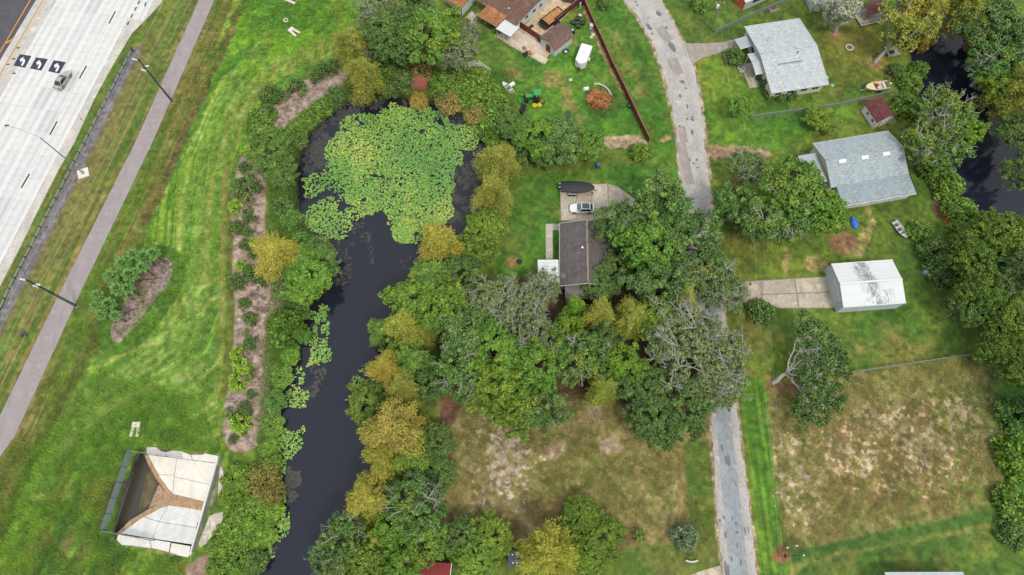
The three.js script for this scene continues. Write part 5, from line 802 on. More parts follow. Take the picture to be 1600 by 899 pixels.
// ------------------------------------------------------------------ cars
function car(label, cat, at, turn, C, L, W, Hh, hatch, glassRoof) {          // front along +x
  const t = thing(cat === 'sedan' ? 'sedan' : 'crossover_car', label, cat, at, turn), paint = new THREE.MeshPhysicalMaterial({ color: C, roughness: 0.35, clearcoat: 0.7, clearcoatRoughness: 0.15, metalness: hatch ? 0 : 0.35 });
  const pl = (k, w, x0, x1) => { const s = new THREE.Shape(), a = w / 2; s.moveTo(x0 + 0.25, -a + 0.06); s.quadraticCurveTo((x0 + x1) / 2, -a - 0.05, x1 - 0.7, -a + 0.06); s.quadraticCurveTo(x1 - 0.05, -a + 0.12, x1, 0); s.quadraticCurveTo(x1 - 0.05, a - 0.12, x1 - 0.7, a - 0.06); s.quadraticCurveTo((x0 + x1) / 2, a + 0.05, x0 + 0.25, a - 0.06); s.quadraticCurveTo(x0, a - 0.1, x0, 0); s.quadraticCurveTo(x0, -a + 0.1, x0 + 0.25, -a + 0.06); return s; };
  const body = new THREE.ExtrudeGeometry(pl(0, W - 0.16, -L / 2 + 0.06, L / 2 - 0.06), { depth: Hh * 0.3, bevelEnabled: true, bevelSize: 0.08, bevelThickness: 0.1, bevelSegments: 3, curveSegments: 10 }).rotateX(-Math.PI / 2).translate(0, 0.34, 0);
  { const p = body.attributes.position; for (let i = 0; i < p.count; i++) if (p.getY(i) > 0.6) { const x = p.getX(i) / (L / 2); p.setY(i, p.getY(i) - (x > 0.25 ? (x - 0.25) * 0.3 : 0) - (!hatch && x < -0.55 ? (-0.55 - x) * 0.2 : 0)); } body.computeVertexNormals(); }
  part(t, 'body', body, paint);
  // cabin: bottom and top outlines
  const y0 = 0.34 + Hh * 0.3 + 0.08, y1 = Hh, b0 = hatch ? -L * 0.45 : -L * 0.36, b1 = L * 0.2, c0 = hatch ? -L * 0.32 : -L * 0.2, c1 = L * 0.03, w0 = W / 2 - 0.1, w1 = W / 2 - 0.3;
  const v = [[b0, y0, -w0], [b1, y0 - 0.06, -w0 + 0.03], [b1, y0 - 0.06, w0 - 0.03], [b0, y0, w0], [c0, y1 - 0.03, -w1], [c1, y1 - 0.02, -w1], [c1, y1 - 0.02, w1], [c0, y1 - 0.03, w1]];
  part(t, 'cabin', tri(v, [[0, 4, 5, 1], [3, 2, 6, 7], [1, 5, 6, 2], [0, 3, 7, 4], [4, 7, 6, 5]]), paint);
  const pane = (name, i, j, k, l, m = 0.12, mat = M.glass) => { const q = [i, j, k, l].map((n) => V(...v[n])), c = q.reduce((s, a) => s.add(a.clone().multiplyScalar(0.25)), V()), n = V().crossVectors(V().subVectors(q[1], q[0]), V().subVectors(q[2], q[0])).normalize().multiplyScalar(0.018), o = q.map((a) => { const e = a.clone().lerp(c, m).add(n); return [e.x, e.y, e.z]; }); part(t, name, tri(o, [[0, 1, 2, 3]]), mat); };
  pane('windshield', 1, 5, 6, 2, 0.1, hatch ? new THREE.MeshPhysicalMaterial({ color: col(120, 140, 158), roughness: 0.08 }) : M.glass); pane('rear_window', 0, 3, 7, 4, 0.14); pane('side_window', 0, 4, 5, 1, 0.14); pane('side_window', 3, 2, 6, 7, 0.14);
  if (glassRoof) pane('glass_roof', 4, 7, 6, 5, 0.14, new THREE.MeshPhysicalMaterial({ color: col(60, 72, 84), roughness: 0.12 })); else part(t, 'roof', rbox(c1 - c0 - 0.1, 0.04, w1 * 2 - 0.08, (c0 + c1) / 2, y1 - 0.02, 0, 0.02), paint);
  const wr = Hh * 0.22, wheel = new THREE.CylinderGeometry(wr, wr, 0.24, 18).rotateX(Math.PI / 2), rim = new THREE.CylinderGeometry(wr * 0.62, wr * 0.62, 0.26, 12).rotateX(Math.PI / 2);
  for (const x of [-L * 0.29, L * 0.31]) for (const z of [-1, 1]) { const w = part(t, 'wheel', wheel, M.rubber); w.position.set(x, wr, z * (W / 2 - 0.11)); part(w, 'rim', rim, M.chrome); }
  for (const z of [-1, 1]) { part(t, 'headlight', rbox(0.3, 0.12, 0.34, L / 2 - 0.22, 0.6, z * (W / 2 - 0.34), 0.05), MAT(226, 230, 236, { roughness: 0.2 })); part(t, 'tail_light', rbox(0.14, 0.14, 0.4, -L / 2 + 0.1, 0.72, z * (W / 2 - 0.32), 0.05), MAT(150, 24, 24, { roughness: 0.3 })); part(t, 'mirror', rbox(0.14, 0.12, 0.2, L * 0.16, y0 + 0.02, z * (W / 2 + 0.06), 0.05), paint); }
  part(t, 'bumper', [rbox(0.1, 0.2, W - 0.5, L / 2 - 0.06, 0.32, 0, 0.04), rbox(0.1, 0.2, W - 0.5, -L / 2 + 0.06, 0.32, 0, 0.04)], M.rubber);
  return t;
}
{ const a = P(91, 139), b = P(108, 113); car('silver sedan driving up the highway beside the turn arrows', 'sedan', P(100, 128), heading(a, b), col(190, 188, 182), 4.8, 1.85, 1.45, false); }
car('white car with a dark glass roof parked on the concrete drive', 'car', P(908.5, 328), Math.PI, col(244, 246, 248), 4.7, 1.95, 1.6, true, true);
// ------------------------------------------------------------------ boats
function hullGeo(L, W, H, sharp = 1, n = 12) {     // bow along +x; returns hull, and the deck outline
  const pt = [], ring = (x) => { const u = x / L + 0.5, w = W / 2 * (u < 0.45 ? 0.9 + 0.1 * u / 0.45 : Math.pow(Math.max(0, 1 - Math.pow((u - 0.45) / 0.55, 2.1)), 0.6 * sharp)); return w; };
  const vs = [], f = []; for (let i = 0; i <= n; i++) { const x = -L / 2 + L * i / n, w = Math.max(0.02, ring(x)), lift = i / n > 0.6 ? (i / n - 0.6) * 0.6 * H : 0; vs.push([x, H + lift * 0.4, -w], [x, 0.1 + lift, -w * 0.55], [x, lift, 0], [x, 0.1 + lift, w * 0.55], [x, H + lift * 0.4, w]); pt.push([x, w, H + lift * 0.4]); if (i) for (let k = 0; k < 4; k++) f.push([(i - 1) * 5 + k, i * 5 + k, i * 5 + k + 1, (i - 1) * 5 + k + 1]); }
  f.push([0, 1, 2, 3, 4]); return { hull: tri(vs, f), pt };
}
const deckOf = (pt, dy, inset) => { const v = [], f = []; pt.forEach(([x, w, y], i) => { const k = Math.max(0.01, w - inset); v.push([x, y + dy, -k], [x, y + dy, k]); if (i) f.push([i * 2 - 2, i * 2 - 1, i * 2 + 1, i * 2]); }); return tri(v, f); };
const gunwale = (pt, r) => merge([-1, 1].map((s) => new THREE.TubeGeometry(new THREE.CatmullRomCurve3(pt.map(([x, w, y]) => V(x, y, s * w))), 20, r, 6)));
{ // covered boat on its trailer
  const t = thing('covered_boat', 'boat under a black cover on a trailer, at the end of the concrete drive', 'boat', P(901, 296.5, 0.3), heading(P(872, 296), P(930, 298))), q = hullGeo(6.3, 2.4, 0.95, 0.9), black = worn(44, 46, 54, 2, 0.3, { roughness: 0.7 }); t.position.y = 0;
  part(t, 'hull', q.hull.translate(0.2, 0.55, 0), MAT(70, 74, 82)); const cv = [], f = [];
  q.pt.forEach(([x, w, y], i) => { const e = Math.sin(Math.min(1, i / 12 * 1.15 + 0.1) * Math.PI) * 0.32 + 0.05; cv.push([x + 0.2, y + 0.5, -w - 0.05], [x + 0.2, y + 0.62 + e * 0.7, -w * 0.55], [x + 0.2, y + 0.62 + e, 0], [x + 0.2, y + 0.62 + e * 0.7, w * 0.55], [x + 0.2, y + 0.5, w + 0.05], [x + 0.2, y + 0.25, w + 0.06], [x + 0.2, y + 0.25, -w - 0.06]); if (i) for (let k = 0; k < 7; k++) if (k !== 5) { const m = (k + 1) % 7; f.push([(i - 1) * 7 + k, (i - 1) * 7 + m, i * 7 + m, i * 7 + k]); } });
  f.push([6, 5, 4, 3, 2, 1, 0]); part(t, 'cover', tri(cv, f), black);
  for (const z of [-0.35, 0.4]) { const m = part(t, 'outboard_motor', rbox(0.6, 0.6, 0.42, -3.35, 1.15, z, 0.12), M.black); part(m, 'motor_leg', box(0.2, 0.9, 0.12, -3.35, 0.3, z), M.darkSteel); part(m, 'motor_trim', rbox(0.3, 0.05, 0.3, -3.4, 1.75, z, 0.02), M.galv); }
  for (const z of [-1, 1]) { part(t, 'fender', [rbox(1.5, 0.06, 0.32, -0.9, 0.72, z * 1.28, 0.03), rbox(0.06, 0.3, 0.32, -1.66, 0.45, z * 1.28, 0.03), rbox(0.06, 0.3, 0.32, -0.14, 0.45, z * 1.28, 0.03)], M.galv); for (const x of [-1.3, -0.5]) part(t, 'wheel', new THREE.CylinderGeometry(0.33, 0.33, 0.22, 16).rotateX(Math.PI / 2).translate(x, 0.33, z * 1.28), M.rubber); part(t, 'trailer_beam', beam(V(-2.8, 0.45, z * 0.8), V(3.0, 0.45, z * 0.2), 0.1, 0.12), M.galv); }
  part(t, 'tongue', beam(V(2.8, 0.45, 0), V(4.0, 0.42, 0), 0.1, 0.12), M.darkSteel); part(t, 'winch_post', box(0.14, 0.8, 0.14, 3.2, 0.45, 0), M.darkSteel); part(t, 'jack_wheel', cyl(0.16, 0.16, 0.12, 3.1, 0.1, 0.55), M.rubber);
}
{ // cream runabout on its trailer
  const t = thing('motor_boat', 'cream open motor boat with a red seat on a trailer above the maroon shed', 'boat', P(1367, 139, 0.2), heading(P(1390, 137), P(1346, 143))), q = hullGeo(5.0, 2.0, 0.75), cream = worn(232, 222, 176, 2.5, 0.15, { roughness: 0.5 }), floor = MAT(200, 196, 176); t.position.y = 0;
  part(t, 'hull', q.hull.translate(0, 0.5, 0), cream); const g = gunwale(q.pt, 0.07).translate(0, 0.5, 0); part(t, 'gunwale', g, cream); part(t, 'floor', deckOf(q.pt, -0.42, 0.1).translate(0, 0.5, 0), floor);
  part(t, 'bow_deck', deckOf(q.pt.slice(7), 0.02, 0).translate(0, 0.5, 0), cream); part(t, 'seat', rbox(0.6, 0.3, 0.6, -0.3, 0.85, 0.35, 0.08), MAT(206, 56, 46)); part(t, 'seat', rbox(0.5, 0.3, 0.5, -0.3, 0.85, -0.4, 0.08), M.offWhite); part(t, 'windscreen', box(0.05, 0.35, 1.5, 0.55, 1.15, 0), M.glass); part(t, 'bench', rbox(0.45, 0.28, 1.6, -1.6, 0.9, 0, 0.05), M.offWhite); part(t, 'transom_well', rbox(0.4, 0.1, 1.5, -2.15, 1.1, 0, 0.03), MAT(120, 96, 84));
  const m = part(t, 'outboard_motor', rbox(0.45, 0.5, 0.36, -2.8, 1.1, 0, 0.12), M.offWhite); part(m, 'motor_leg', box(0.16, 0.8, 0.12, -2.75, 0.35, 0), M.darkSteel);
  for (const z of [-1, 1]) { part(t, 'wheel', new THREE.CylinderGeometry(0.3, 0.3, 0.2, 14).rotateX(Math.PI / 2).translate(-0.6, 0.3, z * 0.95), M.rubber); part(t, 'trailer_beam', beam(V(-2.2, 0.42, z * 0.7), V(3.5, 0.42, 0), 0.08, 0.1), M.galv); } part(t, 'jack', cyl(0.05, 0.05, 0.8, 3.3, 0, 0), M.galv);
}
{ // aluminium rowing boat
  const t = thing('rowing_boat', 'grey aluminium rowing boat lying on the lawn below the skylight house', 'boat', P(1405, 360), heading(P(1396, 348), P(1414, 372))), q = hullGeo(3.9, 1.5, 0.5), al = MAT(206, 210, 206, { metalness: 0.3, roughness: 0.45 });
  part(t, 'hull', q.hull.translate(0, 0.05, 0), al); part(t, 'gunwale', gunwale(q.pt, 0.05).translate(0, 0.05, 0), al); part(t, 'floor', deckOf(q.pt, -0.36, 0.16).translate(0, 0.05, 0), MAT(140, 136, 132)); for (const x of [-1.6, -0.55, 0.5]) part(t, 'seat', box(0.36, 0.06, 1.32, x, 0.42, 0), al); part(t, 'bow_deck', deckOf(q.pt.slice(9), -0.01, 0).translate(0, 0.05, 0), al);
  for (const x of [-1.05, 0]) part(t, 'floor_mat', box(0.4, 0.03, 0.8, x, 0.24, 0), MAT(86, 82, 96));
}
{ // white skiff by the pond
  const t = thing('skiff', 'white skiff on the grass left of the green tractor', 'boat', P(793, 138), heading(P(801, 147), P(785, 130))), q = hullGeo(3.4, 1.1, 0.4, 1.1); part(t, 'hull', q.hull.translate(0, 0.03, 0), M.paintWhite); part(t, 'gunwale', gunwale(q.pt, 0.05).translate(0, 0.03, 0), M.paintWhite); part(t, 'floor', deckOf(q.pt, -0.2, 0.1).translate(0, 0.03, 0), M.offWhite); for (const x of [-1, 0.1]) part(t, 'seat', box(0.34, 0.06, 1.0, x, 0.4, 0), M.offWhite); part(t, 'bow_deck', deckOf(q.pt.slice(8), -0.01, 0).translate(0, 0.03, 0), M.paintWhite);
  const c = thing('cooler_box', 'white cooler box on the grass beside the skiff', 'box', P(800, 134), 0.7); part(c, 'body', rbox(1.2, 0.5, 0.7, 0, 0, 0, 0.08), M.white); part(c, 'lid', rbox(1.26, 0.12, 0.76, 0, 0.5, 0, 0.04), M.paintWhite); part(c, 'handle', box(0.3, 0.05, 0.05, 0.66, 0.4, 0), M.darkSteel);
}
// ------------------------------------------------------------------ trailers, tractor, yard things of the top house
{ // enclosed trailer with a wedge nose
  const nose = P(904, 108, 1), tail = P(918, 72, 1), t = thing('cargo_trailer', 'white enclosed cargo trailer with a wedge nose inside the red fence', 'trailer', P(911, 90, 1.2), heading(tail, nose)), L = 5.2, W = 2.35; t.position.y = 0;
  const out = [[-L / 2, -W / 2], [L / 2 - 0.7, -W / 2], [L / 2, -0.25], [L / 2, 0.25], [L / 2 - 0.7, W / 2], [-L / 2, W / 2]], tin = worn(240, 243, 245, 3, 0.06, { roughness: 0.45 });
  part(t, 'body', poly(out, 2.25, 1.75), tin); part(t, 'roof', poly(out.map(([x, z]) => [x * 1.01, z * 1.02]), 2.32, 0.06), M.paintWhite); for (let i = 1; i < 5; i++) part(t, 'roof_bow', box(0.05, 0.02, W, -L / 2 + i * 0.85, 2.32, 0), tin); part(t, 'roof_vent', rbox(0.4, 0.1, 0.4, -0.4, 2.32, 0, 0.04), M.offWhite);
  for (const z of [-1, 1]) { part(t, 'wheel', new THREE.CylinderGeometry(0.33, 0.33, 0.2, 14).rotateX(Math.PI / 2).translate(-0.4, 0.33, z * (W / 2 + 0.12)), M.rubber); part(t, 'fender', rbox(1, 0.08, 0.3, -0.4, 0.7, z * (W / 2 + 0.14), 0.03), tin); part(t, 'tongue', beam(V(L / 2 - 0.4, 0.5, z * 0.5), V(L / 2 + 1.1, 0.5, 0), 0.08, 0.1), M.black); }
  part(t, 'side_door', box(0.8, 1.6, 0.04, 1.0, 0.55, W / 2 + 0.01), tin); part(t, 'stone_guard', box(0.04, 0.6, 0.5, L / 2 + 0.01, 0.55, 0), M.chrome); part(t, 'jack', cyl(0.06, 0.06, 0.7, L / 2 + 1, 0, 0), M.darkSteel);
}
{ // dump trailer full of earth
  const R = rectOf([[869, 8], [882.5, 18.5], [857.5, 43], [845.5, 33.5]], 1.4), t = thing('dump_trailer', 'black dump trailer full of brown earth beside the white gable wall', 'trailer', R.pos, R.turn), L = R.L, W = R.W, b = MAT(52, 44, 46, { roughness: 0.6 });
  part(t, 'bed', metric(box(L, 0.1, W, 0, 0.7)), b); for (const s of [-1, 1]) { part(t, 'side_panel', box(0.1, 0.8, W, s * (L / 2 - 0.05), 0.75, 0), b); part(t, 'end_panel', box(L - 0.2, 0.8, 0.1, 0, 0.75, s * (W / 2 - 0.05)), b); for (let k = 0; k < 5; k++) part(t, 'side_rib', box(0.08, 0.75, 0.1, s * (L / 2 + 0.03), 0.78, -W / 2 + 0.3 + k * (W - 0.6) / 4), b); for (const z of [-0.5, 0.4]) part(t, 'wheel', new THREE.CylinderGeometry(0.36, 0.36, 0.24, 14).rotateZ(Math.PI / 2).translate(s * (L / 2 + 0.16), 0.36, z), M.rubber); }
  const g = new THREE.PlaneGeometry(L - 0.24, W - 0.8, 14, 22).rotateX(-Math.PI / 2), p = g.attributes.position; for (let i = 0; i < p.count; i++) p.setY(i, 1.42 + 0.16 * fbm(p.getX(i) * 2, p.getZ(i) * 2, 3) - 0.12); g.computeVertexNormals(); part(t, 'earth_load', metric(g.translate(0, 0, -0.25)), worn(190, 132, 80, 1.6, 0.35));
  part(t, 'tongue', beam(V(0, 0.6, -W / 2), V(0, 0.55, -W / 2 - 1.6), 0.12, 0.12), b); part(t, 'tail_gate', box(L - 0.1, 0.3, 0.5, 0, 0.8, W / 2 + 0.2), b);
}
{ // dark vehicle under the top edge
  const t = car('dark vehicle cut by the top edge above the dump trailer', 'car', P(894, 1), heading(P(903, 4), P(880, 0)), col(74, 70, 76), 4.8, 1.9, 1.7, true);
}
{ // tractor with a yellow attachment
  const g = MAT(46, 168, 84, { roughness: 0.5 }), y = MAT(216, 196, 40, { roughness: 0.5 }), t = thing('tractor', 'green tractor with a square canopy on the lawn left of the woodpile', 'tractor', P(831, 156), heading(P(848, 154), P(814, 157)));
  part(t, 'hood', rbox(1.7, 0.7, 0.7, 0.5, 0.85, 0, 0.1), g); part(t, 'chassis', box(3, 0.3, 0.5, 0, 0.55, 0), M.black); part(t, 'canopy', rbox(1.6, 0.1, 1.5, -1.05, 2.3, 0, 0.05), g); for (const x of [-1.7, -0.4]) for (const z of [-0.65, 0.65]) part(t, 'canopy_post', box(0.07, 1.5, 0.07, x, 0.85, z), M.black);
  for (const z of [-1, 1]) { part(t, 'rear_wheel', new THREE.CylinderGeometry(0.62, 0.62, 0.4, 18).rotateX(Math.PI / 2).translate(-0.9, 0.62, z * 0.85), M.rubber); part(t, 'front_wheel', new THREE.CylinderGeometry(0.4, 0.4, 0.3, 16).rotateX(Math.PI / 2).translate(1.2, 0.4, z * 0.72), M.rubber); part(t, 'loader_arm', beam(V(-0.2, 1.2, z * 0.5), V(2.1, 0.55, z * 0.5), 0.1, 0.16), M.black); part(t, 'loader_ram', beam(V(0.4, 0.7, z * 0.5), V(1.6, 0.75, z * 0.5), 0.07, 0.07), M.chrome); }
  part(t, 'seat', rbox(0.5, 0.5, 0.5, -1.0, 1.0, 0, 0.1), y); part(t, 'bucket', [box(0.06, 0.6, 1.9, 2.15, 0.2, 0), box(0.5, 0.06, 1.9, 2.4, 0.2, 0), box(0.5, 0.5, 0.06, 2.4, 0.2, 0.93), box(0.5, 0.5, 0.06, 2.4, 0.2, -0.93)], g);
  const m = thing('mower_deck', 'yellow mower attachment lying beside the green tractor', 'mower', P(839, 165), 0.3); part(m, 'deck', [cyl(0.55, 0.5, 0.22, -0.5, 0.15, 0, 16), cyl(0.55, 0.5, 0.22, 0.5, 0.15, 0.2, 16)], y); part(m, 'hitch', beam(V(0, 0.3, 0), V(1.6, 0.5, -0.7), 0.12, 0.12), y); part(m, 'hose', new THREE.TorusGeometry(0.5, 0.06, 6, 16).rotateX(Math.PI / 2).translate(1.3, 0.4, -0.3), M.rubber); part(m, 'wheel', cyl(0.2, 0.2, 0.14, 1.2, 0, 0.1), M.rubber);
  const k = thing('yard_cart', 'black yard cart under the trees left of the tractor', 'cart', P(817, 174), 1.25); part(k, 'tub', rbox(2.0, 0.5, 1.0, 0, 0.4, 0, 0.12), M.black); part(k, 'rim', rbox(2.1, 0.08, 1.1, 0, 0.88, 0, 0.03), M.rubber); for (const z of [-1, 1]) part(k, 'wheel', new THREE.CylinderGeometry(0.25, 0.25, 0.15, 12).rotateX(Math.PI / 2).translate(-0.5, 0.25, z * 0.55), M.rubber); part(k, 'handle', beam(V(1, 0.5, 0), V(2, 0.6, 0), 0.06, 0.06), M.darkSteel);
}
{ // woodpile: every log a part
  const t = thing('woodpile', 'round heap of orange brown split branches on the lawn', 'woodpile', P(936, 156)), r = rngOf(66), ms = [worn(196, 128, 72, 1.4, 0.4), worn(170, 100, 56, 1.4, 0.4), worn(214, 158, 100, 1.4, 0.3), worn(140, 84, 52, 1.4, 0.4)], gs = [0.05, 0.07, 0.1].map((q) => bar(V(-0.8, 0, 0), V(0.8, 0, 0.05), q, 5, q * 0.7));
  for (let k = 0; k < 240; k++) { const a = r() * 6.28, q = Math.sqrt(r()) * 2.3, m = part(t, 'branch', gs[k % 3], ms[Math.floor(r() * 4)]); m.position.set(Math.cos(a) * q * 1.05, 0.1 + (1 - (q / 2.4) ** 2) * 0.9 * (0.4 + 0.6 * r()), Math.sin(a) * q * 0.95); m.rotation.set(0, r() * 6.28, (r() - 0.5) * 0.7); m.scale.set(0.6 + r() * 0.9, 1, 1); }
  solo('bent_pipe', 'white bent pipe curving behind the woodpile', 'pipe', new THREE.TubeGeometry(new THREE.CatmullRomCurve3([[928, 131], [937, 131.5], [946, 136], [952, 142], [955.5, 149]].map(([x, y]) => P(x, y, 0.12))), 20, 0.13, 7), M.offWhite);
  const b = thing('barrel', 'white overturned barrel at the left of the woodpile', 'barrel', P(915, 141), 0.5); part(b, 'body', new THREE.CylinderGeometry(0.42, 0.42, 1.1, 16).rotateZ(1.3).translate(0, 0.42, 0), M.paintWhite); part(b, 'rim', new THREE.TorusGeometry(0.42, 0.04, 6, 18).rotateY(Math.PI / 2).rotateZ(-0.27).translate(-0.52, 0.3, 0), M.galv);
  const e = thing('bent_chair', 'white plastic chair lying on the lawn below the cargo trailer', 'chair', P(891, 126), 0.4); part(e, 'seat', rbox(0.6, 0.06, 0.5, 0, 0.2, 0, 0.03), M.paintWhite); part(e, 'backrest', rbox(0.06, 0.6, 0.5, -0.3, 0.2, 0, 0.03), M.paintWhite); for (const z of [-0.22, 0.22]) part(e, 'leg', beam(V(0.28, 0.22, z), V(0.65, 0.02, z), 0.05, 0.05), M.paintWhite);
}
{ // pots, units and stones by the fence
  const pot = (label, x, y, s, grp) => { const t = thing('planter', label, 'planter', P(x, y), 0, grp); part(t, 'pot', new THREE.LatheGeometry([[0, 0], [0.36, 0], [0.5, 0.5], [0.54, 0.52], [0.48, 0.53], [0.4, 0.36], [0, 0.36]].map(([a, b]) => new THREE.Vector2(a * s, b * s)), 16), M.black); part(t, 'soil', cyl(0.42 * s, 0.42 * s, 0.03, 0, 0.4 * s, 0), MAT(58, 60, 44)); };
  pot('black round planter behind the garden shed, left of four', 896, 37, 1.2, 'four black planters'); pot('black round planter behind the garden shed, farthest of four', 903, 31, 1.2, 'four black planters'); pot('black round planter behind the garden shed, right of four', 911, 37.5, 1.1, 'four black planters'); pot('black round planter behind the garden shed, nearest of four', 903.5, 43, 1.25, 'four black planters');
  const rock = (label, x, y, s, seed) => { const g = new THREE.IcosahedronGeometry(s, 1), p = g.attributes.position; for (let i = 0; i < p.count; i++) { const k = 0.8 + 0.4 * vnoise(p.getX(i) * 3 + seed, p.getZ(i) * 3 + p.getY(i)); p.setXYZ(i, p.getX(i) * k, p.getY(i) * k * 0.6, p.getZ(i) * k); } g.computeVertexNormals(); solo('stone', label, 'stone', g, MAT(226, 214, 190), P(x, y, s * 0.35)); };
  rock('pale stone behind the four planters', 906, 24, 0.5, 1); rock('pale stone beside the fence corner post', 904, 27, 0.36, 2); rock('pale stone at the fence below the air conditioner', 927, 54, 0.5, 3); rock('small pale stone by the fence', 924, 58, 0.4, 4);
  solo('white_post', 'short white post inside the fence corner', 'post', [box(0.2, 1.4, 0.2), box(0.3, 0.08, 0.3, 0, 1.4, 0)], M.offWhite, P(906, 13));
  const ac = thing('crate_stack', 'white and grey crates stacked against the red fence', 'crate', P(924.5, 42), -0.4); part(ac, 'crate', rbox(0.8, 0.6, 0.8, 0, 0, 0, 0.05), M.offWhite); part(ac, 'crate', rbox(0.7, 0.5, 0.7, 0.1, 0.01, 0.85, 0.05), MAT(150, 150, 150)); part(ac, 'lid', rbox(0.84, 0.06, 0.84, 0, 0.6, 0, 0.02), M.paintWhite);
  const tk = thing('water_tank', 'dark tank with a pale lid at the corner of the garden shed', 'tank', P(894, 52)); part(tk, 'tank', cyl(0.6, 0.6, 1, 0, 0, 0, 16), M.black); part(tk, 'lid', rbox(0.6, 0.06, 0.5, 0, 1, 0, 0.02), MAT(186, 196, 206));
  const tb = thing('fire_bowl', 'navy round bowl on the grass beside the garden shed', 'bowl', P(884, 82)); part(tb, 'bowl', new THREE.LatheGeometry([[0, 0.1], [0.4, 0.15], [0.62, 0.5], [0.56, 0.5], [0.35, 0.24], [0, 0.2]].map(([a, b]) => new THREE.Vector2(a, b)), 18), M.navy); part(tb, 'ash', cyl(0.34, 0.34, 0.03, 0, 0.24, 0), M.offWhite); for (const a of [0, 2.1, 4.2]) part(tb, 'leg', bar(V(Math.cos(a) * 0.3, 0.15, Math.sin(a) * 0.3), V(Math.cos(a) * 0.45, 0, Math.sin(a) * 0.45), 0.03), M.black);
  // garden chairs on the patio
  for (const [x, y, a, l] of [[820, 77, 0.4, 'orange wooden chair on the patio, farther left'], [825, 83, 1.2, 'orange wooden chair on the patio, middle'], [829, 85, -0.6, 'orange wooden chair on the patio, nearest the shed']]) { const t = thing('garden_chair', l, 'chair', P(x, y), a, 'orange wooden patio chairs'), w = worn(190, 128, 84, 1, 0.3); part(t, 'seat', rbox(0.7, 0.08, 0.7, 0, 0.4, 0, 0.03), w); part(t, 'backrest', rbox(0.08, 0.6, 0.7, -0.33, 0.45, 0, 0.03), w); for (const i of [-0.3, 0.3]) for (const j of [-0.3, 0.3]) part(t, 'leg', box(0.07, 0.4, 0.07, i, 0, j), w); }
  const bb = thing('barbecue', 'black barbecue at the lower corner of the patio', 'barbecue', P(821, 88), 0.6); part(bb, 'lid', rbox(1, 0.35, 0.6, 0, 0.8, 0, 0.12), M.black); part(bb, 'cart', box(0.9, 0.7, 0.5, 0, 0.1, 0), M.darkSteel); part(bb, 'side_shelf', box(0.35, 0.05, 0.5, 0.68, 0.8, 0), M.galv);
  const mt = thing('motor_bike', 'dark small machine parked by the white gable wall', 'motorbike', P(829, 45), 0.8); part(mt, 'body', rbox(1.0, 0.45, 0.35, 0, 0.45, 0, 0.12), M.black); for (const x of [-0.65, 0.65]) part(mt, 'wheel', new THREE.TorusGeometry(0.26, 0.08, 8, 16).translate(x, 0.33, 0), M.rubber); part(mt, 'handlebar', bar(V(0.5, 1.0, -0.35), V(0.5, 1.0, 0.35), 0.03), M.chrome); part(mt, 'seat', rbox(0.5, 0.12, 0.3, -0.2, 0.88, 0, 0.05), M.darkSteel);
  const wl = thing('tyre', 'old tyre leaning at the foot of the red fence', 'tyre', P(983, 167)); part(wl, 'tread', new THREE.TorusGeometry(0.42, 0.16, 10, 20).rotateX(1.2).translate(0, 0.3, 0), M.rubber); part(wl, 'rim', new THREE.CylinderGeometry(0.26, 0.26, 0.12, 14).rotateX(1.2 + Math.PI / 2).translate(0, 0.3, 0), M.galv);
}
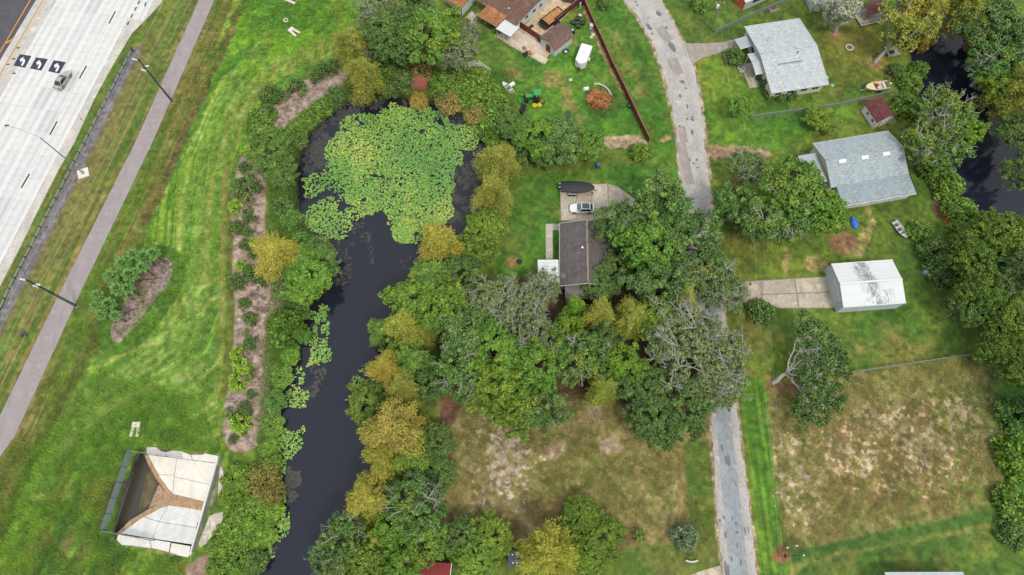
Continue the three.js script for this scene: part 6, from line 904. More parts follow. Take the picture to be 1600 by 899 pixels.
// ------------------------------------------------------------------ decks by the water
{
  const R = rectOf([[647, 119], [669, 121], [666, 140], [643, 135]], 0.9), t = thing('viewing_deck', 'small red wooden deck with railings over the top of the pond', 'deck', R.pos, R.turn), L = R.L, W = R.W, n = 12;
  for (let i = 0; i < n; i++) part(t, 'deck_board', box(L / n - 0.03, 0.06, W, -L / 2 + (i + 0.5) * L / n, 0.84, 0), M.deckRed);
  for (const x of [-1, 1]) for (const z of [-1, 0, 1]) part(t, 'post', box(0.12, 2.6, 0.12, x * (L / 2 - 0.06), -0.8, z * (W / 2 - 0.06)), M.deckRed);
  for (const x of [-1, 1]) for (const y of [1.25, 1.75]) part(t, 'rail', box(0.08, 0.12, W, x * (L / 2), y, 0), M.deckRed); for (const y of [1.1, 1.32, 1.54, 1.75]) part(t, 'rail', box(L, 0.12, 0.06, 0, y, W / 2), M.deckRed); part(t, 'skirt', box(L, 0.6, 0.06, 0, 0.2, W / 2 - 0.04), M.deckRed);
  const q = rectOf([[732, 98], [746, 92], [745, 106], [730, 107]], 0.8), d = thing('landing_platform', 'grey wooden platform at the edge of the top garden', 'platform', q.pos, q.turn); for (let i = 0; i < 9; i++) part(d, 'deck_board', box(q.L / 9 - 0.03, 0.06, q.W, -q.L / 2 + (i + 0.5) * q.L / 9, 0.74, 0), M.timber); for (const x of [-1, 1]) for (const z of [-1, 1]) part(d, 'post', box(0.12, 0.74, 0.12, x * (q.L / 2 - 0.08), 0, z * (q.W / 2 - 0.08)), M.timber);
  const a = P(745, 97, 0.9), b = P(767, 112, 0.1), st = thing('ladder', 'white ladder leading down from the grey platform', 'ladder', a), dv = V().subVectors(b, a), s = V(-dv.z, 0, dv.x).normalize().multiplyScalar(0.45); for (const k of [-1, 1]) part(st, 'side_rail', beam(s.clone().multiplyScalar(k), dv.clone().addScaledVector(s, k), 0.08, 0.12), M.white); for (let i = 1; i < 11; i++) { const c = dv.clone().multiplyScalar(i / 11); part(st, 'rung', beam(c.clone().add(s), c.clone().sub(s), 0.12, 0.06), M.white); }
  const w = rectOf([[1386, 72], [1402, 69], [1408, 84], [1384, 88]], 0.5), p = thing('wooden_platform', 'weathered wooden platform beside the canal behind the leaning tree', 'platform', w.pos, w.turn); for (let i = 0; i < 8; i++) part(p, 'deck_board', box(w.L / 8 - 0.04, 0.08, w.W, -w.L / 2 + (i + 0.5) * w.L / 8, 0.42, 0), M.timber); part(p, 'frame', box(w.L, 0.2, 0.1, 0, 0.22, w.W / 2 + 0.05), M.timber); part(p, 'equipment', rbox(0.9, 0.4, 0.8, -0.5, 0.5, 0.6, 0.1), M.darkSteel);
  const rb = thing('fence_panel', 'dark red board fence piece half hidden behind the pond trees', 'fence', P(640, 76), heading(P(632, 70), P(652, 82))); for (let i = 0; i < 8; i++) part(rb, 'board', box(0.36, 1.6, 0.05, -1.6 + i * 0.42, 0, 0), M.redWood); part(rb, 'rail', box(3.4, 0.1, 0.06, -0.1, 1.3, -0.06), M.redWood);
}
// ------------------------------------------------------------------ things on the right hand lawns
{
  const fp = thing('fire_pit', 'round fire pit of pale stones on the lawn right of the pale grey house', 'fire pit', P(1327, 75)), st = MAT(214, 206, 186); for (let k = 0; k < 12; k++) { const a = k / 12 * 6.283; part(fp, 'stone', rbox(0.4, 0.3, 0.28, 0, 0, 0, 0.06), st).position.set(Math.cos(a) * 0.75, 0, Math.sin(a) * 0.75); fp.children[k].rotation.y = -a + Math.PI / 2; } part(fp, 'ash', cyl(0.62, 0.62, 0.08), MAT(122, 96, 80));
  const rr = thing('rock_ring', 'heap of pale rocks on the lawn beside the pale grey house', 'rocks', P(1158.7, 109.4)), r = rngOf(12); for (let k = 0; k < 16; k++) { const g = new THREE.DodecahedronGeometry(0.16 + r() * 0.16); part(rr, 'stone', g, k % 3 ? MAT(176, 176, 170) : MAT(206, 204, 196)).position.set((r() - 0.5) * 1.5, 0.1 + r() * 0.15, (r() - 0.5) * 1.3); }
  const pb = thing('planter_box', 'grey planter box with brown stems near the top edge', 'planter', P(1207, 15), 0.35); for (const [x, z, w, d] of [[0, -0.7, 2, 0.1], [0, 0.7, 2, 0.1], [-0.95, 0, 0.1, 1.3], [0.95, 0, 0.1, 1.3]]) part(pb, 'board', box(w, 0.6, d, x, 0, z), M.timber); part(pb, 'soil', box(1.8, 0.45, 1.3), MAT(120, 96, 84)); for (let k = 0; k < 9; k++) part(pb, 'stem', bar(V((r() - 0.5) * 1.4, 0.4, (r() - 0.5)), V((r() - 0.5) * 2, 1 + r() * 0.6, (r() - 0.5) * 1.5), 0.03, 4), MAT(150, 120, 110));
  for (const [x, y, l] of [[1292.5, 121, 'green round lid set in the lawn, nearer the pale grey house'], [1301, 133.5, 'green round lid set in the lawn, farther from the house']]) { const t = thing('tank_lid', l, 'lid', P(x, y)); part(t, 'lid', new THREE.LatheGeometry([[0, 0.16], [0.3, 0.14], [0.42, 0.06], [0.42, 0], [0, 0]].map(([a, b]) => new THREE.Vector2(a, b)), 18), MAT(120, 206, 140)); part(t, 'collar', cyl(0.46, 0.46, 0.05), MAT(90, 170, 110)); }
  const gc = thing('garden_chair', 'navy chair on the porch floor of the pale grey house', 'chair', P(1182, 93), 0.5); part(gc, 'seat', rbox(0.7, 0.1, 0.7, 0, 0.4, 0, 0.04), M.navy); part(gc, 'backrest', rbox(0.1, 0.7, 0.7, -0.34, 0.45, 0, 0.04), M.navy); for (const i of [-0.3, 0.3]) for (const j of [-0.3, 0.3]) part(gc, 'leg', box(0.06, 0.4, 0.06, i, 0, j), M.navy);
  { const g = new THREE.SphereGeometry(1, 18, 10, 0, 6.283, 0, 1.57), p = g.attributes.position; for (let i = 0; i < p.count; i++) { const k = 0.75 + 0.5 * vnoise(p.getX(i) * 2.5 + 3, p.getZ(i) * 2.5); p.setXYZ(i, p.getX(i) * 0.75 * k, p.getY(i) * 0.75 * k, p.getZ(i) * 1.25 * k); } g.computeVertexNormals(); solo('tarp', 'bright blue tarpaulin heap on the lawn left of the rowing boat', 'tarpaulin', g, MAT(44, 122, 210, { roughness: 0.5 }), P(1334, 348.5)); }
  const dr = thing('drum', 'pale blue plastic drum lying on the lawn right of the metal garage', 'drum', P(1445.5, 426), 0.6); part(dr, 'body', new THREE.CylinderGeometry(0.45, 0.45, 1.1, 16).rotateZ(Math.PI / 2).translate(0, 0.45, 0), MAT(150, 196, 222)); for (const x of [-0.3, 0.3]) part(dr, 'hoop', new THREE.TorusGeometry(0.46, 0.03, 6, 18).rotateY(Math.PI / 2).translate(x, 0.45, 0), MAT(130, 180, 210)); part(dr, 'cap', cyl(0.08, 0.08, 0.06, 0.2, 0.88, 0), M.white);
  const bn = thing('wheelie_bin', 'blue bin on the grass above the covered boat', 'bin', P(934, 261)); part(bn, 'body', rbox(0.6, 0.95, 0.65, 0, 0.05, 0, 0.06), MAT(44, 104, 160)); part(bn, 'lid', rbox(0.66, 0.08, 0.72, 0, 1.0, 0, 0.03), MAT(60, 124, 180)); for (const x of [-0.25, 0.25]) part(bn, 'wheel', new THREE.CylinderGeometry(0.12, 0.12, 0.06, 10).rotateZ(Math.PI / 2).translate(x, 0.12, 0.34), M.rubber);
  const fr = thing('fire_bowl', 'small black fire bowl on the lawn left of the brown roofed house', 'bowl', P(811, 410)); part(fr, 'bowl', new THREE.LatheGeometry([[0, 0.1], [0.35, 0.1], [0.5, 0.36], [0.44, 0.36], [0.3, 0.18], [0, 0.18]].map(([a, b]) => new THREE.Vector2(a, b)), 16), M.black); part(fr, 'rim', new THREE.TorusGeometry(0.48, 0.03, 6, 18).rotateX(Math.PI / 2).translate(0, 0.36, 0), M.darkSteel);
  const be = thing('bench', 'pale curved bench on the grass below the round grey green tree', 'bench', P(1080, 877)); part(be, 'seat', new THREE.TorusGeometry(2.2, 0.14, 6, 16, 0.9).rotateX(Math.PI / 2).rotateY(-1.12).translate(0, 0.42, -2.1), M.offWhite); for (const x of [-0.75, 0.75]) part(be, 'leg', box(0.2, 0.36, 0.24, x, 0, 0), M.offWhite);
  const cr = worn(236, 228, 212, 2, 0.25);
  // concrete culvert ends on the left field
  for (const [x, y, a, s, l] of [[212, 673, 0, 0.72, 'white forked concrete culvert end above the spillway'], [460, 51, 0.9, 0.72, 'white forked concrete culvert end in the top field'], [456, 1, 1.2, 0.8, 'white concrete slab at the top edge of the field']]) { const t = thing('culvert_end', l, 'culvert', P(x, y), a); for (const k of [-1, 1]) part(t, 'wing_wall', beam(V(k * 0.55 * s, 0.2, -1.2 * s), V(k * 0.75 * s, 0.12, 1.5 * s), 0.7 * s, 0.3), cr); part(t, 'head_wall', rbox(1.9 * s, 0.42, 1.3 * s, 0, 0, -1.3 * s, 0.06), cr); part(t, 'pipe_floor', box(0.5 * s, 0.06, 1.8 * s, 0, 0.02, 0.3 * s), MAT(66, 48, 52)); }
  const mh = thing('manhole', 'small pale concrete manhole ring in the top field', 'manhole', P(446.5, 32)); part(mh, 'ring', new THREE.TorusGeometry(0.45, 0.16, 8, 18).rotateX(Math.PI / 2).translate(0, 0.08, 0), cr); part(mh, 'cover', cyl(0.42, 0.42, 0.08, 0, 0.02, 0), MAT(110, 108, 96));
  const vb = thing('valve_box', 'small black box on the verge beside the grey path', 'box', P(37, 522.5), 0.4); part(vb, 'body', rbox(0.9, 0.3, 0.7, 0, 0, 0, 0.05), M.black); part(vb, 'lid', rbox(0.7, 0.06, 0.5, 0, 0.3, 0, 0.02), M.darkSteel);
}
// ------------------------------------------------------------------ trees and shrubs
class Builder {                                   // collects tubes and leaves into two meshes
  constructor() { this.p = []; this.i = []; this.lp = []; this.li = []; this.lc = []; }
  tube(pts, r0, r1, sides = 5) {
    const n = pts.length, d = V(), a = V(), b = V(), b0 = this.p.length / 3;
    for (let k = 0; k < n; k++) {
      d.subVectors(pts[Math.min(k + 1, n - 1)], pts[Math.max(k - 1, 0)]).normalize(); a.set(Math.abs(d.y) > 0.9 ? 1 : 0, Math.abs(d.y) > 0.9 ? 0 : 1, 0).cross(d).normalize(); b.crossVectors(d, a);
      const r = lerp(r0, r1, k / (n - 1));
      for (let s = 0; s < sides; s++) { const t = s / sides * 6.2832, c = Math.cos(t) * r, e = Math.sin(t) * r; this.p.push(pts[k].x + a.x * c + b.x * e, pts[k].y + a.y * c + b.y * e, pts[k].z + a.z * c + b.z * e); }
      if (k) for (let s = 0; s < sides; s++) { const q = b0 + (k - 1) * sides, u = q + s, v = q + (s + 1) % sides; this.i.push(u, u + sides, v, v, u + sides, v + sides); }
    }
  }
  leaf(c, n, t, w, l, col) {                      // a bent diamond: centre, normal, long axis
    const s = V().crossVectors(n, t).normalize(), o = this.lp.length / 3, bx = n.x * w * 0.25, by = n.y * w * 0.25, bz = n.z * w * 0.25;
    this.lp.push(c.x - t.x * l, c.y - t.y * l, c.z - t.z * l, c.x - s.x * w + bx, c.y - s.y * w + by, c.z - s.z * w + bz, c.x + t.x * l, c.y + t.y * l, c.z + t.z * l, c.x + s.x * w + bx, c.y + s.y * w + by, c.z + s.z * w + bz);
    this.li.push(o, o + 1, o + 2, o, o + 2, o + 3); for (let k = 0; k < 4; k++) this.lc.push(col[0], col[1], col[2]);
  }
  done() {
    const make = (p, i, c) => { const g = new THREE.BufferGeometry(); g.setAttribute('position', new THREE.Float32BufferAttribute(p, 3)); if (c) g.setAttribute('color', new THREE.Float32BufferAttribute(c, 3)); g.setIndex(i); if (!c) g.computeVertexNormals(); return g; };
    return { wood: this.p.length ? make(this.p, this.i) : null, leaf: make(this.lp, this.li, this.lc) };
  }
}
const curve = (a, m, b, n) => { const o = []; for (let k = 0; k <= n; k++) { const t = k / n, u = 1 - t; o.push(V(a.x * u * u + 2 * m.x * u * t + b.x * t * t, a.y * u * u + 2 * m.y * u * t + b.y * t * t, a.z * u * u + 2 * m.z * u * t + b.z * t * t)); } return o; };
function rndDir(r) { const y = r() * 2 - 1, a = r() * 6.2832, s = Math.sqrt(1 - y * y); return V(Math.cos(a) * s, y, Math.sin(a) * s); }
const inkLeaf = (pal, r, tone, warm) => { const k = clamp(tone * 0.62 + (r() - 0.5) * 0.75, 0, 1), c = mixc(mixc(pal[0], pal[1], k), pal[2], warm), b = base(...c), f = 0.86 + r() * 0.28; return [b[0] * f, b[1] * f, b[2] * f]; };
// a broad crown on limbs: o = {seed, R, H, cy, ry, off, limbs, clumps, cr, leaves, w, l, pal, warm, twig, moss, fork}
function growBroad(o) {
  const r = rngOf(o.seed), B = new Builder(), C = V(o.off?.[0] ?? 0, o.cy, o.off?.[1] ?? 0), R = o.R, tr = o.trunk ?? 0.3;
  const lob = (a, e) => 0.58 + 0.56 * fbm(Math.cos(a) * 1.7 + o.seed, Math.sin(a) * 1.7 + e + 7, 2) + 0.13 * Math.sin(a * 2 + o.seed * 2) + 0.1 * Math.sin(a * 5 + o.seed) * (1 - e * 0.6);
  const F = V().lerpVectors(V(), C, o.fork ?? 0.4); F.x += (r() - 0.5) * 0.4;
  B.tube(curve(V(), V(F.x * 0.3, F.y * 0.5, F.z * 0.3), F, 4), tr, tr * 0.75, 7);
  const tips = [], n = o.limbs ?? 7;
  for (let i = 0; i < n; i++) {
    const a = i * 2.39996 + r() * 0.7, e = lerp(-0.05, 0.95, (i + r() * 0.8) / n), q = lob(a, e), T = V(C.x + Math.cos(a) * Math.cos(e) * R * 0.8 * q, C.y + Math.sin(e) * o.ry * 0.85, C.z + Math.sin(a) * Math.cos(e) * R * 0.8 * q);
    const mid = V().lerpVectors(F, T, 0.55); mid.y += (0.4 + r() * 0.8) * R * 0.14; mid.x += (r() - 0.5) * R * 0.25; mid.z += (r() - 0.5) * R * 0.25;
    const path = curve(F, mid, T, 6); B.tube(path, tr * 0.55, tr * 0.13, 5); tips.push(T);
    for (let k = 0; k < 5; k++) {
      const p = path[2 + Math.floor(r() * 5)], d = rndDir(r); d.y = Math.abs(d.y) * 0.55 - 0.05; d.x += Math.cos(a) * 0.6; d.z += Math.sin(a) * 0.6; d.normalize(); const s = R * (0.25 + r() * 0.25), E = p.clone().addScaledVector(d, s), m2 = p.clone().addScaledVector(d, s * 0.5); m2.y += s * 0.15; m2.x += (r() - 0.5) * s * 0.4; m2.z += (r() - 0.5) * s * 0.4;
      const sp = curve(p, m2, E, 3); B.tube(sp, tr * 0.2, tr * 0.07, 4); tips.push(E);
      for (let t = 0; t < (o.twig ?? 3); t++) { const b = sp[1 + Math.floor(r() * 3)], dd = rndDir(r); dd.y = Math.abs(dd.y) * 0.9 + 0.1; dd.addScaledVector(d, 0.6).normalize(); const g = R * (0.09 + r() * 0.14), e2 = b.clone().addScaledVector(dd, g), mm = b.clone().addScaledVector(dd, g * 0.5); mm.x += (r() - 0.5) * g * 0.4; mm.z += (r() - 0.5) * g * 0.4; B.tube([b, mm, e2], tr * 0.085 * (o.tw ?? 1), tr * 0.03 * (o.tw ?? 1), 3); if (t < 1) tips.push(e2); }
    }
  }
  const clumps = [];
  for (const t of tips) if (r() < (o.tipLeaf ?? 0.85)) clumps.push(t);
  let guard = 0;
  while (clumps.length < o.clumps && guard++ < 4000) {
    const a = r() * 6.2832, e = Math.asin(r() * 1.15 - 0.15), q = lob(a, e) * (0.55 + 0.45 * Math.sqrt(r()));
    clumps.push(V(C.x + Math.cos(a) * Math.cos(e) * R * q, C.y + Math.sin(e) * o.ry * (0.75 + 0.3 * r()), C.z + Math.sin(a) * Math.cos(e) * R * q));
  }
  const per = Math.max(4, Math.round(o.leaves / clumps.length)), up = V(0, 1, 0), warmC = V(Math.cos(o.seed * 3) * R * 0.6, 0, Math.sin(o.seed * 3) * R * 0.6).add(C);
  for (const c of clumps) {
    c.y -= (o.sink ?? 0) * (0.5 + r());
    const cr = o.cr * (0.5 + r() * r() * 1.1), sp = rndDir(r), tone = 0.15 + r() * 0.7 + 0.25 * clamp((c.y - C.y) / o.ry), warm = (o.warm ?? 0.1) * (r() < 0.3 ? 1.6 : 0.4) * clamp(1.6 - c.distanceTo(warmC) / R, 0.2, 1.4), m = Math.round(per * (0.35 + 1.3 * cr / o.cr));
    sp.y *= 0.4; sp.x += (c.x - C.x) / R; sp.z += (c.z - C.z) / R; sp.normalize();
    for (let k = 0; k < m; k++) {
      const d = rndDir(r); d.y = d.y * 0.75 + 0.2; const s = cr * Math.cbrt(r()) , st = (r() - 0.5) * cr * 1.5, p = V(c.x + d.x * s + sp.x * st, c.y + d.y * s * 0.75 + sp.y * st - Math.abs(st) * 0.15, c.z + d.z * s + sp.z * st);
      const nn = d.clone().multiplyScalar(0.8).addScaledVector(up, 0.55).addScaledVector(rndDir(r), 0.75).normalize(), t = rndDir(r).cross(nn).normalize(), z = 0.65 + r() * 0.7;
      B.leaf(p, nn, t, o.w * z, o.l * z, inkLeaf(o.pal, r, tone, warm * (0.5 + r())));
    }
    if (o.moss) for (let k = 0; k < o.moss; k++) { const p = V(c.x + (r() - 0.5) * cr * 2, c.y - r() * 0.5, c.z + (r() - 0.5) * cr * 2), t = V((r() - 0.5) * 0.9, -0.6, (r() - 0.5) * 0.9).normalize(), nn = V(r() - 0.5, 0.6, r() - 0.5).cross(t).normalize(); B.leaf(p, nn, t, 0.035 + r() * 0.035, 0.2 + r() * 0.35, base(...mixc([132, 138, 118], [182, 186, 168], r()))); }
  }
  return B.done();
}
// a feathery dome: fine sprays leaving a straight trunk, drooping outward
function growFeather(o) {
  const r = rngOf(o.seed), B = new Builder(), R = o.R, H = o.H, cr = o.cr0 ?? 0.12;
  B.tube([V(), V((r() - 0.5) * 0.3, H * 0.5, (r() - 0.5) * 0.3), V((r() - 0.5) * 0.5, H * 0.97, 0)], 0.26, 0.05, 6);
  const nb = o.branches ?? 90;
  for (let i = 0; i < nb; i++) {
    const h = lerp(cr, 0.97, Math.pow(i / nb, 0.8)), a = i * 2.39996 + r() * 0.5, lob = 0.82 + 0.22 * Math.sin(a * 3 + o.seed + h * 4) + 0.36 * (r() - 0.5), L = R * Math.pow(Math.max(0.02, 1 - Math.pow(h, 2.6)), 0.62) * lob, y = h * H, rise = L * (0.1 + 0.35 * h);
    const A = V(0, y, 0), E = V(Math.cos(a) * L, y + rise - L * 0.2, Math.sin(a) * L), m = V(Math.cos(a) * L * 0.5, y + rise, Math.sin(a) * L * 0.5), path = curve(A, m, E, 5); B.tube(path, 0.07, 0.018, 3);
    const tone = 0.1 + r() * 0.85, warm = (o.warm ?? 0.2) * (0.4 + 1.2 * r()), n = Math.round(o.leaves / nb * (0.35 + 1.1 * L / R));
    for (let k = 0; k < n; k++) {
      const t = 0.18 + 0.84 * Math.sqrt(r()), p = path[Math.min(4, Math.floor(t * 5))].clone().lerp(path[Math.min(5, Math.floor(t * 5) + 1)], t * 5 % 1), sd = L * 0.34 + 0.3; p.x += (r() - 0.5) * sd; p.y += (r() - 0.4) * sd * 0.9; p.z += (r() - 0.5) * sd;
      const dir = V(Math.cos(a) + (r() - 0.5) * 1.3, (r() - 0.45) * 1.0, Math.sin(a) + (r() - 0.5) * 1.3).normalize(), nn = V((r() - 0.5) * 0.9, 1, (r() - 0.5) * 0.9).normalize(), s = V().crossVectors(dir, nn).normalize(); nn.crossVectors(s, dir);
      B.leaf(p, nn, dir, o.w * (0.7 + r() * 0.6), o.l * (0.6 + r() * 0.8), inkLeaf(o.pal, r, tone, warm * r()));
    }
  }
  return B.done();
}
// a cluster of stems from the ground
function growShrub(o) {
  const r = rngOf(o.seed), B = new Builder(), R = o.R, H = o.H, n = o.stems ?? 9;
  const tips = [];
  for (let i = 0; i < n; i++) { const a = i * 2.4 + r(), e = r() * 0.9 + 0.15, E = V(Math.cos(a) * Math.cos(e) * R * 0.8, Math.sin(e) * H * 0.85, Math.sin(a) * Math.cos(e) * R * 0.8); B.tube(curve(V((r() - 0.5) * R * 0.2, 0, (r() - 0.5) * R * 0.2), V(E.x * 0.35, E.y * 0.7, E.z * 0.35), E, 3), 0.02 * H + 0.01, 0.01, 3); tips.push(E); }
  const cl = o.clumps ?? 26; while (tips.length < cl) { const a = r() * 6.283, e = Math.asin(r()), q = (0.72 + 0.4 * vnoise(Math.cos(a) * 1.6 + o.seed, Math.sin(a) * 1.6)) * (0.6 + 0.4 * r()); tips.push(V(Math.cos(a) * Math.cos(e) * R * q, Math.max(0.06, Math.sin(e) * H * (0.7 + 0.3 * r())), Math.sin(a) * Math.cos(e) * R * q)); }
  const per = o.leaves / tips.length;
  for (const c of tips) { const tone = r(), cr = o.cr * (0.6 + r() * 0.8), warm = (o.warm ?? 0) * r(); for (let k = 0; k < per; k++) { const d = rndDir(r), s = cr * Math.cbrt(r()), p = V(c.x + d.x * s, Math.max(0.03, c.y + d.y * s), c.z + d.z * s), nn = d.clone().multiplyScalar(0.7).add(V(0, 0.6, 0)).addScaledVector(rndDir(r), 0.7).normalize(), t = rndDir(r).cross(nn).normalize(), z = 0.65 + r() * 0.7; B.leaf(p, nn, t, o.w * z, o.l * z, inkLeaf(o.pal, r, tone, warm)); } }
  return B.done();
}
const PAL = {
  oak: [[56, 82, 42], [124, 156, 90], [164, 150, 56]], deep: [[58, 84, 42], [116, 142, 74], [150, 146, 64]], bright: [[68, 98, 36], [134, 162, 66], [180, 172, 66]], mid: [[62, 96, 38], [130, 164, 74], [182, 166, 56]], moss: [[76, 98, 56], [156, 170, 118], [168, 160, 78]], gold: [[114, 118, 44], [184, 182, 78], [190, 154, 64]], goldGreen: [[98, 110, 44], [166, 170, 74], [176, 156, 64]], lime: [[92, 130, 40], [164, 192, 70], [206, 202, 80]], dry: [[98, 104, 56], [160, 158, 88], [164, 124, 72]], greyGreen: [[82, 100, 70], [144, 160, 126], [160, 158, 94]], lightMoss: [[128, 134, 112], [190, 194, 176], [170, 170, 110]],
};
const leafMat = new THREE.MeshPhysicalMaterial({ vertexColors: true, roughness: 0.75, side: THREE.DoubleSide, specularIntensity: 0.35 });
leafMat.color.setRGB(1.6, 1.6, 1.6);
const bark = MAT(158, 152, 142, { roughness: 0.95 }), barkPale = MAT(184, 186, 172, { roughness: 0.95 }), barkDark = MAT(104, 96, 84, { roughness: 0.95 });
const KIND = {
  oak: [1, 2, 3].map((s) => () => growBroad({ seed: s, R: 6, H: 11, cy: 7.2, ry: 3.6, limbs: 8, clumps: 120, cr: 1.0, leaves: 12500, w: 0.125, l: 0.22, pal: PAL.oak, warm: 0.12, trunk: 0.4, sink: 0.35 })),
  deep: [11, 12].map((s) => () => growBroad({ seed: s, R: 6, H: 10, cy: 6.4, ry: 3.8, limbs: 7, clumps: 230, cr: 0.66, leaves: 12500, w: 0.125, l: 0.21, pal: PAL.deep, warm: 0.06, trunk: 0.3, twig: 2 })),
  broad: [21, 22, 23].map((s) => () => growBroad({ seed: s, R: 6, H: 11, cy: 7, ry: 4, limbs: 7, clumps: 240, cr: 0.66, leaves: 12500, w: 0.13, l: 0.23, pal: PAL.mid, warm: 0.16, trunk: 0.3, twig: 2 })),
  bright: [31, 32].map((s) => () => growBroad({ seed: s, R: 6, H: 9, cy: 5.6, ry: 3.6, limbs: 7, clumps: 230, cr: 0.68, leaves: 12500, w: 0.14, l: 0.24, pal: PAL.bright, warm: 0.08, trunk: 0.28, twig: 1 })),
  limby: [41, 42, 43].map((s) => () => growBroad({ seed: s, R: 6, H: 11, cy: 7, ry: 3.4, limbs: 10, clumps: 190, cr: 0.60, leaves: 8200, w: 0.13, l: 0.25, pal: PAL.oak, warm: 0.2, trunk: 0.46, twig: 5, tipLeaf: 0.5, sink: 0.7, tw: 1.4 })),
  moss: [51, 52, 53].map((s) => () => growBroad({ seed: s, R: 6, H: 11, cy: 7, ry: 3.2, limbs: 11, clumps: 200, cr: 0.58, leaves: 7000, w: 0.09, l: 0.21, pal: PAL.moss, warm: 0.1, trunk: 0.46, twig: 6, moss: 4, tipLeaf: 0.5, sink: 0.75, tw: 1.5 })),
  mossBig: [55, 56].map((s) => () => growBroad({ seed: s, R: 9.5, H: 12, cy: 7.6, ry: 3.6, limbs: 15, clumps: 420, cr: 0.66, leaves: 12000, w: 0.1, l: 0.23, pal: PAL.moss, warm: 0.1, trunk: 0.6, twig: 8, moss: 3, tipLeaf: 0.45, sink: 0.9, tw: 1.5 })),
  bare: [61].map((s) => () => growBroad({ seed: s, R: 6, H: 11, cy: 7, ry: 3.2, limbs: 12, clumps: 86, cr: 0.9, leaves: 1000, w: 0.1, l: 0.28, pal: PAL.lightMoss, warm: 0, trunk: 0.5, twig: 6, moss: 40, tipLeaf: 0.7, sink: 0.6, tw: 1.4 })),
  cypress: [71, 72, 73].map((s) => () => growFeather({ seed: s, R: 4, H: 11, leaves: 10800, w: 0.055, l: 0.2, pal: PAL.goldGreen, warm: 0.25, branches: 120 })),
  gold: [81, 82].map((s) => () => growFeather({ seed: s, R: 4, H: 10, leaves: 10800, w: 0.055, l: 0.2, pal: PAL.gold, warm: 0.3, branches: 120 })),
  feather: [91, 92].map((s) => () => growFeather({ seed: s, R: 4, H: 10, leaves: 7600, w: 0.075, l: 0.3, pal: PAL.mid, warm: 0.12, branches: 110 })),
  thicket: [101, 102, 103].map((s) => () => growShrub({ seed: s, R: 3, H: 3.2, leaves: 3000, clumps: 70, cr: 0.7, w: 0.14, l: 0.24, pal: PAL.deep, warm: 0.1, stems: 14 })),
  brightBush: [111, 112].map((s) => () => growShrub({ seed: s, R: 3, H: 2.8, leaves: 3000, clumps: 80, cr: 0.65, w: 0.2, l: 0.26, pal: PAL.bright, warm: 0.12, stems: 14 })),
  dryBush: [121].map((s) => () => growShrub({ seed: s, R: 3, H: 2.6, leaves: 2600, clumps: 60, cr: 0.7, w: 0.1, l: 0.26, pal: PAL.dry, warm: 0.5, stems: 20 })),
  midBush: [131, 132].map((s) => () => growShrub({ seed: s, R: 3, H: 3, leaves: 3000, clumps: 70, cr: 0.7, w: 0.13, l: 0.24, pal: PAL.mid, warm: 0.2, stems: 14 })),
  greyBush: [141].map((s) => () => growShrub({ seed: s, R: 3, H: 4, leaves: 2800, clumps: 60, cr: 0.7, w: 0.1, l: 0.28, pal: PAL.greyGreen, warm: 0.1, stems: 20 })),
  shrub: [151, 152, 153].map((s) => () => growShrub({ seed: s, R: 1, H: 1.3, leaves: 700, clumps: 26, cr: 0.3, w: 0.07, l: 0.13, pal: PAL.deep, warm: 0.1 })),
  limeShrub: [161, 162].map((s) => () => growShrub({ seed: s, R: 1, H: 1.3, leaves: 700, clumps: 26, cr: 0.3, w: 0.08, l: 0.13, pal: PAL.lime, warm: 0.1 })),
  sprig: [171].map((s) => () => growShrub({ seed: s, R: 1, H: 1.5, leaves: 260, clumps: 16, cr: 0.26, w: 0.07, l: 0.15, pal: PAL.mid, warm: 0.1, stems: 12 })),
};
const SIZE = { mossBig: 9.5, cypress: 4, gold: 4, feather: 4, thicket: 3, brightBush: 3, dryBush: 3, midBush: 3, greyBush: 3, shrub: 1, limeShrub: 1, sprig: 1 }, MIDH = { mossBig: 7.6, oak: 7.6, deep: 6.8, broad: 7.6, bright: 6.2, limby: 7.4, moss: 7.2, bare: 7.2, cypress: 5.5, gold: 5, feather: 5, thicket: 1.6, brightBush: 1.4, dryBush: 1.3, midBush: 1.5, greyBush: 2, shrub: 0.6, limeShrub: 0.6, sprig: 0.6 };
const protos = new Map(), tints = new Map(), rT = rngOf(4242);
function proto(kind, k) { const id = kind + k; if (!protos.has(id)) protos.set(id, KIND[kind][k]()); return protos.get(id); }
// px, py: middle of the crown in the survey; rp: its half width there; o: {h: height factor, t: tint, g: group, c: category, n: name}
let treeAt = 0;
function tree(kind, px, py, rp, label, o = {}) {
  const n = KIND[kind].length, g = proto(kind, o.v ?? treeAt++ % n), low = (SIZE[kind] ?? 6) <= 3, R0 = SIZE[kind] ?? 6;
  let s = rp / perM(px, py, MIDH[kind]) / R0 * (low ? 1.12 : 1.17), hy = s * (o.h ?? (low ? 1 : lerp(1, 1 / s, 0.35)));
  const at = P(px, py, MIDH[kind] * hy), name = o.n ?? (low ? 'shrub' : 'tree');
  const t = thing(name, label, o.c ?? (low ? 'shrub' : 'tree'), V(at.x, o.y ?? 0, at.z), rT() * 6.283, o.g);
  t.scale.set(s * (0.94 + rT() * 0.12), hy, s * (0.94 + rT() * 0.12));
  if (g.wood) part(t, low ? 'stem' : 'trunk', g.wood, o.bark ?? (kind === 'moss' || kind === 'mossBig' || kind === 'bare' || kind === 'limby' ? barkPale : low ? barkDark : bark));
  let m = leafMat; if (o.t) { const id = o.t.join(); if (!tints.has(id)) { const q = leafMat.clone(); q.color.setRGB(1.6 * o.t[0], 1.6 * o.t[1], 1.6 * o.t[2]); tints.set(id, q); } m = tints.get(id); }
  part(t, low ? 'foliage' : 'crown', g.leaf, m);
  return t;
}
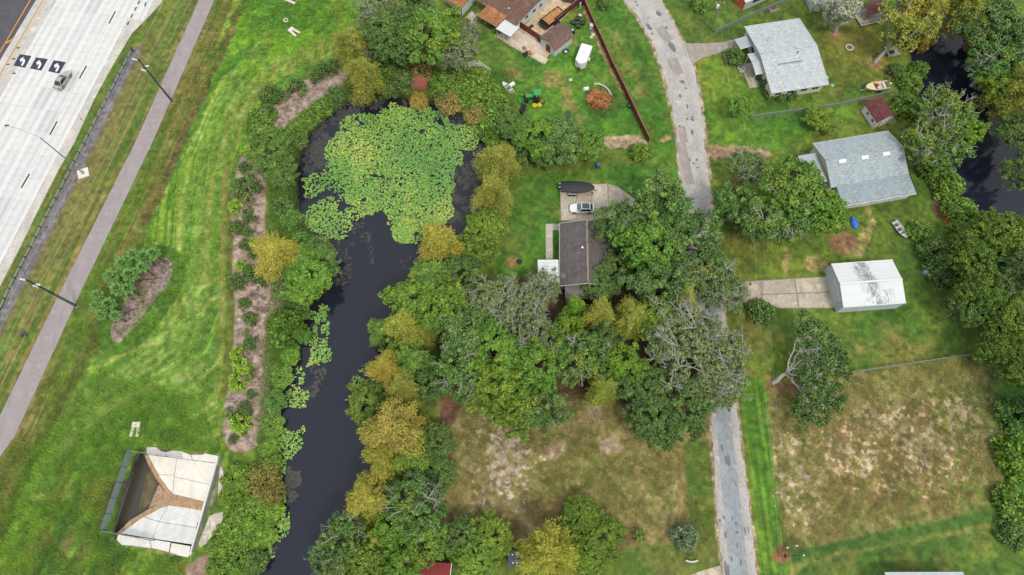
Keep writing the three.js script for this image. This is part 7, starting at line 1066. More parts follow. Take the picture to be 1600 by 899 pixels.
// ---- pond, top
tree('cypress', 553, 82, 27, 'tall yellow green cypress at the upper end of the mulch bed');
tree('cypress', 569, 126, 26, 'yellow green cypress standing over the top left corner of the pond');
tree('moss', 590, 18, 34, 'grey mossy tree cut by the top edge left of the white walled house');
tree('deep', 612, 60, 42, 'dark tree behind the pond, left of the dark red fence board');
tree('limby', 590, 74, 26, 'dark tree with a pale limb just right of the tall cypress', { t: [0.8, 0.8, 0.8] });
tree('oak', 646, 10, 30, 'olive tree cut by the top edge, left of the big leafy tree');
tree('broad', 676, 52, 46, 'big leafy green tree beside the white panel fence of the top house', { t: [0.95, 1.0, 0.9] });
tree('moss', 714, 76, 34, 'silvery mossy tree beside the grey platform and ladder');
tree('moss', 730, 52, 22, 'small silvery mossy tree under the white panel fence');
tree('midBush', 597, 112, 22, 'shrub on the pond bank right of the yellow green cypress', { t: [0.8, 0.9, 0.8] });
tree('greyBush', 618, 92, 20, 'greyish shrub behind the pond above the red deck');
tree('thicket', 628, 124, 20, 'dark shrub touching the left side of the red deck');
tree('dryBush', 652, 100, 22, 'tan grassy shrub just above the red deck');
tree('thicket', 605, 138, 16, 'low dark shrub on the waterline at the top of the pond');
tree('dryBush', 655, 156, 14, 'straw coloured reeds between the red deck and the lily pads', { h: 0.8, t: [1.3, 1.1, 0.9] });
tree('midBush', 692, 132, 22, 'yellowish shrub right of the red deck');
tree('midBush', 716, 128, 24, 'olive shrub below the grey platform');
tree('brightBush', 746, 124, 24, 'bright green bush below the white ladder');
tree('brightBush', 760, 143, 24, 'bright green bush below the beached white skiff');
tree('brightBush', 740, 152, 24, 'bright green bush at the right shoulder of the pond');
tree('dryBush', 704, 158, 20, 'brownish marsh shrub on the top right waterline of the pond');
tree('thicket', 690, 150, 14, 'dark low shrub right of the straw coloured reeds');
tree('midBush', 778, 168, 24, 'olive bush between the pond and the green tractor');
tree('dryBush', 742, 176, 18, 'brown green marsh shrub over the right lily pads');
tree('midBush', 772, 198, 26, 'rounded olive bush above the tall cypress on the right shore');
tree('deep', 806, 200, 30, 'dark tree in the row below the tractor, left end', { h: 0.8 });
tree('broad', 838, 212, 36, 'green tree in the row below the tractor', { h: 0.8, t: [0.85, 0.95, 0.8] });
tree('oak', 876, 218, 36, 'tree with pale flecks in the row below the woodpile', { h: 0.75 });
tree('broad', 918, 226, 30, 'tree at the right end of the row below the woodpile', { h: 0.75, t: [0.85, 0.95, 0.8] });
tree('deep', 850, 242, 24, 'dark tree at the foot of the row above the covered boat', { h: 0.7 });
tree('deep', 812, 240, 22, 'dark tree right of the tall cypress on the right shore', { h: 0.7 });
tree('brightBush', 1000, 237, 17, 'round green shrub at the lower end of the red board fence');
tree('cypress', 776, 262, 29, 'yellow green cypress on the right shore, upper of a touching pair');
tree('cypress', 770, 308, 28, 'yellow green cypress on the right shore, lower of a touching pair');
// ---- right shore of the channel
tree('bright', 756, 362, 36, 'leafy green tree between the golden cypress and the lawn', { h: 0.8, t: [0.97, 0.92, 0.82] });
tree('bright', 738, 392, 28, 'leafy green tree right of the golden cypress by the lily pads', { h: 0.7, t: [0.87, 0.82, 0.72] });
tree('gold', 686, 388, 34, 'golden cypress standing over the lower right lily pads');
tree('feather', 676, 440, 32, 'grey green feathery tree just below the golden cypress');
tree('deep', 718, 430, 34, 'dark green tree inland of the golden cypress');
tree('broad', 642, 470, 38, 'light green tree leaning over the right bank of the channel', { t: [1.05, 1.05, 0.9] });
tree('broad', 690, 480, 40, 'light green tree behind the channel bank, above the yellowing one', { t: [1.0, 1.0, 0.85] });
tree('feather', 596, 520, 20, 'small grey green tree jutting over the channel');
tree('gold', 634, 516, 30, 'yellowing cypress on the right bank, halfway down the channel', { t: [0.84, 1, 0.95], h: 1.1 });
tree('cypress', 662, 522, 18, 'small yellowing cypress right of the halfway one');
tree('broad', 632, 546, 28, 'green tree between the yellowing and the golden brown cypress');
tree('gold', 606, 578, 28, 'golden brown cypress over the grey green lily pads', { t: [0.98, 0.92, 0.9] });
tree('cypress', 632, 606, 26, 'golden brown cypress, lower right of the one over the pads', { t: [0.95, 0.95, 0.95] });
tree('feather', 650, 568, 26, 'olive feathery tree right of the golden brown cypresses');
tree('deep', 668, 600, 26, 'dark tree behind the golden brown cypresses');
tree('bright', 574, 634, 34, 'broad leafy tree overhanging the channel', { h: 0.8, t: [0.84, 0.79, 0.82] });
tree('bright', 612, 636, 30, 'leafy tree behind the broad overhanging one', { h: 0.8, t: [0.87, 0.79, 0.77] });
tree('gold', 618, 674, 40, 'broad pale gold cypress below the overhanging leafy tree', { t: [0.98, 0.9, 1.2], h: 1.15 });
tree('cypress', 600, 716, 30, 'olive gold cypress on the waterline, left of a close pair', { t: [1.08, 1.0, 0.9] });
tree('feather', 640, 712, 30, 'olive gold cypress, right of a close pair', { t: [1.25, 1.1, 0.85], h: 0.85 });
tree('deep', 688, 690, 26, 'dark tree along the left edge of the bare lot, upper one', { h: 0.7 });
tree('deep', 684, 736, 26, 'dark tree along the left edge of the bare lot, lower one', { h: 0.7 });
tree('gold', 578, 780, 34, 'bright golden cypress at the lower right bank');
tree('gold', 570, 816, 22, 'smaller golden cypress just below the bright golden one', { t: [0.86, 1, 0.9], h: 0.85 });
tree('gold', 596, 842, 18, 'small golden cypress among green trees near the bottom');
tree('limby', 648, 790, 46, 'green tree with many bare white limbs near the bottom bank', { t: [0.9, 1, 0.85] });
tree('broad', 612, 826, 34, 'olive tree below the golden cypresses', { t: [0.85, 0.95, 0.8] });
tree('limby', 536, 838, 36, 'tree with pale twigs overhanging the channel near the bottom', { t: [0.9, 1, 0.9] });
tree('broad', 660, 840, 36, 'green tree left of the red roofed shed');
tree('limby', 516, 880, 30, 'tree with bare pale twigs at the bottom edge over the water', { t: [0.9, 1, 0.95] });
tree('bright', 576, 884, 38, 'leafy tree at the bottom edge right of the channel', { t: [0.92, 0.87, 0.82] });
tree('broad', 628, 884, 30, 'tree at the bottom edge left of the red roof', { t: [0.9, 1, 0.8] });
tree('bright', 742, 872, 34, 'bright leafy tree between the red roof and the dark shed', { h: 0.8 });
tree('bright', 774, 838, 32, 'bright leafy tree above the dark shed', { h: 0.8, t: [1.07, 0.97, 0.82] });
tree('deep', 718, 832, 26, 'dark tree at the lower left corner of the bare lot', { h: 0.8 });
tree('cypress', 858, 862, 40, 'tall yellow tree at the bottom right of the dark shed', { t: [1.15, 1.08, 0.8] });
tree('bright', 906, 808, 32, 'dark leafy bush tree at the bottom of the bare lot', { h: 0.7, t: [0.72, 0.72, 0.62] });
tree('bright', 944, 838, 32, 'leafy bush tree right of the tall yellow tree', { h: 0.7, t: [0.80, 0.77, 0.67] });
tree('bright', 916, 868, 32, 'leafy bush tree at the bottom edge right of the tall yellow tree', { h: 0.7, t: [0.82, 0.82, 0.67] });
tree('greyBush', 1072, 840, 22, 'grey green rounded tree alone beside the lower lane', { h: 1.2, n: 'tree', c: 'tree' });
tree('sprig', 1000, 838, 10, 'small dark sapling on the bare lot left of the grey green tree');
// ---- big wood in the middle
tree('moss', 772, 468, 40, 'grey mossy oak at the left of the wood below the patio roof');
tree('mossBig', 812, 492, 52, 'large grey mossy oak just below the brown roofed house');
tree('moss', 846, 448, 30, 'mossy oak touching the white patio roof');
tree('oak', 730, 520, 42, 'green oak between the channel trees and the mossy oaks');
tree('limby', 718, 574, 44, 'oak with a bare grey limb reaching over the bare lot', { t: [0.95, 1.08, 0.9] });
tree('broad', 772, 546, 44, 'green tree in the middle of the wood left of the yellow ones', { t: [0.9, 1, 0.85] });
tree('bright', 782, 600, 44, 'bright green tree at the lower left edge of the wood', { t: [1.02, 0.95, 0.82] });
tree('bright', 812, 642, 38, 'bright green tree reaching lowest over the bare lot', { t: [1.02, 0.95, 0.87] });
tree('oak', 850, 640, 34, 'dark oak over the sandy part of the bare lot');
tree('broad', 834, 574, 42, 'green tree at the heart of the wood', { t: [0.85, 0.95, 0.8] });
tree('moss', 862, 548, 34, 'grey green oak at the heart of the wood');
tree('limby', 904, 558, 40, 'oak with forked white limbs in the middle of the wood', { t: [1, 1.05, 0.8] });
tree('feather', 898, 482, 16, 'thin yellow green tree below the rear roof of the brown house', { t: [1.2, 1.2, 0.7] });
tree('cypress', 936, 496, 24, 'yellow tree in the wood, below the brown house', { t: [1.0, 1.0, 0.9] });
tree('broad', 884, 516, 28, 'olive tree right of the large grey mossy oak', { t: [1, 1, 0.7] });
tree('cypress', 984, 500, 28, 'yellow green tree in the wood between the house and the lane', { t: [0.95, 1.0, 0.9] });
tree('cypress', 940, 610, 22, 'yellow green tree jutting over the sand of the bare lot', { t: [0.9, 1.0, 0.9] });
tree('broad', 978, 574, 34, 'olive green tree above the yellow green one on the lot edge', { t: [0.95, 1, 0.7] });
tree('deep', 940, 540, 30, 'dark tree filling the middle of the wood');
tree('oak', 968, 350, 34, 'oak beside the white car at the end of the drive');
tree('oak', 1034, 322, 46, 'oak hanging over the drive and the lane', { t: [1, 1.08, 0.95] });
tree('broad', 1010, 386, 48, 'large green oak right of the brown roofed house', { t: [0.85, 0.96, 0.85] });
tree('oak', 1074, 372, 46, 'oak over the lane, level with the brown roof');
tree('deep', 960, 420, 28, 'dark tree overhanging the right slope of the brown roof', { h: 0.9 });
tree('deep', 940, 446, 28, 'dark tree at the lower right corner of the brown roof', { h: 0.8 });
tree('oak', 1030, 440, 44, 'oak in the wood left of the lane, below the drive');
tree('limby', 1108, 428, 42, 'sparse oak over the lane by the garage apron');
tree('moss', 1136, 456, 32, 'grey mossy oak at the left end of the garage apron');
tree('cypress', 1064, 472, 24, 'bright yellow tree beside the lane in the wood', { t: [1.15, 1.1, 0.7] });
tree('broad', 1030, 500, 36, 'yellowish green tree left of the great grey oak', { t: [1.1, 1.05, 0.7] });
tree('mossBig', 1078, 540, 70, 'great grey mossy oak with bare white limbs over the lane');
tree('moss', 1130, 548, 44, 'grey mossy oak reaching over the right side of the lane');
tree('moss', 1120, 600, 40, 'grey mossy oak hanging over the lane at the lower end of the wood');
tree('deep', 1004, 606, 36, 'dark oak at the bottom right of the wood');
tree('deep', 1026, 660, 40, 'dark oak reaching lowest beside the lane');
tree('deep', 1072, 644, 40, 'dark oak against the lane at the bottom of the wood');
tree('greyBush', 1024, 634, 24, 'soft grey green crown between the two dark oaks', { n: 'tree', c: 'tree', h: 2 });
// ---- right of the lane
tree('moss', 1172, 258, 30, 'soft grey green tree beside the sandy crossing', { t: [0.85, 1, 0.85] });
tree('oak', 1150, 320, 34, 'thin oak right of the lane above the utility lamp', { t: [0.95, 1.1, 0.9] });
tree('broad', 1246, 290, 46, 'large tree covering the left end of the skylight house', { v: 0 });
tree('limby', 1226, 334, 44, 'oak with a long bare trunk beside the skylight house', { t: [0.95, 1.1, 0.85] });
tree('broad', 1284, 330, 36, 'green tree at the lower left corner of the skylight house', { t: [0.95, 1.05, 0.85] });
tree('deep', 1172, 350, 24, 'dark tree beside the utility lamp pole');
tree('thicket', 1190, 486, 19, 'round dark shrub below the garage apron');
tree('broad', 1155, 166, 20, 'small tree standing alone on the lawn right of the lane', { h: 0.8, t: [0.9, 1.05, 0.8] });
tree('bright', 1281, 187, 24, 'rounded green tree between the fence and the skylight house', { h: 0.6, t: [0.97, 0.92, 0.77] });
tree('thicket', 1148, 86, 16, 'green bush beside the porch of the pale grey house');
tree('midBush', 1093, 4, 15, 'bush cut by the top edge right of the lane');
tree('thicket', 943, 4, 11, 'small dark shrub at the top edge left of the lane');
tree('bare', 1312, 4, 32, 'silvery bare tree beside the canal hut');
tree('gold', 1440, 26, 28, 'golden leaved tree over the bend of the canal', { t: [0.9, 0.95, 0.9] });
tree('dryBush', 1446, 50, 20, 'orange tinged tree branch crown over the canal', { n: 'tree', c: 'tree', h: 2.4, t: [1.1, 0.95, 0.7] });
tree('cypress', 1500, 18, 34, 'yellow tree at the top edge right of the canal', { t: [0.95, 0.98, 0.8] });
tree('oak', 1560, 40, 44, 'green tree in the far upper right wood');
tree('limby', 1558, 96, 40, 'tree with white limbs right of the canal in the upper wood', { t: [0.85, 1.05, 0.85] });
tree('deep', 1596, 90, 36, 'dark tree on the right edge of the upper wood');
tree('dryBush', 1524, 70, 13, 'brownish bush on the right bank of the upper canal', { h: 1.4 });
tree('cypress', 1588, 150, 34, 'yellow green tree on the right edge beside the canal');
tree('broad', 1560, 138, 30, 'olive tree behind the canal on the right', { t: [1, 1, 0.7] });
tree('deep', 1560, 126, 24, 'dark tree on the far bank of the canal');
tree('limby', 1478, 176, 42, 'tree with pale limbs bending over the canal', { t: [1.15, 1.15, 0.9] });
tree('limby', 1464, 226, 38, 'tree with pale limbs right of the skylight house', { t: [1.1, 1.15, 0.9] });
tree('broad', 1510, 204, 26, 'green tree hanging over the middle of the canal', { t: [1.1, 1.1, 0.8] });
tree('midBush', 1424, 128, 18, 'green shrub on the near bank above the maroon shed');
tree('brightBush', 1420, 164, 22, 'bright shrub right of the maroon shed');
tree('thicket', 1400, 110, 14, 'dark green hedge shrub right of the wooden platform');
tree('midBush', 1438, 106, 14, 'leafy shrub hanging over the left canal bank');
tree('deep', 1592, 206, 30, 'dark tree on the right edge over the canal');
tree('deep', 1600, 268, 32, 'dark tree shading the canal at the right edge');
tree('brightBush', 1484, 290, 24, 'bright green shrub on the bank right of the skylight house');
tree('brightBush', 1462, 264, 22, 'bright green shrub beside the pale limbed tree');
tree('midBush', 1504, 330, 24, 'shrub on the bank below the bright one');
tree('thicket', 1462, 392, 24, 'dark hedge shrub right of the grey rowing boat');
tree('thicket', 1480, 420, 26, 'dark shrub above the blue drum');
tree('midBush', 1440, 360, 18, 'olive shrub right of the grey rowing boat');
tree('midBush', 1512, 366, 26, 'shrub on the bank above the big wood on the right');
tree('bright', 1560, 372, 46, 'rounded green tree at the end of the canal, right side', { t: [0.71, 0.69, 0.64] });
tree('broad', 1522, 404, 36, 'rounded green tree right of the dark hedge', { t: [0.69, 0.69, 0.64] });
tree('oak', 1592, 430, 38, 'rounded green tree on the right edge, middle of the photo', { t: [0.67, 0.66, 0.62] });
tree('broad', 1530, 456, 36, 'rounded green tree right of the blue drum', { t: [0.66, 0.65, 0.60] });
tree('deep', 1506, 482, 26, 'dark tree on the edge of the garage lawn');
tree('bright', 1574, 504, 38, 'rounded green tree at the upper right corner of the dry lot fence', { t: [0.69, 0.68, 0.64] });
tree('broad', 1556, 548, 30, 'rounded green tree at the end of the chain link fence', { t: [0.66, 0.65, 0.57] });
tree('broad', 1594, 574, 34, 'rounded green tree on the right edge beside the dry lot', { t: [0.64, 0.63, 0.55] });
tree('thicket', 1590, 646, 30, 'bush on the right edge of the dry lot, topmost of three', { t: [1, 1.2, 1] });
tree('brightBush', 1594, 716, 32, 'bright bush on the right edge of the dry lot, middle of three', { t: [0.92, 0.97, 0.82] });
tree('brightBush', 1586, 786, 26, 'bright bush on the right edge of the dry lot, lowest of three');
tree('thicket', 1584, 836, 22, 'dark hedge end at the lower right edge');
tree('deep', 1640, 640, 40, 'tree just inside the right edge by the dry lot');
// hedges of the pale grey house
for (const [x, y, r, l] of [[1190, 116, 10, 'upper'], [1196, 130, 10, 'middle'], [1204, 146, 10, 'corner']]) tree('thicket', x, y, r, l + ' clipped shrub along the lane side wall of the pale grey house', { h: 0.9 });
for (const [x, y, r, l] of [[1220, 149, 9, 'left'], [1236, 146, 11, 'right']]) tree('thicket', x, y, r, l + ' shrub against the lower wall of the pale grey house', { h: 0.9 });
// ---- left bank of the pond and channel
for (const [k, x, y, r, l, o] of [
  ['midBush', 404, 186, 22, 'dark bush at the left turn of the mulch bed', {}], ['midBush', 412, 214, 24, 'bush between the mulch bed and the upper pond, upper', {}], ['deep', 428, 240, 34, 'dark tree on the left bank of the upper pond', { h: 0.6, t: [1, 1.05, 0.8] }], ['deep', 440, 272, 26, 'dark tree on the left bank, beside the left lily bay', { h: 0.6 }], ['midBush', 442, 218, 22, 'olive bush on the left bank of the upper pond', {}],
  ['midBush', 462, 200, 16, 'low bush on the upper left bank, nearest the lily pads', {}], ['midBush', 480, 184, 16, 'low bush on the upper left bank beside floating weed', {}], ['midBush', 500, 166, 16, 'low bush on the upper left bank below the mulch bed', {}], ['thicket', 524, 148, 16, 'low bush on the upper left bank near the cypress', {}], ['midBush', 510, 156, 12, 'small low bush on the upper left bank', {}], ['thicket', 466, 218, 14, 'dark low bush touching the water left of the lily pads', {}],
  ['gold', 432, 402, 34, 'golden round tree on the left bank of the channel', { h: 0.6 }], ['broad', 470, 402, 30, 'green tree right of the golden round tree on the left bank', { h: 0.6, t: [0.75, 0.9, 0.75] }], ['broad', 478, 438, 38, 'green tree on the left bank below the golden round tree', { h: 0.6, t: [0.85, 1, 0.8] }], ['deep', 506, 412, 24, 'dark tree over the water on the left bank', { h: 0.6, t: [1, 1.05, 1] }], ['limby', 440, 446, 20, 'small tree with pale twigs beside the mulch bed', { h: 0.5, t: [0.8, 0.9, 0.7] }], ['thicket', 494, 386, 20, 'low dark bush below the left lily bay', {}], ['thicket', 470, 376, 18, 'low green bush left of the lily bay', { t: [1, 1.2, 0.9] }], ['thicket', 440, 322, 18, 'dark green ground bush on the left bank beside the mulch', {}], ['thicket', 456, 344, 18, 'green ground bush on the left bank below the dark trees', { t: [1, 1.2, 0.9] }],
  ['brightBush', 446, 510, 27, 'rounded bush right of the lower mulch bed', { t: [0.7, 0.78, 0.7], h: 1.3 }], ['thicket', 470, 488, 14, 'low bush beside the narrow fringe of lily pads', {}], ['thicket', 476, 526, 12, 'small bush on the left waterline of the channel', { t: [1, 1.3, 1] }],
  ['brightBush', 452, 556, 17, 'low marsh plant on the left waterline below the rounded bush', { h: 0.4, t: [0.85, 1, 0.85] }], ['midBush', 438, 588, 19, 'low plant on the left waterline level with the brightest mulch bed shrub', { h: 0.4 }], ['thicket', 430, 626, 20, 'low marsh plant on the left waterline beside the middle lily pads', { h: 0.4, t: [0.85, 1, 0.8] }], ['midBush', 424, 664, 19, 'low plant on the left waterline above the lower lily pads', { h: 0.4 }], ['brightBush', 420, 700, 18, 'low marsh plant between the lower lily pads and the bed tip', { h: 0.4, t: [0.9, 1, 0.8] }], ['midBush', 424, 722, 14, 'olive bush beside the lower end of the mulch bed', {}], ['dryBush', 408, 750, 26, 'brown bush beside the lower channel', { t: [0.78, 0.86, 0.7] }], ['dryBush', 424, 772, 20, 'brown thicket on the waterline of the lower channel', { t: [0.75, 0.8, 0.65] }], ['midBush', 376, 748, 26, 'olive thicket above the big leafy bush', { t: [0.95, 0.9, 0.7], h: 0.6 }], ['midBush', 362, 776, 22, 'olive thicket right of the spillway', { t: [0.95, 0.9, 0.7], h: 0.6 }],
  ['brightBush', 398, 790, 20, 'bright marsh bush at the water, topmost of the lower left mass', { h: 0.6 }], ['brightBush', 420, 800, 20, 'bright marsh bush against the lower channel water', { h: 0.5, t: [1.1, 1.1, 0.9] }], ['brightBush', 376, 806, 20, 'bright marsh bush on the inland side of the lower left mass', { h: 0.7 }], ['brightBush', 398, 820, 24, 'bright marsh bush in the middle of the lower left mass', { h: 0.7, t: [1.05, 1.1, 0.9] }], ['brightBush', 362, 832, 24, 'bright marsh bush right of the rubble strip', { h: 0.7, t: [0.95, 1, 0.9] }], ['brightBush', 386, 846, 24, 'bright marsh bush below the middle of the lower left mass', { h: 0.6 }], ['brightBush', 412, 838, 18, 'bright marsh bush beside the lily pads of the lower bank', { h: 0.45, t: [1.15, 1.15, 0.95] }], ['brightBush', 346, 858, 22, 'bright bush below the spillway corner', { h: 0.7 }], ['brightBush', 366, 858, 18, 'bright bush between the spillway corner and the channel', { h: 0.6, t: [1, 1.05, 0.9] }],
['midBush', 372, 872, 24, 'olive bush at the bottom edge left of the channel', {}], ['thicket', 398, 876, 18, 'dark bush at the bottom edge by the water', {}], ['brightBush', 338, 886, 18, 'bright bush at the bottom edge beside the bare mulch patch', {}],
]) tree(k, x, y, r, l, o);
// ---- plants set out in the mulch bed
const G = 'young shrubs planted in the mulch bed';
for (const [k, x, y, r, l] of [
  ['shrub', 522, 100, 9, 'shrub at the upper end of the mulch bed under the cypress'], ['shrub', 506, 108, 13, 'large dark shrub near the upper end of the mulch bed'], ['shrub', 491, 120, 9, 'small round shrub in the upper mulch bed'], ['shrub', 463, 134, 14, 'broad dark shrub in the upper mulch bed'], ['shrub', 434, 150, 12, 'pale leaved shrub on the outer edge of the upper mulch bed'], ['shrub', 420, 146, 15, 'dark shrub on the outer bend of the mulch bed, higher'], ['shrub', 418, 174, 13, 'dark oblong shrub on the outer bend of the mulch bed'],
  ['shrub', 382, 262, 10, 'shrub on the left edge of the mulch bed under the dark trees'], ['shrub', 383, 291, 19, 'largest dark shrub in the mulch bed'], ['limeShrub', 384, 236, 9, 'bright shrub at the narrow waist of the mulch bed'], ['limeShrub', 367, 323, 11, 'bright green shrub left of two dark ones in the mulch bed'], ['sprig', 386, 312, 9, 'sparse shrub just below the largest mulch bed shrub'], ['shrub', 388, 336, 11, 'round shrub right of the bright green one in the mulch bed'], ['shrub', 370, 354, 12, 'dark spreading shrub on the left edge of the mulch bed'], ['shrub', 386, 362, 8, 'small dark shrub right of the spreading one'], ['shrub', 381, 381, 9, 'small dark shrub level with the golden round tree'], ['limeShrub', 397, 378, 8, 'bright small shrub left of the golden round tree'], ['shrub', 393, 397, 7, 'tiny dark shrub left of the golden round tree'], ['limeShrub', 377, 414, 9, 'bright shrub above the widest part of the mulch bed'], ['shrub', 390, 428, 13, 'green shrub under the golden round tree'], ['shrub', 367, 439, 13, 'dark shrub straddling the left edge of the mulch bed'], ['shrub', 412, 428, 14, 'dark shrub below the golden round tree'], ['shrub', 381, 474, 9, 'small shrub alone in the wide part of the mulch bed'], ['shrub', 390, 498, 11, 'round shrub in the lower mulch bed, upper of two'], ['sprig', 383, 520, 6, 'tiny sprig between two round mulch bed shrubs'], ['shrub', 390, 536, 11, 'round shrub in the lower mulch bed, lower of two'],
  ['limeShrub', 370, 552, 10, 'bright shrub above the yellow green one'], ['limeShrub', 376, 571, 14, 'bright oblong shrub on the left edge of the mulch bed'], ['limeShrub', 371, 597, 13, 'brightest yellow green shrub in the mulch bed'], ['sprig', 391, 587, 7, 'faint small shrub right of the brightest one'], ['shrub', 392, 616, 7, 'small dark shrub in the lower mulch bed'], ['shrub', 381, 640, 12, 'dark round shrub touching a bright one at the lower bed'], ['limeShrub', 375, 661, 14, 'bright round shrub at the lower end of the mulch bed'], ['sprig', 360, 647, 8, 'sparse shrub on the left edge of the lower mulch bed'], ['shrub', 364, 686, 7, 'last small shrub at the lower tip of the mulch bed'], ['sprig', 381, 678, 5, 'tiny sprig near the lower tip of the mulch bed'],
]) tree(k, x, y, r, l, { g: G, h: r > 12 ? 1.1 : 1 });
// ---- cabbage palms on the mulch island
{
  const frond = (r) => { const B = new Builder(), L = 0.9; for (let k = 0; k < 15; k++) { const a = (k / 14 - 0.5) * 3.6, d = V(Math.cos(a), -0.16 - Math.abs(a) * 0.05, Math.sin(a)).normalize(), n = V((r() - 0.5) * 0.3, 1, (r() - 0.5) * 0.3).normalize(), s = V().crossVectors(d, n).normalize(); n.crossVectors(s, d); const l = 0.42 * (1 - 0.25 * Math.abs(a) / 1.8) * (0.9 + r() * 0.2); B.leaf(V(L, 0.28, 0).addScaledVector(d, l), n, d, 0.055, l, inkLeaf([[50, 92, 40], [142, 178, 96], [150, 160, 70]], r, 0.3 + r() * 0.6, 0)); } B.tube([V(), V(L * 0.5, 0.22, 0), V(L, 0.28, 0)], 0.03, 0.015, 4); return B.done(); };
  const r = rngOf(88), fr = [0, 1, 2].map(() => frond(r)), trunk = (() => { const B = new Builder(); B.tube([V(), V(0.04, 1, 0.03), V(0.05, 2, 0), V(0, 3, 0)], 0.19, 0.14, 8); return B.done().wood; })(), stalk = MAT(96, 120, 60);
  const list = [[226, 402, 15, 'right of the cluster, nearest the ring'], [240, 396, 13, 'topmost of the cluster'], [192, 412, 15, 'upper left of the cluster'], [208, 398, 12, 'upper middle, between two larger palms'], [174, 432, 15, 'on the left beside the grass'], [204, 430, 16, 'largest, in the middle of the cluster'], [222, 418, 11, 'small, leaning over the mulch'], [184, 452, 14, 'below the largest palm'], [152, 462, 12, 'outermost on the left, near the path pole'], [200, 452, 12, 'over the middle of the island'], [170, 476, 14, 'lower middle of the cluster'], [158, 492, 11, 'lowest on the left'], [180, 494, 11, 'lowest, over the tip of the mulch'], [148, 478, 9, 'small, at the left edge of the cluster']];
  for (const [px, py, rp, l] of list) {
    const h = 3.2 + r() * 1.2, at = P(px, py, h), s = rp / perM(px, py, h) / 1.72, t = thing('palm_tree', 'fan palm on the mulch island, ' + l, 'palm tree', V(at.x, 0, at.z), r() * 6.28, 'fan palms on the mulch island');
    const tr = part(t, 'trunk', trunk, barkDark); tr.scale.set(1, h / 3, 1);
    for (let k = 0; k < 19; k++) { const f = fr[k % 3], a = k * 2.4 + r() * 0.3, e = 0.75 - k * 0.075 + r() * 0.2, m = part(t, 'frond', f.leaf, leafMat); m.position.y = h; m.rotation.set(0, a, 0); m.rotateZ(e); m.scale.setScalar(s); part(m, 'stalk', f.wood, stalk); }
  }
  // prunings lying on the island and the bed
  const stick = (() => { const B = new Builder(); B.tube([V(-1, 0.05, 0), V(0, 0.12, 0.1), V(0.9, 0.06, -0.06)], 0.06, 0.02, 4); B.tube([V(0, 0.1, 0.1), V(0.5, 0.12, 0.55)], 0.03, 0.012, 3); B.tube([V(0.2, 0.1, 0.05), V(0.7, 0.1, -0.45)], 0.025, 0.01, 3); return B.done().wood; })(), sm = MAT(78, 66, 58);
  for (const [x, y, s, l] of [[250, 412, 1.4, 'near the upper tip of the palm island'], [238, 436, 1.8, 'forked, in the middle of the palm island'], [222, 470, 1.2, 'on the lower half of the palm island'], [206, 486, 1.4, 'right of the lowest palms'], [190, 516, 1.0, 'near the lower tip of the palm island'], [214, 452, 1.2, 'beside the largest palm'], [446, 464, 1.3, 'in the wide part of the mulch bed'], [432, 458, 1, 'below the golden round tree on mulch'], [372, 452, 0.9, 'at the left edge of the mulch bed'], [366, 628, 0.9, 'in the lower mulch bed by the edge']]) solo('fallen_branch', 'dark fallen branch ' + l, 'branch', stick, sm, P(x, y, 0.02), s * 7).scale.setScalar(s);
}
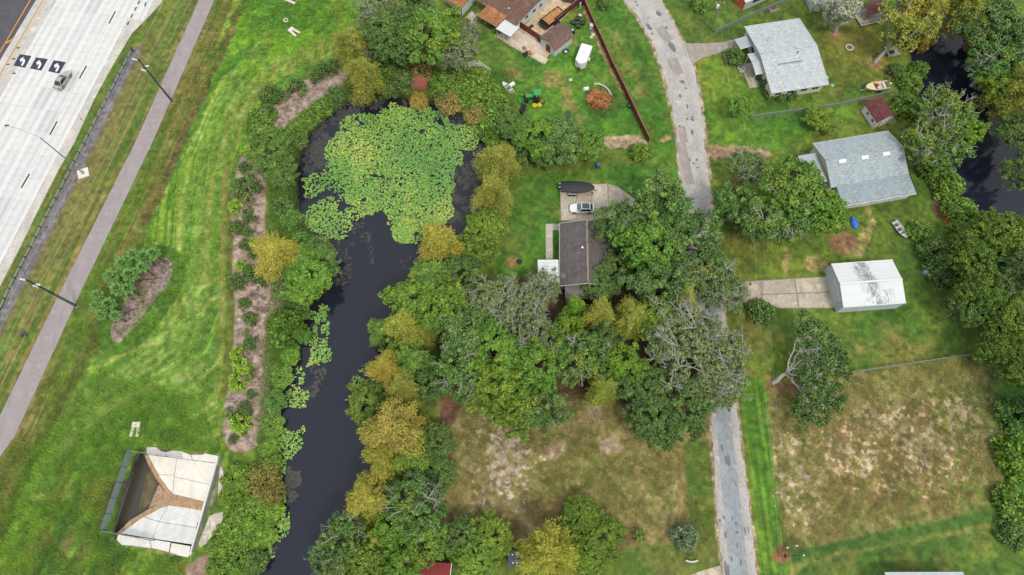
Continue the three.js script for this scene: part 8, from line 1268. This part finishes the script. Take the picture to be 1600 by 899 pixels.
// leaning tree on the dry lot: base at the lane side, crown toward the garage
{
  const b = P(1208, 598), rel = (x, y, h) => P(x, y, h).sub(b), BB = new Builder(), r = rngOf(207);
  const fork = rel(1228, 584, 2.4), lim = [[1250, 548, 5], [1246, 530, 5.5], [1262, 566, 5], [1258, 590, 4.6], [1252, 612, 4], [1270, 548, 6]].map((q) => rel(...q));
  BB.tube([V(), fork.clone().multiplyScalar(0.3).add(V(0.05, 0.12, 0.1)), fork.clone().multiplyScalar(0.65).add(V(0, 0.1, -0.12)), fork], 0.46, 0.3, 9);
  const seeds = []; for (const [x, y, h] of [[1262, 500, 6], [1276, 512, 6.5], [1254, 512, 5.6], [1290, 525, 6.6], [1268, 528, 6.6], [1300, 540, 6.4], [1280, 545, 7], [1310, 556, 5.8], [1290, 562, 6.8], [1270, 568, 6.2], [1306, 576, 6], [1284, 584, 6.4], [1316, 592, 5.2], [1298, 600, 5.6], [1276, 606, 5.6], [1310, 614, 4.6], [1286, 624, 5], [1262, 628, 4.6], [1298, 636, 4.2], [1274, 644, 4.2], [1254, 640, 3.8], [1284, 652, 3.6], [1264, 650, 3.6], [1266, 586, 5.4], [1312, 566, 6]]) seeds.push(rel(x, y, h));
  for (const L of lim) { const m = fork.clone().lerp(L, 0.5); m.y += 0.5; m.x += (r() - 0.5) * 0.8; m.z += (r() - 0.5) * 0.8; const W = curve(fork, m, L, 6); W.forEach((q, i) => { if (i && i < 6) { q.x += (r() - 0.5) * 0.5; q.z += (r() - 0.5) * 0.5; q.y += (r() - 0.5) * 0.3; } }); BB.tube(W, 0.17, 0.07, 6); for (let i = 2; i < 7; i++) { const e = W[i].clone().add(V((r() - 0.2) * 2.2, r() * 0.9, (r() - 0.5) * 2.6)), mm = W[i].clone().lerp(e, 0.5); mm.x += (r() - 0.5) * 0.6; BB.tube([W[i], mm, e], 0.07, 0.02, 4); } for (const S of seeds) if (S.distanceTo(L) < 5.2) { const q = L.clone().lerp(S, 0.5); q.y += 0.3; q.x += (r() - 0.5) * 0.7; q.z += (r() - 0.5) * 0.7; BB.tube(curve(L, q, S, 4), 0.11, 0.04, 4); } }
  for (const S of seeds) for (let q = 0; q < 9; q++) {
    const d = rndDir(r), cc = S.clone().add(V(d.x * 1.5, d.y * 0.8 - 0.3, d.z * 1.5)), tone = 0.15 + r() * 0.7; BB.tube([S, cc], 0.035, 0.015, 3);
    for (let u = 0; u < 46; u++) { const e = rndDir(r), z = 0.7 + r() * 0.6, s = 0.75 * Math.cbrt(r()), nn = e.clone().multiplyScalar(0.8).add(V(0, 0.55, 0)).addScaledVector(rndDir(r), 0.75).normalize(), t = rndDir(r).cross(nn).normalize(); BB.leaf(cc.clone().add(V(e.x * s, e.y * s * 0.7, e.z * s)), nn, t, 0.13 * z, 0.23 * z, inkLeaf(PAL.deep, r, tone, 0.03)); }
  }
  const g = BB.done(), t = thing('tree', 'leaning dark tree with a bare pale forked trunk at the corner of the dry lot', 'tree', b); part(t, 'trunk', g.wood, barkPale); part(t, 'crown', g.leaf, leafMat);
  // two old trunks by the canal lawn
  for (const [x, y, cx, cy2, h, rp, l, pal, sd] of [[1367, 98, 1424, 34, 8, 42, 'old tree with a bare grey trunk leaning from the lawn to the canal', PAL.goldGreen, 211], [1304, 51, 1318, 14, 6.5, 22, 'bare white trunked tree leaning behind the pale grey house', PAL.lightMoss, 212], [1208, 358, 1232, 310, 7, 30, 'tree with a long bare pale trunk left of the skylight house', PAL.mid, 213]]) {
    const b = P(x, y), c = P(cx, cy2, h), o = V().subVectors(c, b), q = growBroad({ seed: sd, R: rp / perM(cx, cy2, h), cy: h, ry: 2.6, off: [o.x, o.z], limbs: 10, clumps: 84, cr: 0.95, leaves: 4600, w: 0.15, l: 0.28, pal, warm: 0.3, trunk: 0.46, twig: 4, fork: sd === 211 ? 0.36 : 0.55, tw: 1.4, moss: sd === 212 ? 20 : 0 }), t = thing('tree', l, 'tree', b); part(t, 'trunk', q.wood, barkPale); part(t, 'crown', q.leaf, leafMat);
  }
}
// ---- tufts of grass and weeds over the rough ground and the lawns (one mass each)
{
  const r = rngOf(515), blade = (() => { const a = []; for (let k = 0; k < 7; k++) { const t = k * 0.9 + r(), L = 0.25 + r() * 0.3, w = 0.035 + r() * 0.03, c = Math.cos(t), s = Math.sin(t), x = c * 0.06, z = s * 0.06; a.push(x - s * w, 0, z + c * w, x + s * w, 0, z - c * w, x + c * L * 0.8, L * (0.5 + r() * 0.5), z + s * L * 0.8); } const g = new THREE.BufferGeometry(); g.setAttribute('position', new THREE.Float32BufferAttribute(a, 3)); g.computeVertexNormals(); return g; })();
  const tuftMat = new THREE.MeshStandardMaterial({ roughness: 0.9, side: THREE.DoubleSide }), tmp = new THREE.Object3D(), C = new THREE.Color();
  const sow = (name, label, px, n, pal, s0, s1, patch) => {
    const q = pix(px), xs = q.map((p) => p[0]), zs = q.map((p) => p[1]), x0 = Math.min(...xs), x1 = Math.max(...xs), z0 = Math.min(...zs), z1 = Math.max(...zs), m = new Float32Array(fillMask(q)), list = [];
    for (let i = 0; i < n * 6 && list.length < n; i++) { const x = lerp(x0, x1, r()), z = lerp(z0, z1, r()); if (sampleM(m, x, z) < 0.5 || inWater(x, z) > 0.45 || sampleM(PAVED, x, z) > 0.05 || fbm(x * 0.3 + 11, z * 0.3, 4) < patch + (r() - 0.5) * 0.2) continue; list.push([x, z]); }
    const o = new THREE.InstancedMesh(blade, tuftMat, list.length);
    list.forEach(([x, z], i) => { const s = lerp(s0, s1, r()); tmp.position.set(x, groundY(x, z), z); tmp.rotation.set(0, r() * 6.28, 0); tmp.scale.set(s, s * (0.6 + r() * 0.5), s); tmp.updateMatrix(); o.setMatrixAt(i, tmp.matrix); const t = fbm(x * 0.2, z * 0.2 + 4, 3) * 0.6 + r() * 0.6 - 0.1, c = base(...mixc(lookAt(x, z), mixc(pal[0], pal[1], t), 0.3)), k = 1.0 + r() * 0.8; o.setColorAt(i, C.setRGB(c[0] * k, c[1] * k, c[2] * k)); });
    o.name = numbered(name); o.userData = { kind: 'stuff', label }; shadows(o); scene.add(o);
  };
  sow('weeds', 'tall green weeds around the spillway', [[-100, 640], [60, 700], [150, 580], [300, 620], [345, 700], [340, 720], [300, 900], [-100, 940]], 14000, [[56, 100, 24], [128, 168, 46]], 0.9, 1.8, 0.42);
  sow('tall_grass', 'bright rough grass between the path verge and the mulch bed', [[380, -20], [560, -20], [545, 60], [420, 140], [372, 250], [360, 330], [345, 690], [160, 560], [215, 395]], 7000, [[74, 130, 30], [150, 186, 56]], 0.7, 1.5, 0.46);
  sow('bank_weeds', 'low weeds along the pond banks', [[418, 250], [474, 230], [494, 380], [540, 410], [515, 470], [496, 570], [452, 620], [446, 700], [404, 770], [410, 640], [420, 500], [440, 430]], 16000, [[54, 96, 30], [116, 156, 54]], 1.0, 2.6, 0.3);
  sow('bank_weeds', 'marsh weeds along the top shore of the pond', [[540, 130], [800, 110], [800, 230], [755, 240], [740, 180], [560, 165]], 9000, [[66, 92, 34], [136, 160, 60]], 0.9, 2.2, 0.36);
  sow('dry_grass', 'dry grass tufts on the two bare lots', [[690, 590], [1110, 620], [1120, 850], [980, 870], [690, 840]], 9000, [[102, 112, 46], [160, 148, 92]], 0.5, 1.1, 0.5);
  sow('dry_grass', 'dry and rusty grass tufts on the right lot', [[1205, 600], [1530, 554], [1575, 700], [1560, 790], [1226, 862]], 12000, [[100, 116, 46], [160, 146, 92]], 0.5, 1.1, 0.46);
  sow('lawn_tufts', 'uneven grass tufts on the lawns right of the lane', [[1105, 90], [1330, 20], [1400, 80], [1500, 300], [1540, 550], [1320, 580], [1150, 640], [1110, 240]], 6000, [[66, 110, 28], [126, 150, 50]], 0.5, 0.9, 0.48);
  sow('lawn_tufts', 'uneven grass tufts on the lawns left of the lane', [[740, 60], [960, -20], [1060, 260], [1064, 330], [960, 280], [876, 280], [870, 420], [760, 440], [760, 240]], 5000, [[54, 108, 26], [110, 148, 44]], 0.5, 0.9, 0.48);
  sow('lawn_tufts', 'grass tufts on the highway verge', [[262, 0], [384, 0], [286, 225], [150, 555], [0, 850], [0, 700], [110, 450], [240, 225], [310, 0]], 9000, [[88, 116, 36], [142, 140, 66]], 0.5, 0.9, 0.45);
}
renderer.render(scene, camera);
